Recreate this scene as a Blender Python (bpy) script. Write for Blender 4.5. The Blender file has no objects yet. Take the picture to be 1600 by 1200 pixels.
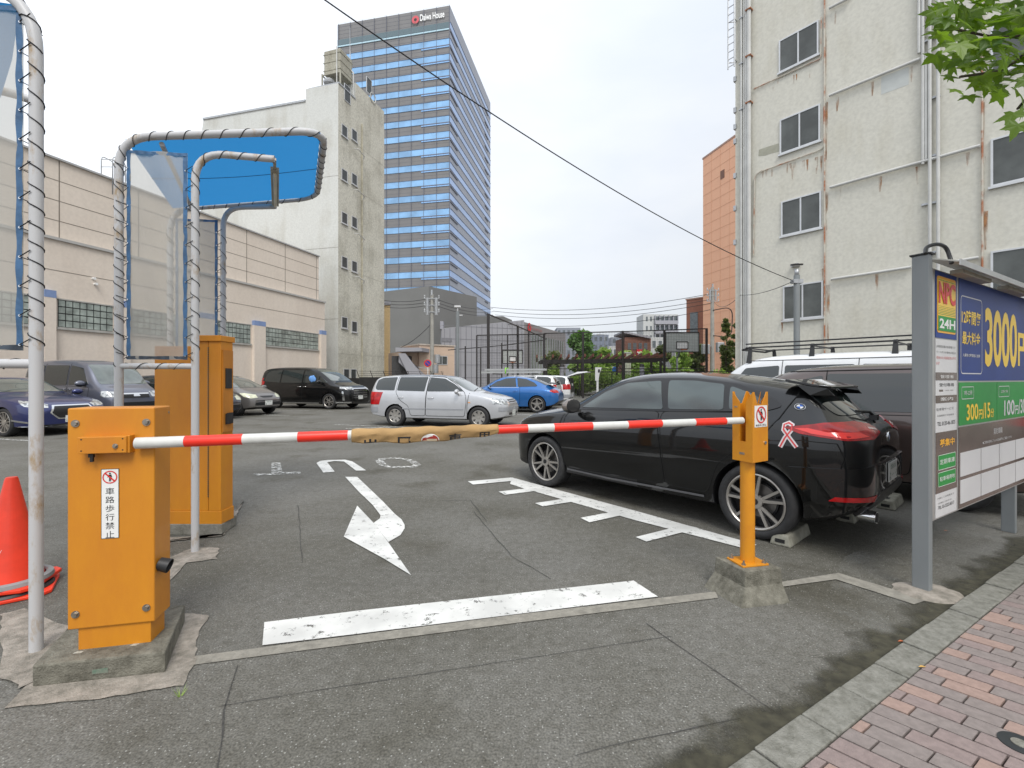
import bpy, bmesh, math, random
from mathutils import Vector, Matrix
from mathutils.bvhtree import BVHTree
random.seed(7)
R = math.radians
scene = bpy.context.scene
COL = scene.collection
# ---------------------------------------------------------------- camera, sky, sun, exposure
F, H, HY = 711.0, 1.45, 592.0        # focal length and horizon measured on the photograph, eye height in metres
cam_data = bpy.data.cameras.new('camera')
cam_data.sensor_width = 36.0; cam_data.lens = 36.0*F/1600.0
cam_data.shift_y = -8.0/1600.0
cam_data.clip_start = 0.05; cam_data.clip_end = 3000
cam = bpy.data.objects.new('camera', cam_data); COL.objects.link(cam)
cam.location = (0, 0, H); cam.rotation_euler = (R(90), 0, 0)
scene.camera = cam
SUN_EL, SUN_AZ = R(52), R(166)
world = bpy.data.worlds.new('World'); scene.world = world; world.use_nodes = True
wn, wl = world.node_tree.nodes, world.node_tree.links
wn.clear()
wo = wn.new('ShaderNodeOutputWorld'); bg = wn.new('ShaderNodeBackground')
sky = wn.new('ShaderNodeTexSky'); sky.sky_type = 'NISHITA'; sky.sun_disc = False
sky.sun_elevation = SUN_EL; sky.sun_rotation = SUN_AZ; sky.air_density = 1.0; sky.dust_density = 3.0
skm = wn.new('ShaderNodeVectorMath'); skm.operation = 'SCALE'; skm.inputs['Scale'].default_value = 0.09
wl.new(sky.outputs[0], skm.inputs[0])
tc = wn.new('ShaderNodeTexCoord')
mp = wn.new('ShaderNodeMapping'); mp.inputs['Scale'].default_value = (1.0, 1.0, 2.6)
nz = wn.new('ShaderNodeTexNoise'); nz.inputs['Scale'].default_value = 1.7; nz.inputs['Detail'].default_value = 6; nz.inputs['Roughness'].default_value = .5
cr = wn.new('ShaderNodeValToRGB')
cr.color_ramp.elements[0].position = .38; cr.color_ramp.elements[0].color = (0.83, 0.885, 0.97, 1)
cr.color_ramp.elements[1].position = .62; cr.color_ramp.elements[1].color = (0.96, 0.99, 1.03, 1)
# cloud brightens towards the upper left
sx = wn.new('ShaderNodeSeparateXYZ')
gr = wn.new('ShaderNodeMath'); gr.operation = 'MULTIPLY_ADD'; gr.inputs[1].default_value = -0.24; gr.inputs[2].default_value = 0.60
gz = wn.new('ShaderNodeMath'); gz.operation = 'MULTIPLY_ADD'; gz.inputs[1].default_value = 0.34
cs = wn.new('ShaderNodeVectorMath'); cs.operation = 'SCALE'
mx = wn.new('ShaderNodeMix'); mx.data_type = 'RGBA'; mx.inputs['Factor'].default_value = 0.88
wl.new(tc.outputs['Generated'], mp.inputs[0]); wl.new(mp.outputs[0], nz.inputs['Vector']); wl.new(nz.outputs['Fac'], cr.inputs[0])
wl.new(tc.outputs['Generated'], sx.inputs[0]); wl.new(sx.outputs['X'], gr.inputs[0]); wl.new(sx.outputs['Z'], gz.inputs[0]); wl.new(gr.outputs[0], gz.inputs[2])
wl.new(cr.outputs[0], cs.inputs[0]); wl.new(gz.outputs[0], cs.inputs['Scale'])
wl.new(skm.outputs[0], mx.inputs['A']); wl.new(cs.outputs[0], mx.inputs['B'])
wl.new(mx.outputs['Result'], bg.inputs['Color']); bg.inputs['Strength'].default_value = 1.0
wl.new(bg.outputs[0], wo.inputs[0])
sl = bpy.data.lights.new('sun', 'SUN'); sl.energy = 1.5; sl.angle = R(25); sl.color = (1, .97, .92)
so = bpy.data.objects.new('sun', sl); COL.objects.link(so)
so.rotation_euler = Vector((math.sin(SUN_AZ)*math.cos(SUN_EL), math.cos(SUN_AZ)*math.cos(SUN_EL), math.sin(SUN_EL))).to_track_quat('Z', 'Y').to_euler()
vs = scene.view_settings; vs.view_transform = 'Standard'; vs.look = 'None'; vs.gamma = 1; vs.exposure = 0.68
scene.cycles.max_bounces = 8; scene.cycles.transparent_max_bounces = 24
# ---------------------------------------------------------------- helpers
def G(x, y, z=0.0):
    Y = F*(H-z)/(y-HY); return Vector(((x-800)/F*Y, Y, z))
def P(x, y, Y):
    return Vector(((x-800)/F*Y, Y, H+(HY-y)/F*Y))
def V(*a): return Vector(a)
MATS = {}
def pm(name, col, rough=.6, metal=0.0, var=.12, scale=4.0, bump=0.0, bscale=60.0, coat=0.0, spec=.5, emit=None, stretch=(1, 1, 1), col2=None, lo=.35, hi=.65, alpha=None, trans=0.0, detail=5):
    """procedural paint / stone / metal: a base colour broken up by noise, with optional second colour and bump"""
    if name in MATS: return MATS[name]
    m = bpy.data.materials.new(name); m.use_nodes = True; MATS[name] = m
    n, l = m.node_tree.nodes, m.node_tree.links
    b = n['Principled BSDF']
    b.inputs['Roughness'].default_value = rough; b.inputs['Metallic'].default_value = metal
    b.inputs['Coat Weight'].default_value = coat; b.inputs['Coat Roughness'].default_value = .03
    b.inputs['Specular IOR Level'].default_value = spec
    c = (*col, 1)
    t = n.new('ShaderNodeTexCoord'); mpg = n.new('ShaderNodeMapping'); mpg.inputs['Scale'].default_value = stretch
    l.new(t.outputs['Object'], mpg.inputs[0])
    if var or col2:
        nt = n.new('ShaderNodeTexNoise'); nt.inputs['Scale'].default_value = scale; nt.inputs['Detail'].default_value = detail; nt.inputs['Roughness'].default_value = .72 if detail > 7 else .55
        l.new(mpg.outputs[0], nt.inputs['Vector'])
        r = n.new('ShaderNodeValToRGB'); r.color_ramp.elements[0].position = lo; r.color_ramp.elements[1].position = hi
        if col2 is None: col2 = tuple(max(0, k*(1-var)) for k in col); hi2 = tuple(min(1, k*(1+var)) for k in col)
        else: hi2 = col
        r.color_ramp.elements[0].color = (*col2, 1); r.color_ramp.elements[1].color = (*hi2, 1)
        l.new(nt.outputs['Fac'], r.inputs[0]); l.new(r.outputs[0], b.inputs['Base Color'])
    else: b.inputs['Base Color'].default_value = c
    if bump:
        bn = n.new('ShaderNodeTexNoise'); bn.inputs['Scale'].default_value = bscale; bn.inputs['Detail'].default_value = 3
        l.new(t.outputs['Object'], bn.inputs['Vector'])
        bp = n.new('ShaderNodeBump'); bp.inputs['Strength'].default_value = bump; bp.inputs['Distance'].default_value = .01
        l.new(bn.outputs['Fac'], bp.inputs['Height']); l.new(bp.outputs[0], b.inputs['Normal'])
    if emit: b.inputs['Emission Color'].default_value = (*emit, 1); b.inputs['Emission Strength'].default_value = 1
    if alpha is not None: b.inputs['Alpha'].default_value = alpha
    if trans: b.inputs['Transmission Weight'].default_value = trans
    return m
def newbm(): return bmesh.new()
def fin(bm, name, mat, parent=None, smooth=False, local=False, bevel=0, angle=35):
    """turn a bmesh given in world coordinates (or parent-local with local=True) into one object"""
    if parent is not None and not local: bm.transform(parent_world(parent).inverted())
    me = bpy.data.meshes.new(name); bmesh.ops.recalc_face_normals(bm, faces=bm.faces[:]); bm.to_mesh(me); bm.free()
    for mm in (mat if isinstance(mat, (list, tuple)) else [mat]): me.materials.append(mm)
    o = bpy.data.objects.new(name, me); COL.objects.link(o)
    if parent is not None: o.parent = parent
    if smooth:
        for p in me.polygons: p.use_smooth = True
        try: me.set_sharp_from_angle(angle=R(angle))
        except Exception: pass
    if bevel:
        md = o.modifiers.new('bevel', 'BEVEL'); md.width = bevel; md.segments = 2; md.limit_method = 'ANGLE'; md.angle_limit = R(40)
    return o
def fins(bm, name, mat, parent=None, **k):
    """one object per loose piece of the bmesh"""
    bm.verts.ensure_lookup_table(); seen = set(); out = []
    for v in bm.verts:
        if v in seen: continue
        st = [v]; isl = []; seen.add(v)
        while st:
            a = st.pop(); isl.append(a)
            for e in a.link_edges:
                b = e.other_vert(a)
                if b not in seen: seen.add(b); st.append(b)
        nb = bmesh.new(); mp_ = {a: nb.verts.new(a.co) for a in isl}; fs = {f for a in isl for f in a.link_faces}
        for f in fs: nf = nb.faces.new([mp_[q] for q in f.verts]); nf.material_index = f.material_index; nf.smooth = f.smooth
        out.append(fin(nb, name, mat, parent, **k))
    bm.free(); return out
def parent_world(p):
    m = p.matrix_basis.copy()
    while p.parent is not None: p = p.parent; m = p.matrix_basis @ m
    return m
def tag(o, label=None, cat=None, group=None, kind=None):
    if label: o['label'] = label
    if cat: o['category'] = cat
    if group: o['group'] = group
    if kind: o['kind'] = kind
    return o
def thing(name, label, cat, loc=(0, 0, 0), rz=0.0, group=None):
    o = bpy.data.objects.new(name, None); COL.objects.link(o); o.empty_display_size = .2
    o.location = loc; o.rotation_euler = (0, 0, rz)
    return tag(o, label, cat, group)
def struct(bm, name, mat, label=None, **k):
    o = fin(bm, name, mat, **k); o['kind'] = 'structure'
    if label: o['label'] = label
    return o
def ptree(o, parent=None):
    c = o.copy(); COL.objects.link(c)
    if parent is not None: c.parent = parent
    for ch in [k for k in bpy.data.objects if k.parent == o]: ptree(ch, c)
    return c
def box(bm, c, s, rz=0.0, mat=0, rot=None):
    M = Matrix.Translation(Vector(c)) @ (rot if rot is not None else Matrix.Rotation(rz, 4, 'Z')) @ Matrix.Diagonal((s[0], s[1], s[2], 1))
    r = bmesh.ops.create_cube(bm, size=1, matrix=M)
    for v in r['verts']:
        for f in v.link_faces: f.material_index = mat
def bar(bm, a, b, w, h=None, mat=0):
    a, b = Vector(a), Vector(b); h = h or w; d = b-a
    q = d.to_track_quat('X', 'Z').to_matrix().to_4x4()
    box(bm, (a+b)/2, (d.length, w, h), rot=q, mat=mat)
def cyl(bm, a, b, r, r2=None, seg=16, caps=True, mat=0):
    a, b = Vector(a), Vector(b); d = b-a; r2 = r if r2 is None else r2
    M = Matrix.Translation((a+b)/2) @ d.to_track_quat('Z', 'Y').to_matrix().to_4x4()
    res = bmesh.ops.create_cone(bm, cap_ends=caps, segments=seg, radius1=r, radius2=r2, depth=d.length, matrix=M)
    if mat:
        for v in res['verts']:
            for f in v.link_faces: f.material_index = mat
def fillet(pts, rad, n=6):
    pts = [Vector(p) for p in pts]; out = [pts[0]]
    for i in range(1, len(pts)-1):
        p, a, b = pts[i], pts[i-1], pts[i+1]
        da, db = (a-p), (b-p); t = min(rad, da.length*.49, db.length*.49)
        A, B = p+da.normalized()*t, p+db.normalized()*t
        for k in range(n+1):
            u = k/n; out.append(A*(1-u)**2 + p*2*u*(1-u) + B*u*u)
    out.append(pts[-1]); return out
def tube(bm, pts, r, seg=12, closed=False, mat=0, caps=True):
    pts = [Vector(p) for p in pts]; n = len(pts); rings = []
    up = None
    for i, p in enumerate(pts):
        a = pts[i-1] if (i or closed) else pts[0]; b = pts[(i+1) % n] if (i < n-1 or closed) else pts[-1]
        t = (b-a).normalized()
        if up is None: up = Vector((0, 0, 1)) if abs(t.z) < .9 else Vector((1, 0, 0))
        s = t.cross(up)
        if s.length < 1e-4: s = t.orthogonal()
        s.normalize(); up = s.cross(t).normalized()
        rr = r[i] if isinstance(r, (list, tuple)) else r
        rings.append([bm.verts.new(p + (s*math.cos(2*math.pi*k/seg) + up*math.sin(2*math.pi*k/seg))*rr) for k in range(seg)])
    for i in range(n if closed else n-1):
        A, B = rings[i], rings[(i+1) % n]
        for k in range(seg):
            f = bm.faces.new((A[k], A[(k+1) % seg], B[(k+1) % seg], B[k])); f.material_index = mat; f.smooth = True
    if caps and not closed: bm.faces.new(rings[0][::-1]).material_index = mat; bm.faces.new(rings[-1]).material_index = mat
def lathe(bm, prof, c=(0, 0, 0), axis='Z', seg=32, mat=0, closed=False):
    c = Vector(c); rings = []
    for (r, z) in prof:
        ring = []
        for k in range(seg):
            a = 2*math.pi*k/seg; u, w = r*math.cos(a), r*math.sin(a)
            ring.append(bm.verts.new(c + (Vector((u, w, z)) if axis == 'Z' else Vector((u, z, w)))))
        rings.append(ring)
    m = len(rings)
    for i in range(m if closed else m-1):
        A, B = rings[i], rings[(i+1) % m]
        for k in range(seg):
            try: f = bm.faces.new((A[k], A[(k+1) % seg], B[(k+1) % seg], B[k])); f.material_index = mat; f.smooth = True
            except ValueError: pass
def face(bm, pts, mat=0):
    f = bm.faces.new([bm.verts.new(Vector(p)) for p in pts]); f.material_index = mat; return f
def prism(bm, pts, d, mat=0):
    """closed slab: polygon pts extruded by vector d"""
    pts = [Vector(p) for p in pts]; d = Vector(d)
    a = [bm.verts.new(p) for p in pts]; b = [bm.verts.new(p+d) for p in pts]; n = len(pts)
    fs = [bm.faces.new(a[::-1]), bm.faces.new(b)] + [bm.faces.new((a[i], a[(i+1) % n], b[(i+1) % n], b[i])) for i in range(n)]
    for f in fs: f.material_index = mat
def text(s, O, u, v, w, h, mat, parent=None, name='lettering', off=.0, bold=.0, fit=True, world=False, depth=0.0):
    """lettering as a flat mesh fitted into the box O..O+u*w, O+v*h"""
    c = bpy.data.curves.new('t', 'FONT'); c.body = s; c.size = 1; c.offset = bold; c.extrude = depth; c.resolution_u = 4
    o = bpy.data.objects.new('t', c); COL.objects.link(o)
    dg = bpy.context.evaluated_depsgraph_get(); me = bpy.data.meshes.new_from_object(o.evaluated_get(dg))
    bpy.data.objects.remove(o)
    xs = [p.co.x for p in me.vertices]; ys = [p.co.y for p in me.vertices]
    if not xs: return None
    x0, x1, y0, y1 = min(xs), max(xs), min(ys), max(ys)
    u, v = Vector(u).normalized(), Vector(v).normalized(); nn = u.cross(v)
    if not fit:
        k = h/(y1-y0); w = k*(x1-x0)
    for p in me.vertices:
        q = Vector(O) + u*((p.co.x-x0)/(x1-x0)*w) + v*((p.co.y-y0)/(y1-y0)*h) + nn*(off+p.co.z)
        p.co = q
    bm = bmesh.new(); bm.from_mesh(me); bpy.data.meshes.remove(me)
    return fin(bm, name, mat, parent, local=False)
class Wall:
    """a vertical plane seen in the photo: origin, direction and a normal that faces the camera"""
    def __init__(s, O, d):
        s.O = Vector((O[0], O[1])); s.d = Vector((d[0], d[1])).normalized()
        n = Vector((s.d.y, -s.d.x))
        if n.dot(s.O) > 0: n = -n
        s.n = n
    def t(s, px):
        r = (px-800)/F; return (r*s.O.y-s.O.x)/(s.d.x-r*s.d.y)
    def z(s, px, py):
        Y = s.O.y+s.d.y*s.t(px); return H+(HY-py)/F*Y
    def p(s, t, z, off=0.0):
        q = s.O+s.d*t+s.n*off; return Vector((q.x, q.y, z))
    def pp(s, px, py, off=0.0): return s.p(s.t(px), s.z(px, py), off)
    def quad(s, bm, t0, t1, z0, z1, off0, off1, mat=0):
        prism(bm, [s.p(t0, z0, off0), s.p(t1, z0, off0), s.p(t1, z1, off0), s.p(t0, z1, off0)], s.p(0, 0, off1)-s.p(0, 0, off0), mat)
    def rz(s): return math.atan2(s.d.y, s.d.x)
# ---------------------------------------------------------------- materials
def asphalt():
    m = bpy.data.materials.new('asphalt'); m.use_nodes = True; n, l = m.node_tree.nodes, m.node_tree.links; b = n['Principled BSDF']
    t = n.new('ShaderNodeTexCoord')
    big = n.new('ShaderNodeTexNoise'); big.inputs['Scale'].default_value = .42; big.inputs['Detail'].default_value = 8; big.inputs['Roughness'].default_value = .62
    fine = n.new('ShaderNodeTexNoise'); fine.inputs['Scale'].default_value = 105; fine.inputs['Detail'].default_value = 5
    vo = n.new('ShaderNodeTexVoronoi'); vo.inputs['Scale'].default_value = 125
    vc = n.new('ShaderNodeTexVoronoi'); vc.inputs['Scale'].default_value = 75
    for k in (big, fine, vo, vc): l.new(t.outputs['Object'], k.inputs['Vector'])
    r1 = n.new('ShaderNodeValToRGB'); r1.color_ramp.elements[0].position = .3; r1.color_ramp.elements[1].position = .72
    r1.color_ramp.elements[0].color = (.094, .089, .070, 1); r1.color_ramp.elements[1].color = (.19, .186, .172, 1); l.new(big.outputs['Fac'], r1.inputs[0])
    r2 = n.new('ShaderNodeValToRGB'); r2.color_ramp.elements[0].position = .3; r2.color_ramp.elements[1].position = .7
    r2.color_ramp.elements[0].color = (.42, .42, .42, 1); r2.color_ramp.elements[1].color = (1.45, 1.45, 1.45, 1); l.new(fine.outputs['Fac'], r2.inputs[0])
    mu = n.new('ShaderNodeMix'); mu.data_type = 'RGBA'; mu.blend_type = 'MULTIPLY'; mu.inputs['Factor'].default_value = .8
    l.new(r1.outputs[0], mu.inputs['A']); l.new(r2.outputs[0], mu.inputs['B'])
    mid = n.new('ShaderNodeTexNoise'); mid.inputs['Scale'].default_value = 17; mid.inputs['Detail'].default_value = 8; mid.inputs['Roughness'].default_value = .7; l.new(t.outputs['Object'], mid.inputs['Vector'])
    rm = n.new('ShaderNodeValToRGB'); rm.color_ramp.elements[0].position = .32; rm.color_ramp.elements[1].position = .68; rm.color_ramp.elements[0].color = (.74, .73, .70, 1); rm.color_ramp.elements[1].color = (1.16, 1.16, 1.17, 1); l.new(mid.outputs['Fac'], rm.inputs[0])
    oil = n.new('ShaderNodeTexNoise'); oil.inputs['Scale'].default_value = 1.15; oil.inputs['Detail'].default_value = 5; l.new(t.outputs['Object'], oil.inputs['Vector'])
    ro = n.new('ShaderNodeValToRGB'); ro.color_ramp.elements[0].position = .30; ro.color_ramp.elements[1].position = .44; ro.color_ramp.elements[0].color = (.68, .66, .60, 1); ro.color_ramp.elements[1].color = (1, 1, 1, 1); l.new(oil.outputs['Fac'], ro.inputs[0])
    mu0 = mu
    for src in (rm, ro):
        mk = n.new('ShaderNodeMix'); mk.data_type = 'RGBA'; mk.blend_type = 'MULTIPLY'; mk.inputs['Factor'].default_value = 1; l.new(mu0.outputs['Result'], mk.inputs['A']); l.new(src.outputs[0], mk.inputs['B']); mu0 = mk
    # pale stones: only the few cells whose random value is high, and only their centres
    sp = n.new('ShaderNodeSeparateColor'); l.new(vo.outputs['Color'], sp.inputs[0])
    a = n.new('ShaderNodeMath'); a.operation = 'GREATER_THAN'; a.inputs[1].default_value = .955; l.new(sp.outputs[0], a.inputs[0])
    d = n.new('ShaderNodeMath'); d.operation = 'LESS_THAN'; d.inputs[1].default_value = .42; l.new(vo.outputs['Distance'], d.inputs[0])
    ad = n.new('ShaderNodeMath'); ad.operation = 'MULTIPLY'; l.new(a.outputs[0], ad.inputs[0]); l.new(d.outputs[0], ad.inputs[1])
    am = n.new('ShaderNodeMath'); am.operation = 'MULTIPLY'; am.inputs[1].default_value = .5; l.new(ad.outputs[0], am.inputs[0])
    ms = n.new('ShaderNodeMix'); ms.data_type = 'RGBA'; ms.inputs['B'].default_value = (.46, .46, .43, 1)
    l.new(am.outputs[0], ms.inputs['Factor']); l.new(mu0.outputs['Result'], ms.inputs['A'])
    l.new(ms.outputs['Result'], b.inputs['Base Color']); b.inputs['Roughness'].default_value = .82
    b.inputs['Specular IOR Level'].default_value = .4
    bp = n.new('ShaderNodeBump'); bp.inputs['Strength'].default_value = .55; bp.inputs['Distance'].default_value = .006
    hh = n.new('ShaderNodeMath'); hh.operation = 'SUBTRACT'; l.new(fine.outputs['Fac'], hh.inputs[0]); l.new(vc.outputs['Distance'], hh.inputs[1])
    l.new(hh.outputs[0], bp.inputs['Height']); l.new(bp.outputs[0], b.inputs['Normal'])
    return m
M_ASPH = asphalt()
def worn_paint(name, thr=.40, soft=.03, col=(.70, .70, .67)):
    """road paint chipped away where noise is low, letting the asphalt show"""
    m = bpy.data.materials.new(name); m.use_nodes = True; n, l = m.node_tree.nodes, m.node_tree.links; b = n['Principled BSDF']
    t = n.new('ShaderNodeTexCoord')
    a = n.new('ShaderNodeTexNoise'); a.inputs['Scale'].default_value = 13; a.inputs['Detail'].default_value = 10; a.inputs['Roughness'].default_value = .8
    l.new(t.outputs['Object'], a.inputs['Vector'])
    r = n.new('ShaderNodeValToRGB'); r.color_ramp.elements[0].position = thr; r.color_ramp.elements[1].position = thr+soft; l.new(a.outputs['Fac'], r.inputs[0])
    c = n.new('ShaderNodeTexNoise'); c.inputs['Scale'].default_value = 3; c.inputs['Detail'].default_value = 6; l.new(t.outputs['Object'], c.inputs['Vector'])
    r2 = n.new('ShaderNodeValToRGB'); r2.color_ramp.elements[0].position = .35; r2.color_ramp.elements[1].position = .6
    r2.color_ramp.elements[0].color = tuple(k*.78 for k in col)+(1,); r2.color_ramp.elements[1].color = (*col, 1); l.new(c.outputs['Fac'], r2.inputs[0])
    l.new(r2.outputs[0], b.inputs['Base Color']); l.new(r.outputs[0], b.inputs['Alpha']); b.inputs['Roughness'].default_value = .7
    return m
M_LINE = worn_paint('road_paint', .375, .06); M_LINE_OLD = worn_paint('road_paint_worn', .47, .09)
M_STRIP = pm('concrete_strip', (.25, .235, .20), .85, var=.25, scale=14, bump=.5, bscale=120, detail=12)
M_CONC = pm('concrete', (.28, .27, .235), .88, scale=11, col2=(.12, .115, .09), lo=.32, hi=.62, bump=.7, bscale=110, detail=12)
M_CONC_D = pm('concrete_weathered', (.24, .228, .185), .9, scale=11, col2=(.075, .07, .052), lo=.34, hi=.66, bump=.8, bscale=110, detail=12)
M_PATCH = pm('concrete_patch', (.36, .32, .275), .9, scale=9, col2=(.15, .138, .112), lo=.36, hi=.62, bump=.6, bscale=120, detail=12)
M_KERB = pm('kerb_stone', (.255, .25, .22), .88, scale=22, col2=(.13, .128, .105), lo=.34, hi=.62, bump=.7, bscale=130, detail=12)
M_OR = pm('orange_paint', (.62, .245, .012), .45, scale=2.6, col2=(.54, .19, .014), lo=.30, hi=.62, stretch=(1.2, 1.2, .45), coat=.08, bump=.04, bscale=140, detail=9)
M_YE = pm('yellow_orange_paint', (.64, .265, .010), .42, scale=4, col2=(.56, .20, .012), lo=.30, hi=.62, coat=.1, detail=8)
M_DARK = pm('dark_hole', (.012, .012, .012), .6, var=0)
M_BLK = pm('black_plastic', (.018, .018, .019), .5, var=.1)
M_RUB = pm('tyre_rubber', (.022, .022, .023), .75, var=.2, scale=20)
M_STEEL = pm('bolt_steel', (.42, .38, .33), .35, metal=.9, var=.2, scale=30)
M_WHITE = pm('white_plate', (.78, .78, .76), .5, var=.03)
M_INK = pm('black_ink', (.02, .02, .022), .6, var=0)
M_REDI = pm('red_ink', (.62, .025, .02), .5, var=0)
M_POLE = pm('pole_paint', (.50, .50, .505), .45, scale=9, col2=(.36, .27, .17), lo=.33, hi=.46, stretch=(1, 1, .4), detail=10)
M_ROPE = pm('black_rope', (.02, .02, .022), .8, var=0)
M_CHROME = pm('chrome', (.75, .76, .78), .12, metal=1, var=0)
M_GLASSD = pm('tinted_glass', (.012, .016, .016), .04, var=0, spec=.7)
M_RUST = pm('rust', (.30, .12, .055), .8, var=.3, scale=6)
# ---------------------------------------------------------------- ground
bm = newbm(); face(bm, [(-300, -60, 0), (300, -60, 0), (300, 500, 0), (-300, 500, 0)])
struct(bm, 'ground', M_ASPH, 'speckled grey asphalt of the car park and its entrance')
def flat(name, pix, mat, z=.004, label=None, th=0):
    bm = newbm(); face(bm, [G(x, y, z) for x, y in pix]); return struct(bm, name, mat, label)
flat('stop_line', [(413, 972), (560, 954), (990, 907), (1028, 932), (560, 990), (410, 1008)], M_LINE, .008, 'thick white stop line just inside the barrier')
# arrow and OUT lettering painted for drivers leaving
bm = newbm()
z0 = (380, 700); s = 300/1600.
def A(x, y): return G(z0[0]+x*s, z0[1]+y*s, .008)
face(bm, [A(*p) for p in [(850, 240), (950, 240), (1060, 345), (1160, 440), (1260, 545), (1320, 595), (1345, 640), (1345, 670), (1310, 725), (1210, 782), (1085, 625), (1140, 585), (1145, 560), (1080, 475), (960, 360)]])
face(bm, [A(*p) for p in [(950, 480), (1085, 622), (1209, 786), (1400, 1060), (1180, 925), (838, 738)]])
struct(bm, 'arrow_marking', M_LINE, 'white hooked arrow painted on the exit lane')
bm = newbm()
face(bm, [A(*p) for p in [(610, 125), (640, 108), (700, 100), (850, 97), (910, 112), (1025, 186), (940, 188), (840, 112), (760, 108), (700, 118), (762, 196), (668, 204)]])
struct(bm, 'letter_marking', M_LINE, 'letter U of the painted word OUT')
bm = newbm()
face(bm, [A(*p) for p in [(235, 122), (310, 122), (328, 200), (480, 198), (480, 212), (90, 230), (86, 214), (235, 208)]])
struct(bm, 'letter_marking', M_LINE_OLD, 'worn letter T of the painted word OUT')
bm = newbm()
O1 = [(1095, 105), (1130, 88), (1250, 78), (1370, 86), (1440, 108), (1485, 140), (1440, 158), (1330, 166), (1200, 162), (1130, 140)]
O2 = [(1165, 100), (1200, 90), (1265, 88), (1335, 94), (1385, 118), (1415, 138), (1400, 148), (1330, 152), (1215, 150), (1190, 132)]
va = [bm.verts.new(A(*p)) for p in O1]; vb = [bm.verts.new(A(*p)) for p in O2]
for i in range(10): bm.faces.new((va[i], va[(i+1) % 10], vb[(i+1) % 10], vb[i]))
struct(bm, 'letter_marking', M_LINE_OLD, 'worn letter O of the painted word OUT')
# line and ticks beside the black hatchback
bm = newbm()
face(bm, [G(x, y, .008) for x, y in [(800, 746), (822, 752), (1000, 800), (1182, 851), (1168, 858), (990, 812), (815, 762), (797, 756)]])
for q in [[(731, 752), (799, 746), (803, 751), (739, 757)], [(779, 768), (838, 761), (852, 765), (789, 773)], [(836, 786), (897, 777), (912, 781), (848, 791)], [(907, 809), (975, 796), (993, 800), (921, 816)], [(993, 839), (1070, 820), (1092, 825), (1010, 846)]]:
    face(bm, [G(x, y, .0085) for x, y in q])
struct(bm, 'parking_line', M_LINE, 'white bay line with short cross ticks beside the black car')
# bay lines further in
bm = newbm()
def seg(bm, a, b, w=.12, z=.008):
    a, b = Vector(a).to_3d(), Vector(b).to_3d(); d = (b-a).normalized(); n = V(-d.y, d.x, 0)*w/2; a.z = b.z = z
    face(bm, [a-n, b-n, b+n, a+n])
u = V(.958, -.287, 0); w_ = V(.287, .958, 0)
for k in range(-1, 7):
    base = V(-11.2, 10.6, 0)+w_*(2.55*k); seg(bm, base-u*4.9, base+u*.3)
for k in range(0, 4):
    base = V(2.0, 17.9, 0)+w_*(2.5*k)-V(0, 0, 0); seg(bm, base-u*4.8, base+u*.2)
seg(bm, V(-5.6, 14.4, 0), V(0.6, 12.3, 0), .1)
seg(bm, G(540, 670), G(612, 668), .14)
struct(bm, 'bay_line', M_LINE_OLD, 'faded white lines of the parking bays across the lot')
# concrete strip across the entrance
bm = newbm()
face(bm, [G(x, y, .005) for x, y in [(296, 1026), (420, 1010), (800, 961), (1118, 924), (1122, 934), (800, 974), (420, 1023), (300, 1039)]])
face(bm, [G(x, y, .007) for x, y in [(1215, 910), (1310, 895), (1450, 937), (1428, 944), (1306, 905), (1220, 917)]])
struct(bm, 'concrete_strip', M_STRIP, 'narrow concrete strip set into the asphalt under the barrier')
# rough mortar patches round pole feet and plinths
def ragged(name, pts, z, mat=M_PATCH, n=6, j=.009):
    bm = newbm(); out = []
    for i in range(len(pts)):
        a, b = G(*pts[i], z), G(*pts[(i+1) % len(pts)], z)
        for k in range(n):
            q = a.lerp(b, k/n); out.append(q+V(random.uniform(-j, j), random.uniform(-j, j), 0))
    face(bm, out); return struct(bm, name, mat)
ragged('mortar_patch', [(10, 1105), (95, 1010), (130, 960), (300, 958), (326, 962), (305, 1000), (306, 1030), (290, 1070), (180, 1088)], .006)
ragged('mortar_patch', [(0, 985), (0, 960), (40, 950), (120, 985), (110, 1040), (30, 1075), (0, 1055)], .009)
ragged('mortar_patch', [(262, 872), (300, 856), (342, 855), (338, 873), (292, 879), (268, 905), (258, 905)], .006)
ragged('mortar_patch', [(236, 840), (345, 838), (362, 800), (382, 782), (372, 800), (360, 822), (350, 836), (260, 846)], .011)
# saw cuts and cracks, thin dark bands of bitumen
M_CRACK = pm('crack_filler', (.05, .048, .044), .8, var=.3, scale=30)
bm = newbm()
def crack(pix, w, j=.006):
    pts = []
    for i in range(len(pix)-1):
        a, b = G(*pix[i]), G(*pix[i+1]); n = max(2, int((b-a).length/.12))
        for k in range(n): pts.append(a.lerp(b, k/n)+V(random.uniform(-j, j), random.uniform(-j, j), 0))
    pts.append(G(*pix[-1]))
    for a, b in zip(pts, pts[1:]): 
        if (b-a).length > 1e-4: seg(bm, a, b, w*random.uniform(.6, 1.3), .0045)
crack([(372, 1040), (352, 1110), (340, 1200)], .006)
crack([(345, 1104), (700, 1048), (1050, 995)], .004, .003)
crack([(760, 815), (735, 782), (690, 783)], .006)
crack([(1010, 975), (1235, 1130)], .0045, .003)
crack([(900, 1180), (1100, 1135), (1245, 1108)], .005)
crack([(466, 790), (472, 880)], .006)
crack([(740, 800), (800, 870), (860, 905)], .005)
struct(bm, 'crack', M_CRACK, 'thin cracks and saw cuts in the asphalt')
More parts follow.
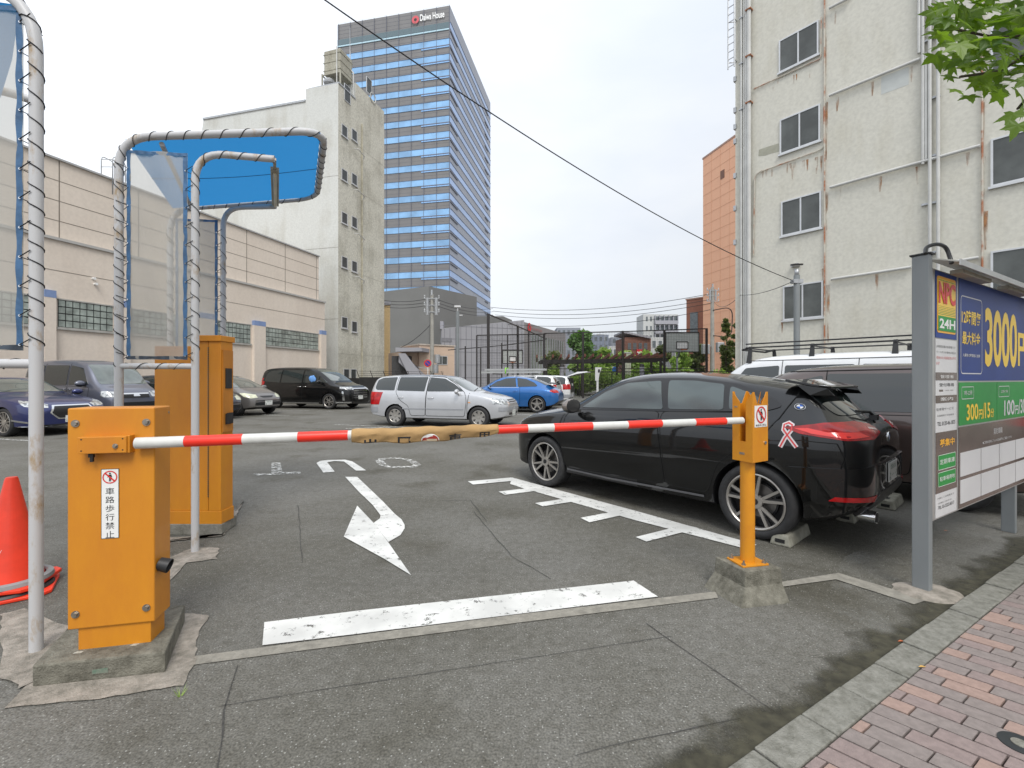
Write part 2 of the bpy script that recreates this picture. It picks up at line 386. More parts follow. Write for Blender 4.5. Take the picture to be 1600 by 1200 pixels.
# damp dirt along the gutter
M_DIRT = pm('gutter_dirt', (.075, .07, .045), .9, scale=14, col2=(.03, .028, .018), bump=.4)
nt = M_DIRT.node_tree; nn_ = nt.nodes.new('ShaderNodeTexNoise'); nn_.inputs['Scale'].default_value = 3.2; nn_.inputs['Detail'].default_value = 8
rr_ = nt.nodes.new('ShaderNodeValToRGB'); rr_.color_ramp.elements[0].position = .40; rr_.color_ramp.elements[1].position = .56; rr_.color_ramp.elements[1].color = (.8, .8, .8, 1)
tt_ = nt.nodes.new('ShaderNodeTexCoord'); nt.links.new(tt_.outputs['Object'], nn_.inputs['Vector']); nt.links.new(nn_.outputs['Fac'], rr_.inputs[0]); nt.links.new(rr_.outputs[0], nt.nodes['Principled BSDF'].inputs['Alpha'])
KO = V(.839, 1.70, 0); KD = V(.857, .515, 0).normalized(); KN = V(KD.y, -KD.x, 0)       # kerb line, towards the pavement
bm = newbm(); face(bm, [KO-KD*2+V(0, 0, .005), KO+KD*9+V(0, 0, .005), KO+KD*9-KN*.55+V(0, 0, .005), KO-KD*2-KN*.55+V(0, 0, .005)])
def fade(mat, reach, gain, thr):
    """let the stain thin out with the distance from the kerb, broken by its own noise"""
    n, l = mat.node_tree.nodes, mat.node_tree.links; p = n['Principled BSDF']; old = p.inputs['Alpha'].links[0].from_node; src = old.inputs[0].links[0].from_socket
    t = n.new('ShaderNodeTexCoord'); d = n.new('ShaderNodeVectorMath'); d.operation = 'DOT_PRODUCT'; d.inputs[1].default_value = (-KN.x, -KN.y, 0); l.new(t.outputs['Object'], d.inputs[0])
    m = n.new('ShaderNodeMath'); m.operation = 'MULTIPLY_ADD'; m.inputs[1].default_value = -gain/reach; m.inputs[2].default_value = gain*(KO.dot(-KN))/reach; l.new(d.outputs['Value'], m.inputs[0])
    a = n.new('ShaderNodeMath'); a.operation = 'ADD'; l.new(src, a.inputs[0]); l.new(m.outputs[0], a.inputs[1])
    r = n.new('ShaderNodeMapRange'); r.inputs['From Min'].default_value = thr-.05; r.inputs['From Max'].default_value = thr+.16; r.inputs['To Max'].default_value = .9; l.new(a.outputs[0], r.inputs['Value']); l.new(r.outputs['Result'], p.inputs['Alpha'])
fade(M_DIRT, .5, 1.0, .20)
struct(bm, 'gutter_dirt', M_DIRT, 'dark damp dirt collected along the kerb')
M_DUST = pm('pale_dust', (.24, .235, .21), .95, scale=10)
nt = M_DUST.node_tree; nn_ = nt.nodes.new('ShaderNodeTexNoise'); nn_.inputs['Scale'].default_value = 2.6; nn_.inputs['Detail'].default_value = 9; nn_.inputs['Roughness'].default_value = .6
rr_ = nt.nodes.new('ShaderNodeValToRGB'); rr_.color_ramp.elements[0].position = .50; rr_.color_ramp.elements[1].position = .68; rr_.color_ramp.elements[1].color = (.5, .5, .5, 1)
tt_ = nt.nodes.new('ShaderNodeTexCoord'); nt.links.new(tt_.outputs['Object'], nn_.inputs['Vector']); nt.links.new(nn_.outputs['Fac'], rr_.inputs[0]); nt.links.new(rr_.outputs[0], nt.nodes['Principled BSDF'].inputs['Alpha'])
bm = newbm()
face(bm, [KO+KD*.4+V(0, 0, .0035), KO+KD*7+V(0, 0, .0035), KO+KD*7-KN*.9+V(0, 0, .0035), KO+KD*2.6-KN*.75+V(0, 0, .0035), KO+KD*.8-KN*.2+V(0, 0, .0035)])
struct(bm, 'gutter_dust', M_DUST, 'pale dust washed along the gutter')
# kerb stones: low, 60 cm long, each with its own slight offset
bm = newbm(); t = -3.0; i = 0
while t < 14:
    L = .345; a, b = KO+KD*(t+.004), KO+KD*(t+L-.004); w = .14; h = .03+random.uniform(-.004, .004)
    prism(bm, [a+KN*random.uniform(0, .004), b+KN*random.uniform(0, .004), b+KN*w, a+KN*w], (0, 0, h)); t += L
struct(bm, 'kerb', M_KERB, 'row of low concrete kerb stones edging the brick pavement', bevel=.006)
bm = newbm(); face(bm, [KO+KN*.13-KD*4+V(0, 0, .006), KO+KN*.13+KD*14+V(0, 0, .006), KO+KN*5+KD*14+V(0, 0, .006), KO+KN*5-KD*4+V(0, 0, .006)])
struct(bm, 'pavement_bed', pm('mortar_dark', (.055, .05, .047), .9, var=.3, scale=30))
# brick pavement, every brick a slab with its own tint
BU = V(math.cos(R(-46)), math.sin(R(-46)), 0); BV = KD
BR = [pm('brick_grey', (.235, .20, .186), .85, var=.1, scale=40, bump=.5, bscale=220), pm('brick_pink', (.325, .228, .192), .85, var=.1, scale=40, bump=.5, bscale=220), pm('brick_mauve', (.255, .20, .187), .85, var=.1, scale=40, bump=.5, bscale=220)]
bm = newbm(); K0 = KO+KN*.15; rowh = .09; bl = .192
for r in range(-18, 115):
    o = (.5 if r % 2 else 0)*bl+(.0 if r % 4 < 2 else .04)
    k = -1; 
    for k in range(-1, 16):
        x0 = k*bl+o; x1 = x0+bl-.008; x0 = max(x0, 0)
        if x1-x0 < .02: continue
        p = K0+BV*(r*rowh); q = p+BV*(rowh-.008)
        mi = random.choices([0, 1, 2], [6, 2.6, 3])[0]; h = .028+random.uniform(-.0012, .0012)
        prism(bm, [(p+BU*x0).to_2d().to_3d()+V(0, 0, .005), (p+BU*x1).to_2d().to_3d()+V(0, 0, .005), (q+BU*x1).to_2d().to_3d()+V(0, 0, .005), (q+BU*x0).to_2d().to_3d()+V(0, 0, .005)], (0, 0, h), mi)
struct(bm, 'pavement', BR, 'pavement of grey and pink bricks', bevel=.0)
# round valve lid let into the bricks
t_ = thing('valve_cover', 'small round iron valve lid let into the brick pavement', 'manhole cover', G(1594, 1163, .034))
bm = newbm(); cyl(bm, t_.location+V(0, 0, -.002), t_.location+V(0, 0, .004), .062, seg=32); fin(bm, 'rim', pm('cast_iron', (.05, .055, .058), .5, metal=.5), t_, smooth=True)
bm = newbm(); cyl(bm, t_.location+V(0, 0, .004), t_.location+V(0, 0, .007), .026, seg=24); fin(bm, 'lid', M_CONC, t_, smooth=True)
for i, (x, y, c) in enumerate([(1408, 1002, (.45, .13, .05)), (1478, 829, (.5, .16, .06)), (1441, 1042, (.5, .3, .08))]):
    p = G(x, y, .008 if i < 2 else .036); bm = newbm(); face(bm, [p+V(-.02, 0, 0), p+V(0, -.008, .004), p+V(.022, .002, 0), p+V(.002, .01, .003)])
    tag(fin(bm, 'fallen_leaf', pm('dead_leaf%d' % i, c, .7)), ['orange dead leaf in the gutter dirt by the kerb', 'orange dead leaf on the asphalt below the price board', 'yellow dead leaf on the joint between kerb and bricks'][i], 'leaf', 'fallen leaves')
# ---------------------------------------------------------------- barrier gate
BD = V(math.cos(R(12.6)), math.sin(R(12.6)), 0); BN = V(BD.y, -BD.x, 0)     # along the barrier, and towards the street
def bolt(bm, p, n, r=.011):
    cyl(bm, p, p+n*.004, r*1.5, seg=20); cyl(bm, p+n*.004, p+n*.013, r, seg=6)
gate = thing('barrier_gate', 'orange barrier machine with its red and white arm lowered across the lane', 'barrier', (-2.03, 2.42, 0), R(12.6))
def L(x, y, z): return gate.matrix_basis @ V(x, y, z)
W2, D2 = .187, .16; O_ = G(105, 985, .213)                                # front-left-bottom corner of the shell
gate.location = O_+BD*W2-BN*(D2/2); gate.location.z = 0
ZB, ZT = .213, 1.305
bm = newbm(); box(bm, (0, 0, (ZB+ZT)/2), (2*W2, D2, ZT-ZB))
fin(bm, 'housing', M_OR, gate, local=True, bevel=.006)
bm = newbm(); box(bm, (0.008, .0, .16), (2*W2-.06, D2-.025, .12)); fin(bm, 'base', M_OR, gate, local=True, bevel=.003)
for x in (-W2+.035, W2-.035):
    for z in (ZT-.075, ZB+.075): bm = newbm(); bolt(bm, V(x, -D2/2, z), V(0, -1, 0), .012); fin(bm, 'bolt', M_STEEL, gate, local=True, smooth=True)
ha = fin((lambda b: (box(b, (-.012, -D2/2-.026, 1.126), (.205, .052, .082)), box(b, (.094, -D2/2-.012, 1.126), (.012, .06, .088)), b)[2])(newbm()), 'arm_bracket', M_OR, gate, local=True, bevel=.003)
bm = newbm(); bolt(bm, V(.045, -D2/2-.052, 1.12), V(0, -1, 0), .008)
fin(bm, 'bracket_bolt', M_STEEL, ha, local=True)
bm = newbm()
for x, z in [(-.098, 1.155), (-.098, 1.10), (.075, 1.155), (.075, 1.10)]: cyl(bm, (x, -D2/2-.0515, z), (x, -D2/2-.053, z), .0035, seg=8)
fins(bm, 'bracket_hole', M_DARK, ha, local=True)
bm = newbm(); box(bm, (-.068, -D2/2-.03, 1.075), (.02, .016, .02)); box(bm, (-.066, -D2/2-.03, 1.055), (.012, .012, .025))
fin(bm, 'bracket_fitting', M_DARK, ha, local=True)
bm = newbm(); lathe(bm, [(.0, -.0), (.032, 0), (.036, .05), (.034, .051), (.028, .0)], seg=24)
bm.transform(Matrix.Translation((W2, -.035, .49)) @ Matrix.Rotation(R(90), 4, 'Y') @ Matrix.Rotation(R(18), 4, 'Y'))
fin(bm, 'sensor_hood', M_BLK, gate, local=True, smooth=True)
# warning sticker with struck-out walker
def pictogram(plate, O, u, v, r, wr=.13):
    """struck-out pedestrian: ring, bar and figure; O is the centre"""
    u, v = u.normalized(), v.normalized(); n = u.cross(v)
    def q(x, y, d): return O+u*x*r+v*y*r+n*d
    bm = newbm(); k = 28
    va = [bm.verts.new(q(math.cos(2*math.pi*i/k), math.sin(2*math.pi*i/k), .0022)) for i in range(k)]
    vb = [bm.verts.new(q(.84*math.cos(2*math.pi*i/k), .84*math.sin(2*math.pi*i/k), .0022)) for i in range(k)]
    for i in range(k): bm.faces.new((va[i], va[(i+1) % k], vb[(i+1) % k], vb[i]))
    c = .62; w = .075
    face(bm, [q(-c-w, c-w, .0026), q(c-w, -c-w, .0026), q(c+w, -c+w, .0026), q(-c+w, c+w, .0026)])
    fin(bm, 'prohibition_ring', M_REDI, plate)
    bm = newbm()
    face(bm, [q(.0+.13*math.cos(a*math.pi/5), .58+.13*math.sin(a*math.pi/5), .0018) for a in range(10)])
    face(bm, [q(*p, .0018) for p in [(-.16, .4), (.2, .4), (.3, -.02), (.22, -.04), (.14, .16), (.12, -.12), (-.12, -.12), (-.14, .12), (-.28, -.06), (-.34, .0)]])
    face(bm, [q(*p, .0018) for p in [(-.12, -.14), (-.01, -.14), (-.02, -.66), (-.13, -.66)]])
    face(bm, [q(*p, .0018) for p in [(.02, -.14), (.12, -.14), (.15, -.66), (.04, -.66)]])
    fin(bm, 'walker_symbol', M_INK, plate)
pl = V(W2*2*(161-105)/(245-105)-W2, 0, 0)
x0, x1 = -W2+.374*(159-105)/141, -W2+.374*(188-105)/141
zt, zb = 1.0, .652
bm = newbm(); box(bm, ((x0+x1)/2, -D2/2-.001, (zt+zb)/2), (x1-x0, .002, zt-zb)); st = fin(bm, 'warning_sticker', M_INK, gate, local=True)
bm = newbm(); box(bm, ((x0+x1)/2, -D2/2-.0015, (zt+zb)/2), (x1-x0-.005, .0024, zt-zb-.005)); fin(bm, 'sticker_face', M_WHITE, st, local=True)
mw = gate.matrix_basis
GU = (mw.to_3x3() @ V(1, 0, 0)); GN = (mw.to_3x3() @ V(0, -1, 0))
pictogram(st, mw @ V((x0+x1)/2, -D2/2-.002, zt-.041), GU, V(0, 0, 1), .032)
for i, ch in enumerate('車路歩行禁止'):
    text(ch, mw @ V((x0+x1)/2-.019, -D2/2-.0035, zt-.128-i*.0432), GU, V(0, 0, 1), .038, .034, M_INK, st, 'lettering')
bm = newbm(); cyl(bm, (W2+.0005, .06, ZT-.035), (W2+.0015, .06, ZT-.035), .008, seg=4); fin(bm, 'maker_plate', M_STEEL, gate, local=True)
# the arm
A0 = gate.matrix_basis @ V(.102, -D2/2-.03, 1.128); 
A1 = P(1160, 657, 3.045)
AD = (A1-A0).normalized()
def arm_t(px):
    r = (px-800)/F; return (r*A0.y-A0.x)/(AD.x-r*AD.y)
AW = pm('arm_white', (.66, .66, .63), .4, var=.12, scale=12, col2=(.55, .55, .52)); AR = pm('arm_red', (.85, .035, .018), .35, var=.06, scale=10)
cuts = [(213, 0), (290, 1), (380, 0), (466, 1), (544, 0), (551, 0), (777, 1), (824, 0), (865, 1), (925, 0), (980, 1), (1033, 0), (1085, 1), (1133, 0), (1160, 0)]
bm = newbm(); LT = (A1-A0).length
for i in range(len(cuts)-1):
    a, b = max(0, arm_t(cuts[i][0])), min(LT, arm_t(cuts[i+1][0]))
    ra, rb = .0285-.006*a/LT, .0285-.006*b/LT
    c = cuts[i][1]
    tube(bm, [A0+AD*a, A0+AD*b], [ra+(.0008 if c else 0), rb+(.0008 if c else 0)], seg=24, mat=c)
fin(bm, 'arm', [AW, AR], gate, smooth=True)
# brown cloth rolled over the arm
CB = pm('brown_cloth', (.36, .225, .095), .85, var=.18, scale=5, bump=.35, bscale=25)
tA, tB = arm_t(550), arm_t(778); nS, nR = 60, 26
SN = V(AD.y, -AD.x, 0).normalized()
def cloth(s, w):
    """s along 0..1, w around -1 (back hem) .. 0 top .. 1 (front hem)"""
    t = tA+(tB-tA)*s; c = A0+AD*t; r = .033+.0018*math.sin(s*40+w*3)+.002*math.sin(s*17)
    drop = (.052*(1-((s-.42)*1.75)**2*.55))+.004*math.sin(s*23)
    if abs(w) < .5:
        a = w/.5*math.pi*.5; off = SN*math.sin(a)*r+V(0, 0, math.cos(a)*r)
    else:
        k = (abs(w)-.5)/.5; fold = .0025*math.sin(s*31+k*4)+.003*math.sin(s*70+k*2)*k
        off = SN*math.copysign(1, w)*(r*(1-.45*k)+fold)+V(0, 0, -k*drop-.0*k)
    return c+off
bm = newbm(); g = [[bm.verts.new(cloth(i/nS, -1+2*j/nR)) for j in range(nR+1)] for i in range(nS+1)]
for i in range(nS):
    for j in range(nR): bm.faces.new((g[i][j], g[i+1][j], g[i+1][j+1], g[i][j+1]))
cl = fin(bm, 'cloth_banner', CB, None, smooth=True)
tag(cl, 'brown cloth banner wrapped over the middle of the barrier arm', 'banner')
md = cl.modifiers.new('thick', 'SOLIDIFY'); md.thickness = .0015; md.offset = -1
# cut-off exit lettering on the front of the cloth
def on_cloth(s, w): 
    p = cloth(s, w); e = .0012; return p+SN*e
def cloth_text(ch, s0, s1, kz=(.0, 1.0), mat=M_INK, cutlo=.45, w0=.60, w1=.985):
    c = bpy.data.curves.new('t', 'FONT'); c.body = ch; c.offset = .02; c.resolution_u = 3
    o = bpy.data.objects.new('t', c); COL.objects.link(o); dg = bpy.context.evaluated_depsgraph_get(); me = bpy.data.meshes.new_from_object(o.evaluated_get(dg)); bpy.data.objects.remove(o)
    b = bmesh.new(); b.from_mesh(me); bpy.data.meshes.remove(me)
    xs = [v.co.x for v in b.verts]; ys = [v.co.y for v in b.verts]; X0, X1, Y0, Y1 = min(xs), max(xs), min(ys), max(ys)
    cut = Y0+(Y1-Y0)*cutlo
    bmesh.ops.bisect_plane(b, geom=b.verts[:]+b.edges[:]+b.faces[:], plane_co=(0, cut, 0), plane_no=(0, -1, 0), clear_outer=True)
    for k in range(1, 8): bmesh.ops.bisect_plane(b, geom=b.verts[:]+b.edges[:]+b.faces[:], plane_co=(X0+(X1-X0)*k/8, 0, 0), plane_no=(1, 0, 0))
    for v in b.verts:
        fx = (v.co.x-X0)/(X1-X0); fy = (Y1-v.co.y)/(Y1-cut)
        v.co = on_cloth(s0+(s1-s0)*fx, w0+(w1-w0)*fy)
    return fin(b, 'lettering', mat, cl)
cloth_text('出', .075, .165, cutlo=.5, w0=.74); cloth_text('口', .30, .385, cutlo=.4, w0=.66); cloth_text('専', .645, .735, cutlo=.45, w0=.62); cloth_text('用', .85, .935, cutlo=.45, w0=.60)
def disc_on_cloth(rad, mat, e, bandonly=False):
    b = newbm(); pts = []
    sc, wc = .518, .93
    if bandonly: q = [(sc-.047, .84), (sc+.047, .84), (sc+.047, .965), (sc-.047, .965)]
    else: q = [(sc+rad*math.cos(a)*.062, min(.985, wc-rad*math.sin(a)*.37)) for a in [math.pi*k/16 for k in range(17)]]
    face(b, [on_cloth(s_, w_)+SN*e for s_, w_ in q]); return fin(b, 'no_entry_mark', mat, cl)
disc_on_cloth(1.0, M_WHITE, .0035); disc_on_cloth(.9, pm('dark_red_ink', (.33, .03, .022), .6), .0045); disc_on_cloth(1, pm('cream_ink', (.6, .48, .33), .6), .0055, True)
# plinth under the machine
plinth = thing('concrete_plinth', 'low concrete plinth carrying the orange barrier machine', 'plinth', (G(160, 1060).x, G(160, 1060).y, 0))
bm = newbm(); base = [G(50, 1075), G(258, 1052), G(289, 972), G(128, 985)]
prism(bm, [p+V(0, 0, .001) for p in base], (0, 0, .104)); fin(bm, 'block', M_CONC_D, plinth, bevel=.008)
for (x_, y_, w_p) in ((122, 1019, .035), (210, 1007, .03)):
    q = G(x_, y_, .1055); bm = newbm(); face(bm, [q+V(-w_p/2, -.012, 0), q+V(w_p/2, -.008, 0), q+V(w_p/2+.004, .010, 0), q+V(-w_p/2+.008, .008, 0)]); fin(bm, 'paint_fleck', pm('pale_fleck', (.5, .5, .44), .8, scale=40, col2=(.28, .27, .22)), plinth)
a_, b_ = base[0].lerp(base[1], .44), base[0].lerp(base[1], .56); nn2 = V((base[1]-base[0]).y, -(base[1]-base[0]).x, 0).normalized()*.002
bm = newbm(); prism(bm, [a_+nn2+V(0, 0, .035), b_+nn2+V(0, 0, .035), b_+nn2+V(0, 0, .058), a_+nn2+V(0, 0, .055)], -nn2); fin(bm, 'old_label', pm('green_label', (.10, .17, .12), .7, scale=40, col2=(.2, .21, .17)), plinth)
# receiver post
rp = thing('barrier_receiver', 'orange post on a concrete foot with forked top catching the barrier arm', 'barrier post', (G(1165, 945).x, 3.05, 0))
bm = newbm()
bt = [G(1118, 870, .2), G(1165, 893, .2), G(1221, 887, .2)]; bt.append(bt[0]+bt[2]-bt[1])
lo = [G(1099, 916), G(1159, 951), G(1235, 942)]; lo.append(lo[0]+lo[2]-lo[1])
mid = [lo[i].lerp(bt[i], .45)+(bt[i]-lo[i])*.12 for i in range(4)]
for m_, t_ in zip(mid, bt): m_.x, m_.y = t_.x+(m_.x-t_.x)*.3, t_.y+(m_.y-t_.y)*.3; m_.z = .10
rings = [[bm.verts.new(p) for p in r] for r in (lo, mid, bt)]
for a, b in zip(rings, rings[1:]):
    for i in range(4): bm.faces.new((a[i], a[(i+1) % 4], b[(i+1) % 4], b[i]))
bm.faces.new(rings[2]); ft = fin(bm, 'foot', M_CONC_D, rp, bevel=.006)
pc = (bt[0]+bt[1]+bt[2]+bt[3])/4; pc.z = .2
bm = newbm(); box(bm, pc+V(0, 0, .006), (.20, .16, .012), rz=R(12)); fin(bm, 'base_plate', M_YE, rp, bevel=.002)
for sx_, sy_ in ((-1, -1), (1, -1), (1, 1), (-1, 1)):
    bm = newbm(); q = pc+Matrix.Rotation(R(12), 3, 'Z') @ V(sx_*.078, sy_*.06, .012); bolt(bm, q, V(0, 0, 1), .010); cyl(bm, q, q+V(0, 0, .028), .006, seg=10)
    fin(bm, 'bolt', M_STEEL, rp, smooth=True)
bm = newbm(); cyl(bm, pc+V(0, 0, .012), (pc.x, pc.y, .905), .046, seg=32); fin(bm, 'post', M_YE, rp, smooth=True)
c0 = G(1174, 733, .90); c0 = P(1176, 725, 3.0); c0.z = .895
hu = V(-.42, .907, 0).normalized(); hs = V(.857, .515, 0).normalized(); hw, hd = .155, .178; HT = 1.28; th = .004
# head: two front leaves with a slot between, sides, back, open top
bm = newbm()
def hq(a, b, z): q = c0+hu*a+hs*b; return V(q.x, q.y, z)
s0, s1, zs = .052, .098, 1.03
for a0, a1, z0_, z1_ in [(0, s0, c0.z, HT), (s1, hw, c0.z, HT), (s0, s1, c0.z, zs)]:
    prism(bm, [hq(a0, 0, z0_), hq(a1, 0, z0_), hq(a1, 0, z1_), hq(a0, 0, z1_)], hs*th)
    prism(bm, [hq(a0, hd, z0_), hq(a1, hd, z0_), hq(a1, hd, z1_), hq(a0, hd, z1_)], -hs*th)
for a in (0, hw-th): prism(bm, [hq(a, th, c0.z), hq(a, hd-th, c0.z), hq(a, hd-th, HT), hq(a, th, HT)], hu*th)
for a in (s0-th, s1): prism(bm, [hq(a, th, zs-.03), hq(a, hd-th, zs-.03), hq(a, hd-th, HT-.001), hq(a, th, HT-.001)], hu*th)
prism(bm, [hq(0.004, .004, c0.z+.001), hq(hw-.004, .004, c0.z+.001), hq(hw-.004, hd-.004, c0.z+.001), hq(.004, hd-.004, c0.z+.001)], (0, 0, th))
prism(bm, [hq(s0, th, zs-.034), hq(s1, th, zs-.034), hq(s1, hd-th, zs-.034), hq(s0, hd-th, zs-.034)], (0, 0, th))
head = fin(bm, 'catch_box', M_YE, rp)
bm = newbm()
zz = HT+.083
for b in (0, hd-th):                                     # saw-tooth guides that lead the arm into the slot
    prism(bm, [hq(0, b, HT-.001), hq(s0, b, HT-.001), hq(s0+.0, b, HT+.015), hq(.0, b, zz)], hs*th)
    prism(bm, [hq(hw, b, HT-.001), hq(s1, b, HT-.001), hq(s1, b, HT+.015), hq(hw, b, zz)], hs*th)
    prism(bm, [hq(s0-.0, b+.02 if b == 0 else b-.02, HT), hq(s0+.012, b+.02 if b == 0 else b-.02, HT), hq(0.04, b+.02 if b == 0 else b-.02, zz)], hs*th)
for a in (0, hw-th): prism(bm, [hq(a, th, HT-.001), hq(a, .055, HT-.001), hq(a, .02, zz), hq(a, th, zz)], hu*th); prism(bm, [hq(a, hd-th, HT-.001), hq(a, hd-.07, HT-.001), hq(a, hd-.02, zz), hq(a, hd-th, zz)], hu*th)
fin(bm, 'guide_teeth', M_YE, rp)
def sidepl(b0, b1, z0_, z1_, e): return [hq(-e, b0, z0_), hq(-e, b1, z0_), hq(-e, b1, z1_), hq(-e, b0, z1_)]
bm = newbm(); prism(bm, sidepl(.02, .165, 1.128, 1.272, .0005), -hu*.0015); sg = fin(bm, 'warning_sticker', M_WHITE, rp)
pictogram(sg, hq(-.003, .092, 1.21), hs, V(0, 0, 1), .056)
text('車路歩行禁止', hq(-.0035, .03, 1.133), hs, V(0, 0, 1), .125, .015, M_INK, sg)
bm = newbm(); k_ = hq(-.001, .14, 1.02); cyl(bm, k_, k_-hu*.006, .011, seg=16); fin(bm, 'lock', M_CHROME, rp, smooth=True)
bm = newbm(); prism(bm, [hq(.06, -.0005, .94), hq(.10, -.0005, .94), hq(.10, -.0005, .955), hq(.06, -.0005, .955)], -hs*.001); prism(bm, [hq(.115, -.0005, 1.255), hq(.14, -.0005, 1.255), hq(.14, -.0005, 1.265), hq(.115, -.0005, 1.265)], -hs*.001)
fins(bm, 'label_plate', M_STEEL, rp)
# ---------------------------------------------------------------- payment machine cabinet
pay = thing('payment_machine', 'tall orange payment machine cabinet on a concrete base beside the exit lane', 'cabinet', (-3.0, 4.4, 0), R(0))
cz = .10
Y0 = 4.23; xL, xR = (238-800)/F*Y0, (346-800)/F*Y0
bm = newbm(); prism(bm, [V(xL-.02, Y0-.01, 0.001), V(xR+.01, Y0-.01, 0.001), V(xR-.04, Y0+.30, 0.001), V(xL-.02, Y0+.30, 0.001)], (0, 0, cz)); fin(bm, 'concrete_base', M_CONC, pay, bevel=.006)
bm = newbm(); y1 = Y0+.19
def cab(x0, x1, z0, z1, ya, yb, sk=.0): return [V(x0, ya, z0), V(x1, ya, z0), V(x1+sk, yb, z0), V(x0+sk, yb, z0)]
prism(bm, cab(xL, xR, cz, 0, Y0, y1), (0, 0, .12))
fin(bm, 'plinth', M_OR, pay, bevel=.003)
xm = (301-800)/F*Y0
bm = newbm(); prism(bm, cab(xL+.012, xm, cz+.12, 0, Y0+.01, y1-.01), (0, 0, 1.755-cz-.12)); fin(bm, 'side_box', M_OR, pay, bevel=.004)
xh = (325-800)/F*Y0
bm = newbm(); prism(bm, cab(xm+.002, xh-.003, cz+.12, 0, Y0+.008, y1-.01), (0, 0, 1.80-cz-.12)); fin(bm, 'door', M_OR, pay, bevel=.004)
bm = newbm(); prism(bm, cab(xh+.003, xR-.008, cz+.12, 0, Y0+.004, y1-.004), (0, 0, 1.80-cz-.12)); fin(bm, 'door', M_OR, pay, bevel=.004)
bm = newbm(); prism(bm, cab(xm-.01, xR, 1.80, 0, Y0-.012, y1+.02), (0, 0, .055)); fin(bm, 'top_cap', M_OR, pay, bevel=.004)
bm = newbm()
for i in range(70): cyl(bm, (xh, Y0+.003, .35+i*.02), (xh, Y0+.003, .364+i*.02), .006, seg=8)
fin(bm, 'piano_hinge', pm('hinge_steel', (.22, .17, .10), .4, metal=.6), pay)
# recessed face towards the lane with slots, screen and card opening
bm = newbm(); xf = xR-.008; ya, yb = Y0+.02, y1-.02
prism(bm, [V(xf+.0005, ya, .95), V(xf+.0005, yb, .95), V(xf+.0005, yb, 1.72), V(xf+.0005, ya, 1.72)], (.012, 0, 0)); fin(bm, 'machine_front', pm('orange_dark', (.50, .19, .02), .5), pay)
bm = newbm(); prism(bm, [V(xf+.0125, ya+.03, 1.02), V(xf+.0125, yb-.03, 1.02), V(xf+.0125, yb-.03, 1.12), V(xf+.0125, ya+.03, 1.12)], (.02, 0, 0.01)); prism(bm, [V(xf+.0125, ya+.03, 1.36), V(xf+.0125, yb-.03, 1.36), V(xf+.0125, yb-.03, 1.55), V(xf+.0125, ya+.03, 1.55)], (.008, 0, 0)); fins(bm, 'ticket_slot', M_BLK, pay)
# ---------------------------------------------------------------- tarpaulin canopies
M_TARP = pm('blue_tarpaulin', (.010, .10, .27), .55, var=.10, scale=3, bump=.15, bscale=8)
nt = M_TARP.node_tree; pb = nt.nodes['Principled BSDF']; tr = nt.nodes.new('ShaderNodeBsdfTranslucent'); tr.inputs[0].default_value = (.03, .22, .50, 1)
ms = nt.nodes.new('ShaderNodeMixShader'); ms.inputs[0].default_value = .6; nt.links.new(pb.outputs[0], ms.inputs[1]); nt.links.new(tr.outputs[0], ms.inputs[2]); nt.links.new(ms.outputs[0], nt.nodes['Material Output'].inputs[0])
M_HEM = pm('blue_hem', (.045, .12, .24), .55, var=.25, scale=9, bump=.3, bscale=18)
M_HEMD = pm('dark_hem', (.04, .055, .075), .6, var=.3, scale=9)
M_VINYL = pm('clear_vinyl', (.47, .455, .42), .35, var=.08, scale=2, bump=.1, bscale=3)
nt = M_VINYL.node_tree; tb = nt.nodes.new('ShaderNodeBsdfTransparent'); tb.inputs[0].default_value = (.74, .735, .70, 1); mv = nt.nodes.new('ShaderNodeMixShader'); mv.inputs[0].default_value = .52
nt.links.new(tb.outputs[0], mv.inputs[1]); nt.links.new(nt.nodes['Principled BSDF'].outputs[0], mv.inputs[2]); nt.links.new(mv.outputs[0], nt.nodes['Material Output'].inputs[0])
M_FIX = pm('lamp_fixture', (.33, .31, .25), .45, var=.15, scale=8)
def lash(bm, path, r, pitch=.105, rope=.0032, jitter=.2):
    """rope wound round a pipe: a loose helix"""
    path = [Vector(p) for p in path]; seglen = [(b-a).length for a, b in zip(path, path[1:])]; T = sum(seglen); n = int(T/.010); pts = []
    ph = random.uniform(0, 6); 
    for i in range(n+1):
        d = T*i/n; k = 0
        while k < len(seglen)-1 and d > seglen[k]: d -= seglen[k]; k += 1
        a, b = path[k], path[k+1]; t = (b-a).normalized(); s_ = t.cross(V(0, 1, .01)).normalized(); q = s_.cross(t); p = a+t*d
        ph += 2*math.pi*(.010/pitch)*(1+jitter*math.sin(i*.031))
        pts.append(p+(s_*math.cos(ph)+q*math.sin(ph))*(r+rope*.8))
    tube(bm, pts, rope, seg=5)
def wav(a, b, w, side, n=50, amp=.006, ph=0):
    """wavy hem strip from a to b, of width w towards side"""
    bm = newbm(); prev = None
    for i in range(n+1):
        p = a.lerp(b, i/n); s_ = .5+.5*math.cos(i/n*2*math.pi*(a-b).length/.2+ph)
        u1 = p+side*(amp*s_); u2 = p+side*(w-amp*.4*s_)+V(0, .003*math.sin(i*.9), 0)
        cur = (bm.verts.new(u1), bm.verts.new(u2))
        if prev: bm.faces.new((prev[0], cur[0], cur[1], prev[1]))
        prev = cur
    return bm
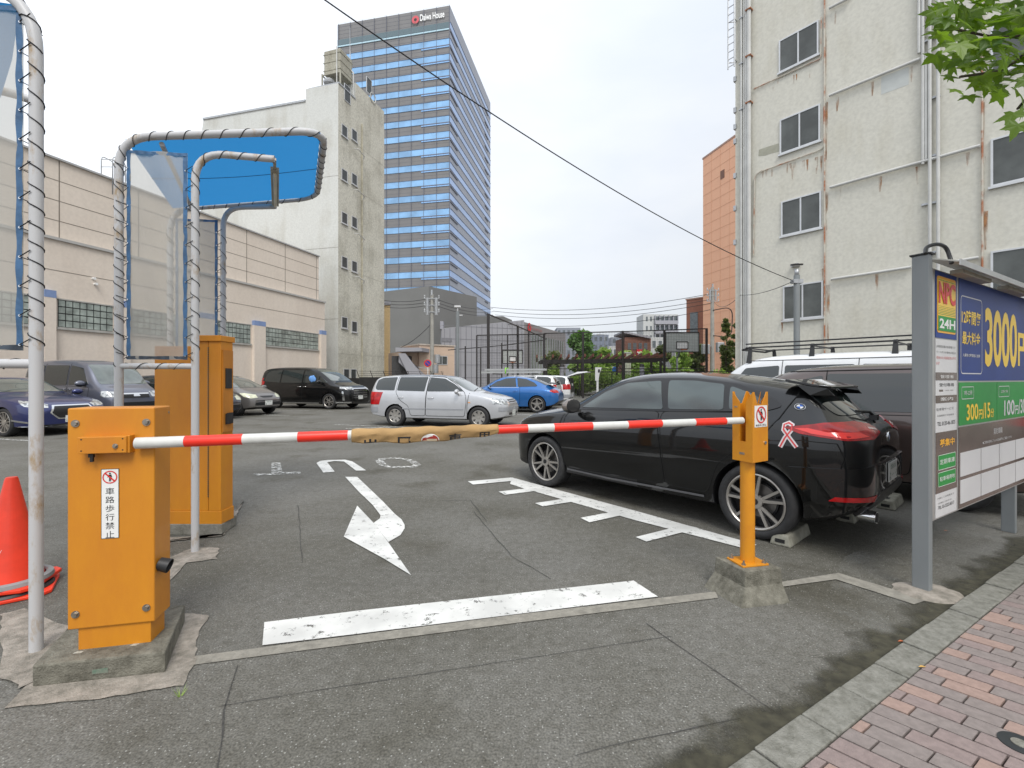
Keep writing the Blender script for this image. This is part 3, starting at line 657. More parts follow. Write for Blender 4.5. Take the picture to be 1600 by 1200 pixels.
def side_panel(root, a, b, zlo, zhi, bl='blue'):
    """clear vinyl sheet with hems, grommets and lashings between two posts at a and b"""
    d = (b-a).normalized(); g = .058; A_, B_ = a+d*g, b-d*g
    bm = newbm(); n1, n2 = 14, 24; nrm = V(d.y, -d.x, 0)
    gr_ = [[bm.verts.new(A_.lerp(B_, i/n1)+V(0, 0, zlo+(zhi-zlo)*j/n2)+nrm*(.012*math.sin(i*.7+j*.35)*math.sin(math.pi*i/n1))) for j in range(n2+1)] for i in range(n1+1)]
    for i in range(n1):
        for j in range(n2): bm.faces.new((gr_[i][j], gr_[i+1][j], gr_[i+1][j+1], gr_[i][j+1]))
    sh = fin(bm, 'vinyl_sheet', M_VINYL, root, smooth=True)
    e = nrm*.004
    for p, sd, ph in ((A_, d, 0), (B_, -d, 2)):
        fin(wav(p+V(0, 0, zlo)+e, p+V(0, 0, zhi)+e, .034, sd, ph=ph), 'hem', M_HEM, root)
    fin(wav(A_+V(0, 0, zlo)+e*1.5, B_+V(0, 0, zlo)+e*1.5, .03, V(0, 0, 1)), 'hem', M_HEMD, root)
    fin(wav(A_+V(0, 0, zhi)+e*1.5, B_+V(0, 0, zhi)+e*1.5, .03, V(0, 0, -1)), 'hem', M_HEM, root)
    bm = newbm(); br = newbm(); z = zlo+.03; k = 0
    while z < zhi:
        for p, q, sd in ((A_, a, -1), (B_, b, 1)):
            c_ = p-d*sd*.012+V(0, 0, z)+e*1.6
            cyl(bm, c_, c_+e, .006, seg=10)
            tube(br, [c_+e, q+V(0, 0, z+.03)+nrm*.036], .0028, seg=5); tube(br, [c_-e*2, q+V(0, 0, z-.03)-nrm*.04+d*sd*.0], .0025, seg=5)
        z += .155
    gm_ = fin(bm, 'grommet', M_CHROME, root); return br
def canopy(root, A, B, D, C, R1, R2, zt, arms=True):
    r = .031
    loop = fillet([V(A.x, A.y, 0.0), V(A.x, A.y, zt), R1, R2, V(D.x, D.y, zt), V(D.x, D.y, 0)], .26, 8)
    bm = newbm(); tube(bm, loop, r, seg=20); fin(bm, 'frame_pipe', M_POLE, root, smooth=True)
    za = zt-.085
    ropes = newbm()
    bA = fillet([V(B.x, B.y, 0), V(B.x, B.y, za), R1.lerp(V(B.x, B.y, R1.z), .42)+V(0, .05, za-R1.z)], .24, 8)
    bm = newbm(); tube(bm, bA, .029, seg=20); fin(bm, 'inner_pipe', M_POLE, root, smooth=True)
    bC = fillet([V(C.x, C.y, 0), V(C.x, C.y, zt+.05), R2.lerp(V(C.x, C.y, R2.z), .42)+V(0, -.05, zt+.05-R2.z)], .24, 8)
    bm = newbm(); tube(bm, bC, .029, seg=20); fin(bm, 'inner_pipe', M_POLE, root, smooth=True)
    lash(ropes, [p for p in loop if p.z > 1.7], r, .16)
    lash(ropes, [p for p in bA if p.z > 1.7]+[V(B.x, B.y, 1.6)][:0], .029, .17)
    for b_ in (bA, bC): lash(ropes, [V(b_[0].x, b_[0].y, 1.6), V(b_[0].x, b_[0].y, za-.2)], .029, .155)
    for p in (A, D): lash(ropes, [V(p.x, p.y, 1.55), V(p.x, p.y, zt-.2)], r, .155)
    for a_, b_ in ((A, B), (D, C)):
        bm = newbm(); tube(bm, [V(a_.x, a_.y, 1.555), V(b_.x, b_.y, 1.555)], .024, seg=16); fin(bm, 'rail', M_POLE, root, smooth=True)
        bx = side_panel(root, V(a_.x, a_.y, 0), V(b_.x, b_.y, 0), 1.61, zt-.10)
        fin(bx, 'cord', M_ROPE, root)
    lash(ropes, [V(A.x+.05, A.y, 1.555), V(B.x-.05, B.y, 1.555)], .024, .16)
    fin(ropes, 'lashing_rope', M_ROPE, root, smooth=True)
    # roof sheet
    c = [V(A.x, A.y, zt), R1, R2, V(D.x, D.y, zt)]; n = 16; cen = sum(c, V(0, 0, 0))/4
    c = [cen+(p-cen)*.955 for p in c]
    bm = newbm(); g_ = []
    for i in range(n+1):
        row = []
        for j in range(n+1):
            u_, v_ = i/n, j/n; p = c[0]*(1-u_)*(1-v_)+c[1]*u_*(1-v_)+c[2]*u_*v_+c[3]*(1-u_)*v_
            row.append(bm.verts.new(p-V(0, 0, .035*math.sin(math.pi*u_)*math.sin(math.pi*v_))))
        g_.append(row)
    for i in range(n):
        for j in range(n): bm.faces.new((g_[i][j], g_[i+1][j], g_[i+1][j+1], g_[i][j+1]))
    fin(bm, 'roof_sheet', M_TARP, root, smooth=True)
    # rear roof brace pipe and the seam of the tarpaulin
    bm = newbm(); tube(bm, [c[0].lerp(c[1], .18)-V(0, 0, .05), c[3].lerp(c[2], .14)-V(0, 0, .05)], .02, seg=12); fin(bm, 'roof_brace', M_POLE, root, smooth=True)
    m1, m2 = c[0].lerp(c[3], .48), c[1].lerp(c[2], .48)
    bm = newbm(); tube(bm, [m1.lerp(m2, k/12)-V(0, 0, .004+.035*math.sin(math.pi*k/12)*math.sin(math.pi*.48)) for k in range(13)], .003, seg=5); fin(bm, 'seam', M_HEM, root)
    return bA[-1], bC[-1]
cA, cB = V(-3.24, 3.75, 0), V(-2.66, 3.82, 0); sv = V(-.78, 1.6, 0)
cD, cC = cA+sv, cB+sv
can = thing('tarpaulin_canopy', 'weather canopy of white pipes with blue tarpaulin roof over the payment machine', 'canopy', (-3.2, 4.6, 0))
can['label'] = 'pipe canopy whose blue tarpaulin roof juts out right, over the payment machine'
e1, e2 = canopy(can, cA, cB, cD, cC, P(508, 204, 3.95)+V(0, 0, 0), P(495, 309, 5.45), 3.44)
fx = thing('tube_light', 'long narrow tube light fixed under the blue canopy roof', 'light fixture', (e1+e2)/2)
bm = newbm(); bar(bm, e1.lerp(e2, .12)-V(0, 0, .02), e1.lerp(e2, .9)-V(0, 0, .02), .07, .035); fin(bm, 'housing', M_FIX, fx, bevel=.004)
bm = newbm(); tube(bm, [e1.lerp(e2, .15)-V(0, 0, .052), e1.lerp(e2, .87)-V(0, 0, .052)], .014, seg=12); fin(bm, 'tube', pm('tube_glass', (.62, .58, .46), .3), fx, smooth=True)
bm = newbm(); bar(bm, e1+V(0, 0, .0), e1.lerp(e2, .14)-V(0, 0, .02), .025, .02); fin(bm, 'bracket', M_STEEL, fx)
# nearer canopy, mostly left of the frame
can2 = thing('tarpaulin_canopy', 'nearest pipe canopy with clear vinyl side at the left edge, beside the traffic cone', 'canopy', (-3.0, 2.6, 0))
pE, pF = V(-2.53, 2.42, 0), V(-3.35, 2.3, 0)
r_ = .029; loop = fillet([V(pE.x, pE.y, 0), V(pE.x, pE.y, 3.52), V(-4.4, 2.15, 3.6), V(-4.7, 3.1, 3.6), V(-3.6, 3.25, 3.5), V(-3.45, 3.3, 3.46)], .34, 9)
bm = newbm(); tube(bm, loop, r_, seg=20); fin(bm, 'frame_pipe', M_POLE, can2, smooth=True)
bm = newbm(); tube(bm, [V(pF.x, pF.y, 0), V(pF.x, pF.y, 3.45)], .028, seg=20); tube(bm, [V(-3.45, 3.3, 0), V(-3.45, 3.3, 3.46)], .001, seg=4); fin(bm, 'inner_pipe', M_POLE, can2, smooth=True)
bm = newbm(); tube(bm, [V(pE.x, pE.y, 1.53), V(pF.x, pF.y, 1.53)], .025, seg=16); fin(bm, 'rail', M_POLE, can2, smooth=True)
ropes = side_panel(can2, pF, pE, 1.60, 3.42); 
lash(ropes, [p for p in loop[:14]][1:], r_, .155); lash(ropes, [V(pE.x, pE.y, 1.6), V(pE.x, pE.y, 3.15)], r_, .115); lash(ropes, [V(pE.x-.06, pE.y, 1.53), V(pF.x, pF.y, 1.53)], .025, .12)
fin(ropes, 'lashing_rope', M_ROPE, can2, smooth=True)
bm = newbm(); face(bm, [V(-2.66, 2.46, 3.47), V(-3.12, 2.84, 3.44), V(-3.62, 3.22, 3.44), V(-4.62, 3.05, 3.55), V(-4.35, 2.2, 3.55)]); fin(bm, 'roof_sheet', M_TARP, can2)
# ---------------------------------------------------------------- traffic cones, two nested with rubber weights
M_CONE = pm('cone_red', (.80, .045, .014), .45, var=.12, scale=5)
M_GREYW = pm('grey_weight', (.24, .25, .25), .7, var=.2)
cc = G(18, 924); cc.z = 0
cone = thing('traffic_cone', 'upper red traffic cone with faint white lettering, beside the left canopy post', 'traffic cone', cc+V(0, 0, .045), 0, 'stacked traffic cones')
bm = newbm(); lathe(bm, [(.165, .03), (.158, .05), (.034, .72), (.028, .735), (0, .737)], cone.location, seg=36); fin(bm, 'body', M_CONE, cone, smooth=True)
def rbox(bm, c, w, h, rz, cut=.05):
    a = w/2; pts = [(-a+cut, -a), (a-cut, -a), (a, -a+cut), (a, a-cut), (a-cut, a), (-a+cut, a), (-a, a-cut), (-a, -a+cut)]
    M = Matrix.Rotation(rz, 3, 'Z'); prism(bm, [Vector(c)+M @ V(x, y, 0) for x, y in pts], (0, 0, h))
bm = newbm(); rbox(bm, cone.location+V(0, 0, .004), .40, .026, R(20)); fin(bm, 'base', M_CONE, cone, bevel=.006)
bm = newbm(); lathe(bm, [(.21, .031), (.205, .055), (.175, .062), (.166, .05)], cone.location, seg=32); fin(bm, 'weight_ring', M_GREYW, cone, smooth=True)
for k_, (sx0, txt) in enumerate([(0, '—MKG')]):
    o_ = text('-MKCV', V(0, 0, 0), V(1, 0, 0), V(0, 0, 1), .085, .018, M_WHITE, None)
    bmx = bmesh.new(); bmx.from_mesh(o_.data); bpy.data.objects.remove(o_)
    for v in bmx.verts:
        z = .245+v.co.z+v.co.x*.15; rad = .158-(z-.05)*(.158-.034)/.67+.0012; a = -math.pi/2-.25+(v.co.x)/.12
        v.co = cone.location+V(rad*math.cos(a), rad*math.sin(a), z)
    fin(bmx, 'lettering', M_WHITE, cone)
cone2 = thing('traffic_cone', 'lower red traffic cone of which only the base shows under the upper one', 'traffic cone', cc, 0, 'stacked traffic cones')
bm = newbm(); rbox(bm, cc+V(.03, -.02, .002), .42, .024, R(38)); fin(bm, 'base', M_CONE, cone2, bevel=.006)
bm = newbm(); lathe(bm, [(.20, .024), (.205, .03), (.195, .044), (.17, .044)], cc+V(.03, -.02, 0), seg=32); fin(bm, 'weight_ring', M_BLK, cone2, smooth=True)
# ---------------------------------------------------------------- price board
M_GPOST = pm('grey_post', (.20, .215, .22), .45, var=.10, scale=2, stretch=(1, 1, .4))
M_SBLUE = pm('sign_blue', (.010, .040, .21), .4, var=.15, scale=1.5, spec=.25); M_SGREEN = pm('sign_green', (.02, .26, .05), .4, var=.08, spec=.25)
M_SYEL = pm('sign_yellow', (.90, .60, .03), .35, var=0); M_SBROWN = pm('sign_brown', (.115, .085, .07), .22, var=.2, scale=1.2)
M_SWHITE = pm('sign_white', (.62, .62, .62), .35, var=.03); M_SRED = pm('sign_red', (.70, .02, .015), .35, var=0); M_SORANGE = pm('sign_orange', (.85, .42, .02), .35, var=0)
M_ALU = pm('aluminium', (.48, .48, .46), .35, metal=.6, var=.06)
S = Wall((2.84, 3.12), (.857, .515)); SU = S.p(1, 0)-S.p(0, 0); SZ = V(0, 0, 1)
board = thing('price_board', 'blue, green and white parking price board between grey posts by the pavement', 'sign board', S.p(1.2, 0))
def sq(name, t0, t1, z0, z1, e, mat, parent=board, r=0, th=.0016):
    bm = newbm()
    if not r: S.quad(bm, t0, t1, z0, z1, e-th, e, 0)
    else:
        pts = []
        for cx, cz_, a0 in ((t1-r, z1-r, 0), (t0+r, z1-r, 90), (t0+r, z0+r, 180), (t1-r, z0+r, 270)):
            for k in range(5): a = R(a0+k*22.5); pts.append(S.p(cx+r*math.cos(a), cz_+r*math.sin(a), e-th))
        prism(bm, pts, S.p(0, 0, th)-S.p(0, 0, 0))
    return fin(bm, name, mat, parent)
def frame(name, t0, t1, z0, z1, e, mat, w, r=.02):
    bm = newbm(); k = []
    for rr_2, off in ((r, 0), (max(.001, r-w), w)):
        pts = []
        for cx, cz_, a0 in ((t1-off-rr_2, z1-off-rr_2, 0), (t0+off+rr_2, z1-off-rr_2, 90), (t0+off+rr_2, z0+off+rr_2, 180), (t1-off-rr_2, z0+off+rr_2, 270)):
            for j in range(5): a = R(a0+j*22.5); pts.append(bm.verts.new(S.p(cx+rr_2*math.cos(a), cz_+rr_2*math.sin(a), e)))
        k.append(pts)
    n = len(k[0])
    for i in range(n): bm.faces.new((k[0][i], k[0][(i+1) % n], k[1][(i+1) % n], k[1][i]))
    return fin(bm, name, mat, board)
def tx(s, t0, t1, z0, z1, mat, e=.0105, bold=.0, name='lettering'):
    return text(s, S.p(t0, z0, e), SU, SZ, t1-t0, z1-z0, mat, board, name, bold=bold)
T0, T1, ZB_, ZT_ = .02, 3.55, .455, 2.225
bm = newbm(); S.quad(bm, T0, T1, ZB_, ZT_, -.05, 0); fin(bm, 'panel', M_ALU, board, bevel=.003)
tc0, tc1 = .035, .275            # left column
tz = lambda px: S.t(px)
c0_, c1_ = S.t(1461), S.t(1494)
zz_ = lambda y: S.z(1476, y)
sq('column_blue', c0_, c1_, zz_(529), ZT_-.01, .003, M_SBLUE)
sq('column_white', c0_, c1_, ZB_+.012, zz_(531), .0025, M_SWHITE)
sq('notice_header', c0_+.002, c1_-.002, zz_(594), zz_(582), .005, M_SBROWN); sq('notice_header', c0_+.002, c1_-.002, zz_(629), zz_(617.5), .005, M_SBROWN)
sq('column_brown', c0_, c1_, zz_(767), zz_(674), .005, M_SBROWN)
l0, l1 = S.t(1463), S.t(1492)
sq('emblem_border', l0, l1, zz_(521), zz_(434), .005, M_SORANGE, r=.022); sq('emblem_field', l0+.012, l1-.012, zz_(518), zz_(438), .0065, pm('emblem_yellow', (.86, .55, .05), .35, var=0), r=.014)
sq('emblem_green', l0+.012, l1-.012, zz_(518), zz_(495), .008, M_SGREEN)
tx('NPC', l0+.02, l1-.02, zz_(476), zz_(442), M_SRED, .0095, bold=.035); tx('24H', l0+.03, l1-.028, zz_(514), zz_(499), M_WHITE, .0095, bold=.03)
bm = newbm()
for k in range(6): z_ = zz_(480+k*2.4); S.quad(bm, l0+.014, l1-.014, z_-.0012*(1+k*.35), z_, .0068, .0078)
S.quad(bm, l0+.016, l1-.016, zz_(440.3), zz_(439.7), .0068, .0078); fins(bm, 'emblem_stripe', M_SGREEN, board)
ink2 = pm('grey_ink', (.16, .16, .16), .6, var=0); pin = pm('pink_ink', (.62, .22, .22), .6, var=0)
tx('24時間営業の駐車場です', c0_+.012, c1_-.03, zz_(544), zz_(540), ink2, .0045); tx('ゲート内での事故は責任を', c0_+.012, c1_-.02, zz_(552.5), zz_(549), ink2, .0045)
tx('現金のみ 高額紙幣は不可', c0_+.012, c1_-.02, zz_(561.5), zz_(557), pin, .0045); tx('8-27', c0_+.012, c0_+.07, zz_(570), zz_(566), pin, .0045)
tx('管理者', c0_+.08, c1_-.075, zz_(591), zz_(586), M_WHITE, .0065); tx('受付専用', c0_+.07, c1_-.065, zz_(604), zz_(598.5), M_INK, .0045)
tx('■ ＝＝', c0_+.07, c1_-.07, zz_(611.5), zz_(608.5), M_SBROWN, .0045); tx('案内', c0_+.08, c1_-.09, zz_(626), zz_(620.5), M_WHITE, .0065)
tx('駐車場サービス', c0_+.014, c1_-.07, zz_(641), zz_(636.5), ink2, .0045); tx('お客様受付 年中無休', c0_+.03, c1_-.06, zz_(650), zz_(647), ink2, .0045); tx('TEL 0120-46-1873', c0_+.03, c1_-.035, zz_(664), zz_(658), M_INK, .0045)
tx('募集中', c0_+.068, c1_-.06, zz_(697), zz_(685), M_SORANGE, .0065, bold=.02)
for a, b, s_ in ((732, 709, '定期車庫'), (757.5, 735.5, '駐車場用地')):
    sq('notice_button', c0_+.036, c1_-.034, zz_(a), zz_(b), .0065, M_SGREEN, r=.012); frame('notice_outline', c0_+.036, c1_-.034, zz_(a), zz_(b), .0072, M_WHITE, .003, .012)
    tx(s_, c0_+.065, c1_-.06, zz_(a-8), zz_(b+7), M_WHITE, .008)
tx('＊詳しくは係員まで', c0_+.03, c1_-.06, zz_(776.5), zz_(773.5), ink2, .0045); tx('お問い合わせ', c0_+.05, c1_-.11, zz_(784), zz_(781.5), ink2, .0045); tx('TEL 03-3222-8317', c0_+.045, c1_-.06, zz_(792), zz_(787), M_INK, .0045)
# main field
m0 = S.t(1497.5); m1 = T1-.02
zB1, zG1, zG0 = S.z(1500, 595), S.z(1500, 597.5), S.z(1500, 665)
sq('field_blue', m0, m1, zB1, ZT_-.01, .003, M_SBLUE)
gm = S.t(1557)
sq('field_green', m0, gm-.006, zG0, zG1, .003, M_SGREEN); sq('field_green', gm+.004, S.t(1625), zG0, zG1, .003, M_SGREEN); sq('field_green', S.t(1625)+.01, m1, zG0, zG1, .003, M_SGREEN)
sq('field_brown', m0, m1, ZB_+.012, zG0-.012, .003, M_SBROWN)
frame('outline', S.t(1500), S.t(1533.5), S.z(1516, 584.5), S.z(1516, 465), .0042, M_SWHITE, .008, .04)
tx('12時間毎', S.t(1501.5), S.t(1531.5), S.z(1516, 508), S.z(1516, 486), M_SYEL, .0045, bold=.02)
tx('最大料金', S.t(1502.5), S.t(1530.5), S.z(1516, 539), S.z(1516, 519), M_SYEL, .0045, bold=.012)
tx('入庫後12時間毎に加算', S.t(1503), S.t(1530), S.z(1516, 558), S.z(1516, 553), M_SWHITE, .0045, bold=.01)
tx('3000', S.t(1538), S.t(1588), S.z(1563, 574), S.z(1563, 486), M_SYEL, .0045, bold=.03)
tx('円', S.t(1589.5), S.t(1607), S.z(1597, 572), S.z(1597, 521), M_SYEL, .0045, bold=.03)
for a, b, ya, yb, s_ in ((1501.5, 1520.5, 604, 623.5, '7時-22時'), (1559.5, 1576, 603, 620, '22時-7時')):
    frame('outline', S.t(a), S.t(b), S.z((a+b)/2, yb), S.z((a+b)/2, ya), .0042, M_SWHITE, .005, .014); tx(s_, S.t(a+3.5), S.t(b-2.5), S.z((a+b)/2, yb-6), S.z((a+b)/2, ya+6), M_SWHITE, .0045)
def price(px0, px1, y0, y1, parts, mat):
    zt_, zb_ = S.z((px0+px1)/2, y0), S.z((px0+px1)/2, y1)
    for s_, a, b, k in parts:
        ta, tb = S.t(px0)+(S.t(px1)-S.t(px0))*a, S.t(px0)+(S.t(px1)-S.t(px0))*b
        tx(s_, ta, tb, zb_, zb_+(zt_-zb_)*k, mat, .0045, bold=.02)
price(1509, 1552, 630, 654.5, [('300', 0, .40, 1), ('円', .42, .56, .6), ('/', .57, .64, 1), ('15', .65, .85, 1), ('分', .87, 1, .6)], M_SYEL)
price(1568, 1606, 624, 647, [('100', 0, .40, 1), ('円', .42, .56, .6), ('/', .57, .64, 1), ('30', .65, .85, 1), ('分', .87, 1, .6)], M_SWHITE)
tx('契約車輌', S.t(1551.5), S.t(1565), S.z(1558, 677.5), S.z(1558, 668), M_SWHITE, .0045); tx('◀ご契約の際はこちらの区画番号をご確認ください', S.t(1534), S.t(1580), S.z(1557, 689), S.z(1557, 685), M_SWHITE, .0045)
zc1, zc2, zc3, zc4 = S.z(1503, 707), S.z(1503, 744), S.z(1503, 749.5), S.z(1503, 786)
t_ = m0+.025; 
bm = newbm(); cw = S.t(1531)-t_
while t_+cw < m1:
    for a, b in ((zc2, zc1), (zc4, zc3)): S.quad(bm, t_, t_+cw, a, b, .003, .0055)
    t_ += cw+.017
fins(bm, 'blank_cell', M_SWHITE, board)
# light hood above the panel
bm = newbm()
def hoodp(t0, t1, e0, z0, e1, z1, th=.012): prism(bm, [S.p(t0, z0, e0), S.p(t1, z0, e0), S.p(t1, z1, e1), S.p(t0, z1, e1)], (0, 0, th))
hoodp(.10, 3.5, -.04, 2.295, .14, 2.235, .012); fin(bm, 'light_hood', pm('hood_paint', (.50, .49, .44), .5, var=.08), board, bevel=.002)
bm = newbm(); hoodp(.10, 3.5, .141, 2.215, .149, 2.215, .04); fin(bm, 'hood_lip', M_ALU, board)
bm = newbm()
for k in range(3): a = S.p(.35+k*1.1, 2.215, .06); b = S.p(1.0+k*1.1, 2.215, .06); bar(bm, a, b, .07, .03)
fins(bm, 'hood_lamp', M_FIX, board, bevel=.003)
# posts
for (pp_, px) in ((S.p(-.04, 0, -.01), 0), (S.p(2.22, 0, -.06), 1)):
    bm = newbm(); top = 2.29 if px == 0 else 2.2
    box(bm, (pp_.x, pp_.y, top/2), (.060, .095, top), rz=S.rz()); po = fin(bm, 'post', M_GPOST, board, bevel=.006)
    if px == 0:
        bm = newbm(); box(bm, (pp_.x, pp_.y, top+.006), (.075, .115, .012), rz=S.rz()); fin(bm, 'post_cap', M_BLK, po, bevel=.002)
a = S.p(-.04, 2.302, .01)
bm = newbm(); tube(bm, fillet([a+V(-.03, -.03, -.01), a+V(0, 0, .045), S.p(.03, 2.37, .05), S.p(.125, 2.355, .07), S.p(.125, 2.27, .09), S.p(.11, 2.235, .1)], .06, 6), .0125, seg=12); fin(bm, 'power_hose', pm('rubber_hose', (.035, .035, .035), .35, var=.1), board, smooth=True)
# mortar collar at the post foot
pts = []; pf = S.p(-.055, 0, 0)
bm = newbm(); lathe(bm, [(.0, .022), (.10, .022), (.135, .016), (.165, .002)], (pf.x+.02, pf.y-.01, .002), seg=22)
for v in bm.verts: v.co.x += .012*math.sin(v.co.y*60); v.co.x += (v.co.x-pf.x)*.25
fin(bm, 'mortar_collar', M_PATCH, board, smooth=True)
# ---------------------------------------------------------------- buildings
def wallmat(name, col, stain, rough=.85, lo=.30, hi=.62, sx=.9, sz=.10, fine=.25, bump=.25, joints=None, s2=None):
    """rendered wall: colour, vertical run-off stains, fine mottling; joints = (width, height, colour) for panel joints"""
    m = bpy.data.materials.new(name); m.use_nodes = True; n, l = m.node_tree.nodes, m.node_tree.links; b = n['Principled BSDF']
    t = n.new('ShaderNodeTexCoord')
    mp = n.new('ShaderNodeMapping'); mp.inputs['Scale'].default_value = (sx, sx, sz); l.new(t.outputs['Object'], mp.inputs[0])
    a = n.new('ShaderNodeTexNoise'); a.inputs['Scale'].default_value = 1.6; a.inputs['Detail'].default_value = 9; a.inputs['Roughness'].default_value = .62; l.new(mp.outputs[0], a.inputs['Vector'])
    c = n.new('ShaderNodeTexNoise'); c.inputs['Scale'].default_value = .45; c.inputs['Detail'].default_value = 7; l.new(t.outputs['Object'], c.inputs['Vector'])
    ad = n.new('ShaderNodeMath'); ad.operation = 'MULTIPLY_ADD'; ad.inputs[1].default_value = .5; l.new(a.outputs['Fac'], ad.inputs[0])
    hf = n.new('ShaderNodeMath'); hf.operation = 'MULTIPLY'; hf.inputs[1].default_value = .5; l.new(c.outputs['Fac'], hf.inputs[0]); l.new(hf.outputs[0], ad.inputs[2])
    r = n.new('ShaderNodeValToRGB'); r.color_ramp.elements[0].position = lo; r.color_ramp.elements[1].position = hi
    r.color_ramp.elements[0].color = (*stain, 1); r.color_ramp.elements[1].color = (*col, 1); l.new(ad.outputs[0], r.inputs[0])
    f = n.new('ShaderNodeTexNoise'); f.inputs['Scale'].default_value = 9; f.inputs['Detail'].default_value = 6; l.new(t.outputs['Object'], f.inputs['Vector'])
    rf = n.new('ShaderNodeValToRGB'); rf.color_ramp.elements[0].color = (1-fine,)*3+(1,); rf.color_ramp.elements[1].color = (1+fine*.3,)*3+(1,); rf.color_ramp.elements[0].position = .3; rf.color_ramp.elements[1].position = .65; l.new(f.outputs['Fac'], rf.inputs[0])
    mu = n.new('ShaderNodeMix'); mu.data_type = 'RGBA'; mu.blend_type = 'MULTIPLY'; mu.inputs['Factor'].default_value = 1; l.new(r.outputs[0], mu.inputs['A']); l.new(rf.outputs[0], mu.inputs['B'])
    l.new(mu.outputs['Result'], b.inputs['Base Color']); b.inputs['Roughness'].default_value = rough
    bp = n.new('ShaderNodeBump'); bp.inputs['Strength'].default_value = bump; bp.inputs['Distance'].default_value = .02; l.new(f.outputs['Fac'], bp.inputs['Height']); l.new(bp.outputs[0], b.inputs['Normal'])
    return m
M_WWALL = wallmat('render_white_right', (.60, .585, .515), (.51, .485, .40), lo=.26, hi=.50, fine=.10, bump=.2)
M_TANW = wallmat('panel_tan', (.74, .655, .565), (.66, .575, .49), fine=.06, bump=.05)
M_DIRTY = wallmat('render_dirty', (.60, .58, .50), (.37, .35, .285), lo=.33, hi=.52, sx=.55, sz=.055, fine=.25)
M_PALE = wallmat('render_pale', (.56, .57, .545), (.42, .41, .36), lo=.28, hi=.52, sx=.6, sz=.06, fine=.10)
M_WINF = pm('window_frame_alu', (.55, .56, .57), .4, metal=.3, var=.05)
M_WGL = pm('wired_glass', (.085, .092, .088), .25, var=.25, scale=1.2, spec=.4)
M_JOINT = pm('joint_line', (.20, .17, .14), .9, var=0)
M_PIPE = pm('white_pipe', (.52, .52, .50), .5, var=.08, scale=2, col2=None)
M_RUSTP = pm('rusty_pipe', (.50, .47, .40), .6, scale=2.2, col2=(.34, .13, .06), lo=.36, hi=.52)
M_GAL = pm('galvanised', (.40, .41, .42), .45, metal=.5, var=.12, scale=8)
def block(root, name, mat, base, z0, z1):
    """closed upright block on a convex footprint"""
    bm = newbm(); prism(bm, [V(p[0], p[1], z0) for p in base], (0, 0, z1-z0)); return fin(bm, name, mat, root)
def window(root, W, t0, t1, z0, z1, e=.0, sash=1, fr=.05, dep=.10, sill=True, glass=None, mat=None):
    """frame ring standing in the wall plane with the pane set behind it; every window its own object"""
    mat = mat or M_WINF
    bm = newbm()
    W.quad(bm, t0, t1, z1-fr, z1, e-.02, e+.03); W.quad(bm, t0, t1, z0, z0+fr, e-.02, e+.03)
    W.quad(bm, t0, t0+fr, z0+fr, z1-fr, e-.02, e+.03); W.quad(bm, t1-fr, t1, z0+fr, z1-fr, e-.02, e+.03)
    for k in range(sash):
        c = t0+(t1-t0)*(k+1)/(sash+1); W.quad(bm, c-fr*.5, c+fr*.5, z0+fr, z1-fr, e-.02, e+.022)
    w = fin(bm, 'window', mat, root)
    bm = newbm(); W.quad(bm, t0+fr*.5, t1-fr*.5, z0+fr*.5, z1-fr*.5, e-.015, e+.008); fin(bm, 'pane', glass or M_WGL, w)
    if sill: bm = newbm(); W.quad(bm, t0-.05, t1+.05, z0-.07, z0-.003, e-.02, e+.08); fin(bm, 'sill', mat, w)
    return w
# --- right-hand building with pipes
RW = Wall((11.5, 18.2), (.62, -.785))
root = thing('office_building', 'tall off-white building with rust-streaked walls and pipes at the right', 'building', (10.5, 19.4, 0))
RW_t0 = RW.t(1149); n3 = V(RW.n.x, RW.n.y, 0); far = RW.p(RW_t0, 0); near = RW.p(12.5, 0)
block(root, 'wall', M_WWALL, [far, near, near-n3*12, far-n3*12+RW.p(1, 0)*0], 0, 24)
def rz_(py, px): return RW.z(px, py)
wins = [(1217.5, 1279.5, 48, 100, 1), (1219, 1282, 175, 231, 1), (1221, 1283.5, 307, 363, 1), (1224, 1286.5, 443, 498, 1)]
for a, b, y0, y1, k in wins:
    window(root, RW, RW.t(a), RW.t(b), RW.z((a+b)/2, y1), RW.z((a+b)/2, y0), e=.02, fr=.055)
pitch = RW.z(1250, 335)-RW.z(1250, 470)
for k in range(4):
    z0 = RW.z(1600, 280)+(k-1)*pitch*1.0; z1 = z0+1.45
    window(root, RW, RW.t(1548), RW.t(1548)+2.35, z0-.02, z1, e=.02, fr=.055)
def hpipe(px0, py0, px1, py1, r=.05, mat=M_PIPE, off=.10, name='pipe'):
    bm = newbm(); tube(bm, [RW.pp(px0, py0, off), RW.pp(px1, py1, off)], r, seg=10); fin(bm, name, mat, root, smooth=True)
hpipe(1297, 151, 1438, 94); hpipe(1297, 15, 1330, -2); hpipe(1298, 294, 1532, 229); hpipe(1300, 437, 1425, 418); hpipe(1478, 412, 1530, 403)
for px, y0, y1, r, off in [(1437, -30, 85, .045, .1), (1443, -30, 258, .045, .1), (1454, -30, 470, .05, .12), (1467, -30, 470, .05, .12), (1448, 85, 250, .04, .1)]:
    bm = newbm(); t = RW.t(px); z0, z1 = max(0, RW.z(px, y1)), RW.z(px, y0) ; z1 = max(z1, 21)
    if px == 1448: z1 = RW.z(px, 85)
    tube(bm, [RW.p(t, z0, off), RW.p(t, z1, off)], r, seg=10); pp_ = fin(bm, 'pipe', M_PIPE, root, smooth=True)
for y in (62, 155, 245, 318, 395):
    bm = newbm(); RW.quad(bm, RW.t(1440), RW.t(1470), RW.z(1455, y)-.03, RW.z(1455, y)+.03, 0, .09); fin(bm, 'pipe_clamp', M_GAL, root)
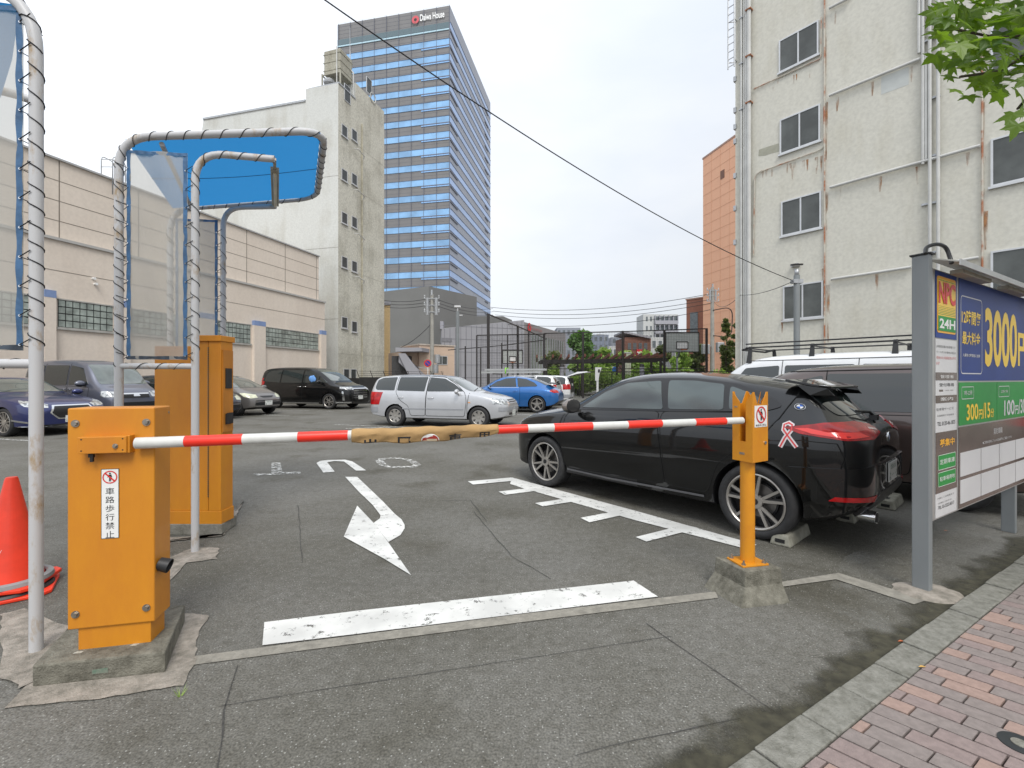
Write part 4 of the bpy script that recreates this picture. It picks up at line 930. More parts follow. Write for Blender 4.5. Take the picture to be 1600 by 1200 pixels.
for px, top in ((1289, 25), (1535, 130)):
    bm = newbm(); t = RW.t(px); path = [RW.p(t, 21, .06)]; tube(bm, [RW.p(t, 1.5, .05), RW.p(t, 21, .05)], .028, seg=8); fin(bm, 'pipe', M_RUSTP, root, smooth=True)
bm = newbm(); path = [RW.pp(1178, 140, .05), RW.pp(1270, 98, .05), RW.pp(1283, 93, .05), RW.pp(1284, 28, .05)]; tube(bm, fillet(path, .2), .022, seg=8); fin(bm, 'pipe', M_RUSTP, root, smooth=True)
bm = newbm(); path = [RW.pp(1178, 400, .05), RW.pp(1180, 272, .05), RW.pp(1280, 236, .05), RW.pp(1288, 230, .05), RW.pp(1288, 165, .05)]; tube(bm, fillet(path, .25), .022, seg=8); fin(bm, 'pipe', M_RUSTP, root, smooth=True)
# rain pipes and conduits at the far corner
for px, r, off, m_ in [(1160, .05, .10, M_PIPE), (1164.5, .035, .12, M_PIPE), (1168, .06, .11, M_PIPE), (1172.5, .085, .14, M_PIPE)]:
    bm = newbm(); t = RW.t(px)
    tube(bm, [RW.p(t, .4, off), RW.p(t, 23.5, off)], r, seg=12)
    fin(bm, 'pipe', m_, root, smooth=True)
    for k in range(11): 
        bm = newbm(); z = 1.6+k*2.0+px*.01; RW.quad(bm, t-r-.03, t+r+.03, z, z+.05, 0, off+r+.02); 
        if px in (1160, 1172.5): fin(bm, 'pipe_clamp', M_RUST if px > 1170 else M_GAL, root)
        else: bm.free()
# ladder on the corner high up
bm = newbm(); q0, q1 = RW.p(RW_t0+.06, 0, .22), RW.p(RW_t0-.22, 0, .22)
for q in (q0, q1): bar(bm, q+V(0, 0, 15.2), q+V(0, 0, 23), .04)
for k in range(24): bar(bm, q0+V(0, 0, 15.3+k*.33), q1+V(0, 0, 15.3+k*.33), .025)
for k in range(5): z = 15.5+k*1.8; bar(bm, q0+V(0, 0, z), RW.p(RW_t0+.06, z, -.02), .03); bar(bm, q1+V(0, 0, z), RW.p(RW_t0+.02, z, -.02), .03)
fin(bm, 'ladder', M_GAL, root)
# dark brackets and small vents seen edge on along the corner
for k, y in enumerate((330, 470, 545, 610, 765, 912, 1065)):
    bm = newbm(); z = RW.z(1157, y/2.857); RW.quad(bm, RW_t0-.07, RW_t0+.05, z-.22, z+.0, -.4, .05); fin(bm, 'bracket', M_GAL, root)
# rust runs: thin uneven stains below pipe brackets
M_STAIN = pm('rust_run', (.36, .17, .07), .9, var=.3, scale=5)
nt = M_STAIN.node_tree; nn_ = nt.nodes.new('ShaderNodeTexNoise'); nn_.inputs['Scale'].default_value = 1.6; nn_.inputs['Detail'].default_value = 9
mp_ = nt.nodes.new('ShaderNodeMapping'); mp_.inputs['Scale'].default_value = (4, 4, .9)
rr_ = nt.nodes.new('ShaderNodeValToRGB'); rr_.color_ramp.elements[0].position = .38; rr_.color_ramp.elements[1].position = .72
tt_ = nt.nodes.new('ShaderNodeTexCoord'); nt.links.new(tt_.outputs['Object'], mp_.inputs[0]); nt.links.new(mp_.outputs[0], nn_.inputs['Vector']); nt.links.new(nn_.outputs['Fac'], rr_.inputs[0]); nt.links.new(rr_.outputs[0], nt.nodes['Principled BSDF'].inputs['Alpha'])
bm = newbm()
def run(px, py, dy, w=1.5):
    t = RW.t(px); z = RW.z(px, py); z2 = RW.z(px, py+dy); w = w*.018; pts = []
    face(bm, [RW.p(t-w, z, .006), RW.p(t+w, z, .006), RW.p(t+w*.8, (z+z2)/2, .006), RW.p(t+w*.2, z2, .006), RW.p(t-w*.3, z2, .006), RW.p(t-w*.6, (z+z2)/2, .006)])
rs = random.Random(3)
for k in range(14): px = rs.uniform(1182, 1284); run(px, 262-(px-1182)*.24+6, rs.choice([8, 12, 18, 26, 14]), rs.uniform(1.2, 3.6))
for k in range(5): px = rs.uniform(1182, 1282); run(px, 130-(px-1182)*.36+8, rs.choice([6, 10, 14]), rs.uniform(1, 2.4))
for px, py, dy in [(1308, 152, 22), (1363, 128, 22), (1424, 104, 24), (1312, 292, 22), (1375, 276, 24), (1434, 260, 28), (1512, 238, 22), (1370, 428, 30), (1290, 35, 120), (1291, 160, 90), (1292, 300, 60), (1536, 160, 70), (1538, 245, 60), (1540, 330, 60), (1294, 445, 90), (1515, 410, 20), (1284, 420, 30), (1222, 500, 20), (1305, 18, 20)]:
    run(px, py, dy, rs.uniform(1.6, 3.4))
o_ = fin(bm, 'rust_stain', M_STAIN, root); o_['kind'] = 'stuff'
bm = newbm(); pts = [(1186, 234), (1200, 229), (1217, 224), (1217, 237), (1205, 240), (1196, 243), (1185, 244)]
face(bm, [RW.pp(x, y, .005) for x, y in pts]); fin(bm, 'render_patch', pm('patch_grey', (.34, .335, .27), .9, var=.1), root)
bm = newbm(); face(bm, [RW.pp(x, y, .005) for x, y in [(1377, 120), (1420, 104), (1420, 132), (1377, 148)]]); fin(bm, 'render_patch', pm('patch_pale', (.52, .54, .52), .9, var=.04), root)
bm = newbm(); RW.quad(bm, RW.t(1238), RW.t(1250), RW.z(1244, 417), RW.z(1244, 413), 0, .2); fin(bm, 'wall_vent', M_GAL, root)
# --- tan building on the left
TW = Wall((-12.35, 30.0), (-.287, -.958))
root = thing('department_store', 'long tan panelled building with glass block windows along the left side', 'building', (-14.5, 22, 0))
t1 = 24.0; n3 = V(TW.n.x, TW.n.y, 0)
zl, zu = 6.45, 9.42
a, b = TW.p(0, 0), TW.p(t1, 0)
block(root, 'wall', M_TANW, [a, b, b-n3*14, a-n3*14], 0, zl)
a2, b2 = TW.p(.35, 0, -.18), TW.p(t1, 0, -.18)
block(root, 'wall', M_TANW, [a2, b2, b2-n3*13, a2-n3*13], zl+.02, zu)
bm = newbm(); TW.quad(bm, -.05, t1, zl-.0, zl+.10, -.3, .07); fin(bm, 'ledge', pm('ledge_grey', (.44, .43, .41), .6, var=.05), root)
bm = newbm(); TW.quad(bm, .3, t1, zu, zu+.07, -.5, -.10); fin(bm, 'parapet_cap', pm('cap_grey', (.42, .42, .42), .6, var=.05), root)
bm = newbm()
for z in (7.2, 7.93, 8.66): TW.quad(bm, .36, t1, z, z+.022, -.185, -.175)
for t in [.55, 3.2, 5.9, 8.6, 11.3, 14.0, 16.7, 19.4]: TW.quad(bm, t, t+.03, zl+.12, zu-.0, -.186, -.174)
for z in (5.35,): TW.quad(bm, 0.0, t1, z, z+.02, -.01, .006)
fin(bm, 'panel_joint', M_JOINT, root)
M_BLOCK = pm('glass_block', (.30, .34, .31), .2, var=.35, scale=2.5, spec=.6)
M_BLKCAP = pm('pale_blue_tile', (.20, .28, .48), .5, var=.08)
wl_ = [(TW.t(497), TW.t(414.5)), (TW.t(391), TW.t(338)), (TW.t(300), TW.t(205)), (TW.t(176), TW.t(90)), (TW.t(58), TW.t(58)+3.2)]
zw0, zw1 = 3.33, 4.32
bm = newbm()
for (p, q) in wl_:
    bm = newbm(); TW.quad(bm, p, q, zw0, zw1, -.02, .004); w = fin(bm, 'window', M_INK, root)
    nb = max(6, int(round((q-p)/.235))); step = (q-p)/nb; b2_ = newbm()
    for i in range(nb):
        for j in range(4): TW.quad(b2_, p+i*step+.018, p+(i+1)*step-.018, zw0+j*(zw1-zw0)/4+.018, zw0+(j+1)*(zw1-zw0)/4-.018, .003, .03)
    fin(b2_, 'glass_block', M_BLOCK, w)
    b2_ = newbm(); TW.quad(b2_, p-.05, q+.05, zw0-.09, zw0-.002, 0, .07); TW.quad(b2_, p-.05, q+.05, zw1+.002, zw1+.05, 0, .05); fins(b2_, 'sill', pm('sill_grey', (.40, .39, .36), .7), w)
for (p, q) in zip(wl_, wl_[1:]):
    m0_, m1_ = p[1]+.12, q[0]-.12
    if m1_-m0_ > .25:
        bm = newbm(); TW.quad(bm, m0_, m1_, 0, zw1+.02, 0, .16); fin(bm, 'pilaster', M_TANW, root)
        bm = newbm(); TW.quad(bm, m0_, m1_, zw1+.02, zw1+.28, 0, .165); fin(bm, 'pilaster_cap', M_BLKCAP, root)
bm = newbm(); TW.quad(bm, .03, wl_[0][0]-.12, 0, zw1+.02, 0, .16); fin(bm, 'pilaster', M_TANW, root)
bm = newbm(); TW.quad(bm, .03, wl_[0][0]-.12, zw1+.02, zw1+.28, 0, .165); fin(bm, 'pilaster_cap', M_BLKCAP, root)
for t, z in ((TW.t(145), 5.3), (TW.t(148), 5.1)):
    bm = newbm(); cyl(bm, TW.p(t, z, 0), TW.p(t, z, .12), .05, seg=10); fin(bm, 'wall_lamp', M_WHITE, root)
# roof-top ladder hoop over the parapet
q = TW.pp(172, 262, -.5); bm = newbm()
for dx in (0, .45): tube(bm, fillet([q+V(dx, 0, -1), q+V(dx, 0, .55), q+V(dx, .6, .55), q+V(dx, .6, -1)], .2), .02, seg=6)
for dz in (.1, .4): tube(bm, [q+V(0, 0, dz), q+V(.45, 0, dz)], .015, seg=6)
fin(bm, 'roof_ladder', M_GAL, root)
# --- narrow dirty tower with its wing
DW = Wall((-12.6, 33), (.287, .958)); LW = Wall((-12.6, 33), (-.968, .25))
root = thing('stair_tower_building', 'stained off-white concrete tower with paired small windows and a pale wing', 'building', (-11.5, 36, 0))
zt = 24.0; c0 = V(-12.6, 33, 0); cR = DW.p(6.0, 0); cL = LW.p(2.75, 0)
dl = V(LW.d.x, LW.d.y, 0); dr = V(DW.d.x, DW.d.y, 0)
def two_tone(name, base, z0, z1, front):
    """block whose stair side carries the stained render"""
    bm = newbm(); prism(bm, [V(p[0], p[1], z0) for p in base], (0, 0, z1-z0), 0); bm.faces.ensure_lookup_table(); bm.normal_update()
    for f in bm.faces:
        if abs(f.normal.z) < .5 and abs(f.normal.dot(V(front.x, front.y, 0))) > .9: f.material_index = 1
    return fin(bm, name, [M_PALE, M_DIRTY], root)
two_tone('wall', [c0, cR, cR+dl*2.7, cL], 0, 22.9, DW.n)
ph0 = DW.p(2.0, 0); two_tone('wall', [ph0, DW.p(5.98, 0, -.004), DW.p(5.98, 0, -2.4), DW.p(2.0, 0, -2.4)], 22.91, 24.2, DW.n)
bm = newbm(); DW.quad(bm, 0, 2.0, 22.9, 23.0, -2.6, .05); fin(bm, 'parapet_cap', M_GAL, root)
LWt = LW.t(313)
bm = newbm(); Lp = lambda t, z, o=0: LW.p(t, z, o)
prism(bm, [Lp(2.76, 0, -.05), Lp(LWt+.0, 0, -.05), Lp(LWt, 20.6, -.05), Lp(LWt-.25, 22.0, -.05), Lp(2.76, 22.1, -.05)], -V(LW.n.x, LW.n.y, 0)*10); fin(bm, 'wing', M_PALE, root)
bm = newbm(); LW.quad(bm, 2.8, LWt-.25, 22.0, 22.14, -10, .02); fin(bm, 'parapet_cap', M_GAL, root)
bm = newbm()
for t in (.9, 2.6): 
    for z in (16.2, 11.0, 5.8): LW.quad(bm, 0, 2.76, z, z+.02, -.01, .006)
for z in (3.3, 9.6, 16, 19.5): DW.quad(bm, .02, 5.9, z, z+.015, -.01, .006)
fins(bm, 'panel_joint', pm('pale_joint', (.34, .33, .28), .9, var=.2), root)
for y in (205, 274, 341, 410, 504):
    for px in (538, 553.5):
        t = DW.t(px); z = DW.z(px, y+ (px-538)*.42); window(root, DW, t-.34, t+.34, z-.42, z+.42, e=.01, sash=0, fr=.05, glass=pm('dark_glass', (.045, .05, .05), .3, var=.2))
for px in (541, 552):
    t = DW.t(px); z = DW.z(px, 585); window(root, DW, t-.34, t+.34, z-.42, z+.42, e=.01, sash=0, fr=.05, glass=MATS['dark_glass'])
for px, y in ((542.5, 147), (576.5, 135)):
    t = DW.t(px); z = DW.z(px, y); window(root, DW, t-.36, t+.36, z-.62, z+.62, e=.01, sash=0, fr=.04, sill=False, glass=MATS['dark_glass'])
t = DW.t(564.5)
bm = newbm(); tube(bm, [DW.p(t, 0.3, .08), DW.p(t, 21.4, .08)], .06, seg=8); fin(bm, 'rain_pipe', pm('pipe_stained', (.40, .37, .28), .7, var=.25, scale=2), root, smooth=True)
for y in (242, 305, 372, 438):
    z = DW.z(560, y); bm = newbm(); tube(bm, fillet([DW.p(DW.t(552), z+.15, .1), DW.p(DW.t(553), z+.15, .35), DW.p(t, z, .30), DW.p(t, z-.25, .1)], .1, 3), .035, seg=6); fin(bm, 'overflow_pipe', M_PIPE, root, smooth=True)
z = DW.z(582, 153); bm = newbm(); tube(bm, [DW.p(DW.t(582)+.38*math.cos(a), z+.38*math.sin(a), .05) for a in [k*math.pi/10 for k in range(20)]], .035, seg=6, closed=True); fin(bm, 'ring', M_PIPE, root, smooth=True)
# water tank on its frame, vent cap, small aerial
tk = thing('water_tank', 'weathered cream water tank on a steel frame on top of the narrow tower', 'water tank', DW.p(1.2, 23, -1.2))
tc_ = DW.p(1.3, 0, -1.0); M_TANK = wallmat('tank_paint', (.44, .43, .36), (.26, .24, .18), sx=1, sz=.3)
bm = newbm(); box(bm, (tc_.x, tc_.y, 25.05), (1.45, 1.45, 1.8), rz=DW.rz()); fin(bm, 'tank', M_TANK, tk, bevel=.08)
bm = newbm()
for z in (24.45, 25.05, 25.65): box(bm, (tc_.x, tc_.y, z), (1.50, 1.50, .06), rz=DW.rz())
fin(bm, 'rib', M_TANK, tk)
bm = newbm(); Mr = Matrix.Rotation(DW.rz(), 3, 'Z')
for sx_ in (-1, 1):
    for sy_ in (-1, 1):
        q = tc_+Mr @ V(sx_*.8, sy_*.8, 0); bar(bm, V(q.x, q.y, 22.9), V(q.x, q.y, 24.2), .09)
for z in (23.2, 24.1):
    for k in range(4):
        cs_ = [(-1, -1), (1, -1), (1, 1), (-1, 1)]; a = tc_+Mr @ V(cs_[k][0]*.8, cs_[k][1]*.8, z); b = tc_+Mr @ V(cs_[(k+1) % 4][0]*.8, cs_[(k+1) % 4][1]*.8, z); bar(bm, a, b, .07)
fin(bm, 'frame', M_TANK, tk)
bm = newbm(); tube(bm, fillet([tc_+Mr @ V(.6, -.9, 22.9), tc_+Mr @ V(.6, -.9, 24.9), tc_+Mr @ V(.6, -.7, 25.1)], .2), .05, seg=8); tube(bm, [tc_+Mr @ V(-.95, -.6, 22.9), tc_+Mr @ V(-.95, -.6, 25.9)], .04, seg=8); fin(bm, 'riser_pipe', M_PIPE, tk, smooth=True)
vt = thing('roof_vent', 'mushroom-shaped metal vent on the tower roof left of the water tank', 'roof vent', LW.p(1.3, 22.9, -.8))
bm = newbm(); lathe(bm, [(.16, 0), (.16, .5), (.42, .62), (.45, .75), (.3, .95), (0, 1.0)], vt.location, seg=16); fin(bm, 'cowl', M_GAL, vt, smooth=True)
ae = thing('aerial', 'thin mast rising above the water tank', 'aerial', DW.p(3.0, 24.2, -1.2))
bm = newbm(); tube(bm, [ae.location, ae.location+V(0, 0, 5.2)], [.04, .015], seg=6); fin(bm, 'mast', M_GAL, ae)
# --- glass tower
GL = Wall((-16.1, 118), (-.98, .2)); GRt = Wall((-16.1, 118), (.2, .98))
root = thing('office_tower', 'tall grey office tower with blue glass bands and a company name near the top', 'tower', (-25, 135, 0))
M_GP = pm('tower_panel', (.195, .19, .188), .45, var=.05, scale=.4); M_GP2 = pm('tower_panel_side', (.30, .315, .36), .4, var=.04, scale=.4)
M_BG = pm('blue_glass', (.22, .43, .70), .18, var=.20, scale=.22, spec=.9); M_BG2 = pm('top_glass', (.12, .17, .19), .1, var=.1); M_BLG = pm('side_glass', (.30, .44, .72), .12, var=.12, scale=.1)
HTW = 98.3; c0 = V(-16.1, 118, 0); cl_ = GL.p(GL.t(527.5), 0); cr_ = GRt.p(42.5, 0)
bm = newbm(); prism(bm, [c0, cr_, cr_+(cl_-c0), cl_], (0, 0, HTW)); bm.normal_update()
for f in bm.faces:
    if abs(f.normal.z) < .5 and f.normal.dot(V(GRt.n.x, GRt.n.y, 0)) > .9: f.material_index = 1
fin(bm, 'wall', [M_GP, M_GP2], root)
LT_ = GL.t(527.5)
M_LINEG = pm('mullion', (.15, .16, .20), .5, var=0)
ztop = lambda y: GL.z(702, y)
band0 = [60+24.15*k for k in range(17)]
bt_, bb_ = ztop(34.5), ztop(43.5)
bm = newbm(); GL.quad(bm, .1, LT_-.05, bb_, bt_, 0, .15); fin(bm, 'window_band', M_BG2, root)
bm = newbm(); GL.quad(bm, .1, LT_-.05, bb_-.5, bb_-.12, 0, .18); fin(bm, 'window_band', pm('pale_band', (.45, .62, .70), .3, var=.1), root)
for y in band0:
    z1, z0 = ztop(y), ztop(y+9.6)
    bm = newbm(); GL.quad(bm, .05, LT_-.05, z0+.0, z1, 0, .12); w = fin(bm, 'window_band', M_BG, root)
    bm = newbm(); GL.quad(bm, .05, LT_*.245, z0-.55, z0-.22, 0, .14); fin(bm, 'lower_pane', pm('pale_glass', (.30, .52, .85), .2, var=.1), w)
bm = newbm()
nM = 9
for k in range(nM+1): t = LT_*k/nM*.985+.12; GL.quad(bm, t-.05, t+.03, 20, HTW, 0, .2)
for k in range(int((HTW-20)/1.0)): z = 20+k*1.02; GL.quad(bm, .05, LT_-.05, z, z+.03, 0, .02)
for y in band0: GL.quad(bm, .0, LT_, ztop(y), ztop(y)+.10, 0, .20); GL.quad(bm, .0, LT_*.245, ztop(y+9.6)-.22, ztop(y+9.6), 0, .2)
fin(bm, 'facade_line', M_LINEG, root)
# side face, seen at a slant
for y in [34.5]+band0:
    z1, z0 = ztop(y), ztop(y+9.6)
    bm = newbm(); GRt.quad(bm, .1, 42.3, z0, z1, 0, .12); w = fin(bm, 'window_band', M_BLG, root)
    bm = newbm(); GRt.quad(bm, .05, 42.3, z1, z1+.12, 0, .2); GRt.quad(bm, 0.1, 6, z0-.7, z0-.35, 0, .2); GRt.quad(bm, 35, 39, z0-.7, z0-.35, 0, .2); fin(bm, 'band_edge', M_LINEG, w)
bm = newbm(); q = [GL.p(8, HTW, -3), GL.p(25.3, HTW, -3)]; prism(bm, [GL.p(9.8, HTW, -3), GL.p(26.6, HTW, -3), GL.p(26.6, HTW, -15), GL.p(9.8, HTW, -15)], (0, 0, 1.9)); fin(bm, 'roof_plant_room', M_GP, root)
bm = newbm(); prism(bm, [GL.p(10.0, HTW+1.9, -3.5), GL.p(14, HTW+1.9, -3.5), GL.p(14, HTW+1.9, -8), GL.p(10.0, HTW+1.9, -8)], (0, 0, .7)); fin(bm, 'roof_machine', M_GP2, root)
gu = V(-GL.d.x, -GL.d.y, 0)
text('Daiwa House', GL.pp(657, 34.5, .3), gu, V(0, 0, 1), abs(GL.t(657)-GL.t(695)), 1.75, pm('lettering_white', (.9, .9, .88), .4, var=0), root, 'lettering', bold=.02)  # plain bright white lettering, no emission
z = GL.z(650, 32.5); tcen = GL.t(650); bm = newbm()
va = [[bm.verts.new(GL.p(tcen-r*math.cos(a), z+r*math.sin(a)*(1.02), .4)) for a in [2*math.pi*k/28 for k in range(28)]] for r in (1.02, .42)]
for v in va[1]: pass
for i in range(28):
    if i in (20,): continue
    bm.faces.new((va[0][i], va[0][(i+1) % 28], va[1][(i+1) % 28], va[1][i]))
fin(bm, 'ring_emblem', pm('emblem_red', (.62, .10, .12), .5, var=.05), root)
# --- dark grey podium below the tower
root = thing('podium_building', 'plain dark grey building with a sloping roofline below the office tower', 'building', (-12, 75, 0))
M_DG = pm('dark_cladding', (.175, .175, .167), .6, var=.05, scale=.3)
pa, pb, pc_, pd = P(480, 470, 74), P(670, 447, 70), P(745, 464, 82), P(745, 494, 82)
bm = newbm(); g0 = lambda p: V(p.x, p.y, 0)
for a, b in ((pa, pb), (pb, pc_)): prism(bm, [g0(a), g0(b), b, a], V(-1.5, 12, 0) if a is pa else V(-6, 10, 0))
fin(bm, 'wall', M_DG, root)
bm = newbm()
for k in range(1, 24):
    f = k/24
    for a, b in ((pa, pb), (pb, pc_)):
        za, zb = a.z*f, b.z*f; pass
pe, pf_ = P(745, 494, 82.5), P(786, 494, 90); pg = P(800, 500, 92)
bm = newbm(); prism(bm, [g0(pe), g0(pf_), pf_, pe], V(-3, 8, 0)); prism(bm, [g0(pf_), g0(pg), pg, pf_], V(-3, 8, 0)); fin(bm, 'lower_wall', M_DG, root)
bm = newbm(); a, b = P(687, 502, 72.5), P(692.5, 514, 72.5); prism(bm, [V(a.x, a.y, b.z), V(b.x, a.y, b.z), V(b.x, a.y, a.z), V(a.x, a.y, a.z)], (0, 2, 0)); fin(bm, 'vent', pm('vent_grey', (.36, .36, .40), .5), root)
# --- yellow sliver behind the tower
root = thing('yellow_building', 'narrow strip of a cream-yellow building right of the stained tower', 'building', P(606, 590, 48))
M_YB = pm('cream_yellow', (.58, .42, .22), .8, var=.06); M_LG = pm('light_grey_cladding', (.34, .34, .37), .6, var=.04, scale=.4)
def slab(root, name, mat, x0, x1, y, Y, dep=6, skew=0.0, Y2=None, z0=0.0, y2=None, th=None):
    """upright block whose front runs from pixel column x0 to x1 at depth Y..Y2, top at pixel row y..y2"""
    a, b = P(x0, y, Y), P(x1, y if y2 is None else y2, Y2 or Y); bm = newbm()
    if z0: a0, b0 = V(a.x, a.y, z0), V(b.x, b.y, z0)
    else: a0, b0 = g0(a), g0(b)
    prism(bm, [a0, b0, b, a], V(skew, dep, 0)); return fin(bm, name, mat, root)
slab(root, 'wall', M_YB, 590, 609.5, 477, 48, skew=-2); slab(root, 'roof_edge', M_LG, 590, 610.5, 471, 47.9, dep=6.3, z0=P(0, 476.5, 47.9).z, skew=-2)
# --- small peach building with a covered outside stair
root = thing('small_building', 'small peach building with one sliding window behind the silver wagon', 'building', P(680, 590, 41))
M_PE = wallmat('peach_tile', (.62, .47, .36), (.56, .42, .32), fine=.05, bump=.03); PWl = Wall((P(656, 590, 40).x, 40), (P(709, 590, 42).x-P(656, 590, 40).x, 2.0))
def wq(root, name, mat, W, x0, x1, y0, y1, e0, e1, xr=None):
    bm = newbm(); xr = xr or (x0+x1)/2; W.quad(bm, W.t(x0), W.t(x1), W.z(xr, y1), W.z(xr, y0), e0, e1); return fin(bm, name, mat, root)
bm = newbm(); PWl.quad(bm, PWl.t(655), PWl.t(710), 0, PWl.z(656, 538), -4, 0); fin(bm, 'wall', M_PE, root)
bm = newbm(); PWl.quad(bm, PWl.t(634), PWl.t(655.5), 0, PWl.z(640, 549), -4, -.3); fin(bm, 'wall', M_PE, root)
window(root, PWl, PWl.t(682), PWl.t(699), PWl.z(690, 570), PWl.z(690, 556), e=.01, fr=.06, sill=False)
bm = newbm(); PWl.quad(bm, PWl.t(654), PWl.t(711), PWl.z(656, 539), PWl.z(656, 537), -4.1, .08); PWl.quad(bm, PWl.t(656), PWl.t(709), PWl.z(680, 554)-.02, PWl.z(680, 554), 0, .01); fin(bm, 'parapet_cap', pm('cap_peach', (.50, .44, .38), .6), root)
stc = thing('stair_canopy', 'sloping grey metal stair canopy beside the small peach building', 'canopy', P(650, 590, 39))
bm = newbm()
for a, b in (((618, 543), (659, 543)), ((623, 552), (659, 591))):
    A_, B_ = P(*a, 38.5), P(*b, 38.5); h = .35 if a[0] == 618 else .75
    prism(bm, [A_, B_, B_+V(0, 0, -h*.9), A_+V(0, 0, -h)], (0.3, 2.2, 0))
a_, b_, c_, d_ = P(622, 552, 38.3), P(633, 552, 38.3), P(662, 590, 38.3), P(640, 590, 38.3)
prism(bm, [a_, b_, c_, d_], (0, .15, 0)); fin(bm, 'roof_panel', M_LG, stc)
bm = newbm(); prism(bm, [V(P(611, 560, 39).x, 39.2, 0), V(P(640, 560, 39).x, 39.2, 0), V(P(640, 560, 39).x, 39.2, P(0, 556, 39).z), V(P(611, 560, 39).x, 39.2, P(0, 556, 39).z)], (0, 2, 0)); fin(bm, 'stair_enclosure', pm('dark_grey_mesh', (.06, .06, .062), .7), stc)
# --- pale grey hall with glass front and a red emblem
root = thing('glass_front_hall', 'pale grey hall with a tall glass front and a red ring emblem', 'building', P(830, 590, 62))
HA, HB, HC, HD_ = P(690, 513, 56), P(819, 500, 60), P(856, 507, 68), P(884, 513, 76)
M_HG = pm('hall_grey', (.32, .32, .345), .6, var=.04, scale=.3)
bm = newbm(); prism(bm, [g0(HA), g0(HB), HB, HA], V(-2, 12, 0)); fin(bm, 'wall', M_HG, root)
HW = Wall((HB.x, HB.y), (HD_.x-HB.x, HD_.y-HB.y)); ht = HW.z(819, 503)
bm = newbm(); HW.quad(bm, 0, HW.t(884), 0, ht, -8, -.02); fin(bm, 'wall', pm('hall_grey_dark', (.26, .25, .25), .6, var=.04), root)
bm = newbm(); HW.quad(bm, HW.t(829), HW.t(880), 0, HW.z(850, 527), -.02, .02); gf = fin(bm, 'glass_front', pm('hall_glass', (.20, .235, .20), .15, var=.5, scale=.25), root)
bm = newbm(); 
for k in range(14): t = HW.t(829)+(HW.t(880)-HW.t(829))*k/13; HW.quad(bm, t-.06, t+.06, 0, HW.z(850, 527), .02, .12)
fin(bm, 'mullion', M_LG, gf)
hu_ = V(HW.d.x, HW.d.y, 0)
zc_ = HW.z(826, 511.5); tcen = HW.t(826.3); bm = newbm()
va = [[bm.verts.new(HW.p(tcen+r*math.cos(a), zc_+r*math.sin(a), .1)) for a in [2*math.pi*k/20 for k in range(20)]] for r in (.62, .25)]
for i in range(20):
    if i != 2: bm.faces.new((va[0][i], va[0][(i+1) % 20], va[1][(i+1) % 20], va[1][i]))
fin(bm, 'ring_emblem', pm('emblem_red2', (.55, .03, .03), .5, var=0), root)
text('DaiwaHouse', HW.p(HW.t(830), zc_-.25, .1), hu_, V(0, 0, 1), HW.t(846)-HW.t(830), .5, pm('dim_red', (.35, .12, .11), .5, var=0), root)
bm = newbm()
for k in range(16):
    f = (k+.5)/16; a = HA.lerp(HB, f); prism(bm, [V(a.x, a.y-.03, 0), V(a.x+.05, a.y-.03, 0), V(a.x+.05, a.y-.03, a.z-.1), V(a.x, a.y-.03, a.z-.1)], (0, .04, 0))
for k in range(5):
    z = 1.6*(k+1); prism(bm, [V(HA.x, HA.y-.03, z), V(HB.x, HB.y-.03, z), V(HB.x, HB.y-.03, z+.04), V(HA.x, HA.y-.03, z+.04)], (0, .04, 0))
fin(bm, 'panel_joint', pm('joint_grey', (.2, .2, .22), .8, var=0), root)
HWl = Wall((HA.x, HA.y), (HB.x-HA.x, HB.y-HA.y)); wq(root, 'vent_grille', pm('vent_grey2', (.20, .2, .22), .5), HWl, 690, 706, 528, 534, 0, .05)
# --- far blocks
def far_block(name, label, cat, x0, x1, y, Y, mat, rows=0, cols=0, wmat=None, y2=None, Y2=None, skew=0, dep=8, balc=False, group=None):
    r = thing(name, label, cat, g0(P((x0+x1)/2, y, Y)), 0, group); slab(r, 'wall', mat, x0, x1, y, Y, dep=dep, y2=y2, Y2=Y2, skew=skew)
    W = Wall((P(x0, y, Y).x, Y), (P(x1, y, Y2 or Y).x-P(x0, y, Y).x, (Y2 or Y)-Y+1e-6)); T = W.t(x1); hz = P(0, y, Y).z
    for j in range(rows):
        z1 = hz-hz*.0-(j+.25)*3.1; z0 = z1-1.5
        if z0 < 1: break
        if balc:
            bm = newbm(); W.quad(bm, T*.33, T*.98, z0-.9, z1+.1, -.01, .06); w = fin(bm, 'window', wmat, r)
            bm = newbm(); W.quad(bm, T*.33, T*.98, z0-.9, z0+.1, .9, 1.0); W.quad(bm, T*.33, T*.98, z0-1.1, z0-.9, 0, 1.0)
            for k in range(6): t = T*(.33+.65*k/5); W.quad(bm, t-.12, t+.12, z0-.9, z1+.3, .06, .95)
            fin(bm, 'balcony', M_LG, w)
            for k in (.08, .2): bm = newbm(); W.quad(bm, T*k, T*(k+.05), z0, z1, -.01, .06); fin(bm, 'window', wmat, r)
        else:
            for k in range(cols):
                bm = newbm(); t = T*(k+.25)/cols; W.quad(bm, t, t+T*.5/cols, z0, z1, -.01, .06); fin(bm, 'window', wmat, r)
    return r
M_FARW = pm('far_white', (.50, .51, .50), .7, var=.05); M_FARG = pm('far_glass', (.13, .15, .16), .3, var=.2); M_FARB = pm('far_grey', (.26, .28, .32), .7, var=.06); M_FARB2 = pm('far_blue_grey', (.22, .25, .31), .6, var=.06)
far_block('apartment_block', 'white apartment block with stacked balconies on the far skyline', 'apartment block', 1005, 1059, 491, 150, M_FARW, 8, 0, M_FARG, balc=True)
far_block('far_building', 'grey flat-roofed building seen past the end of the glass-front hall', 'building', 870, 907, 512, 140, M_FARB, 3, 5, M_FARG)
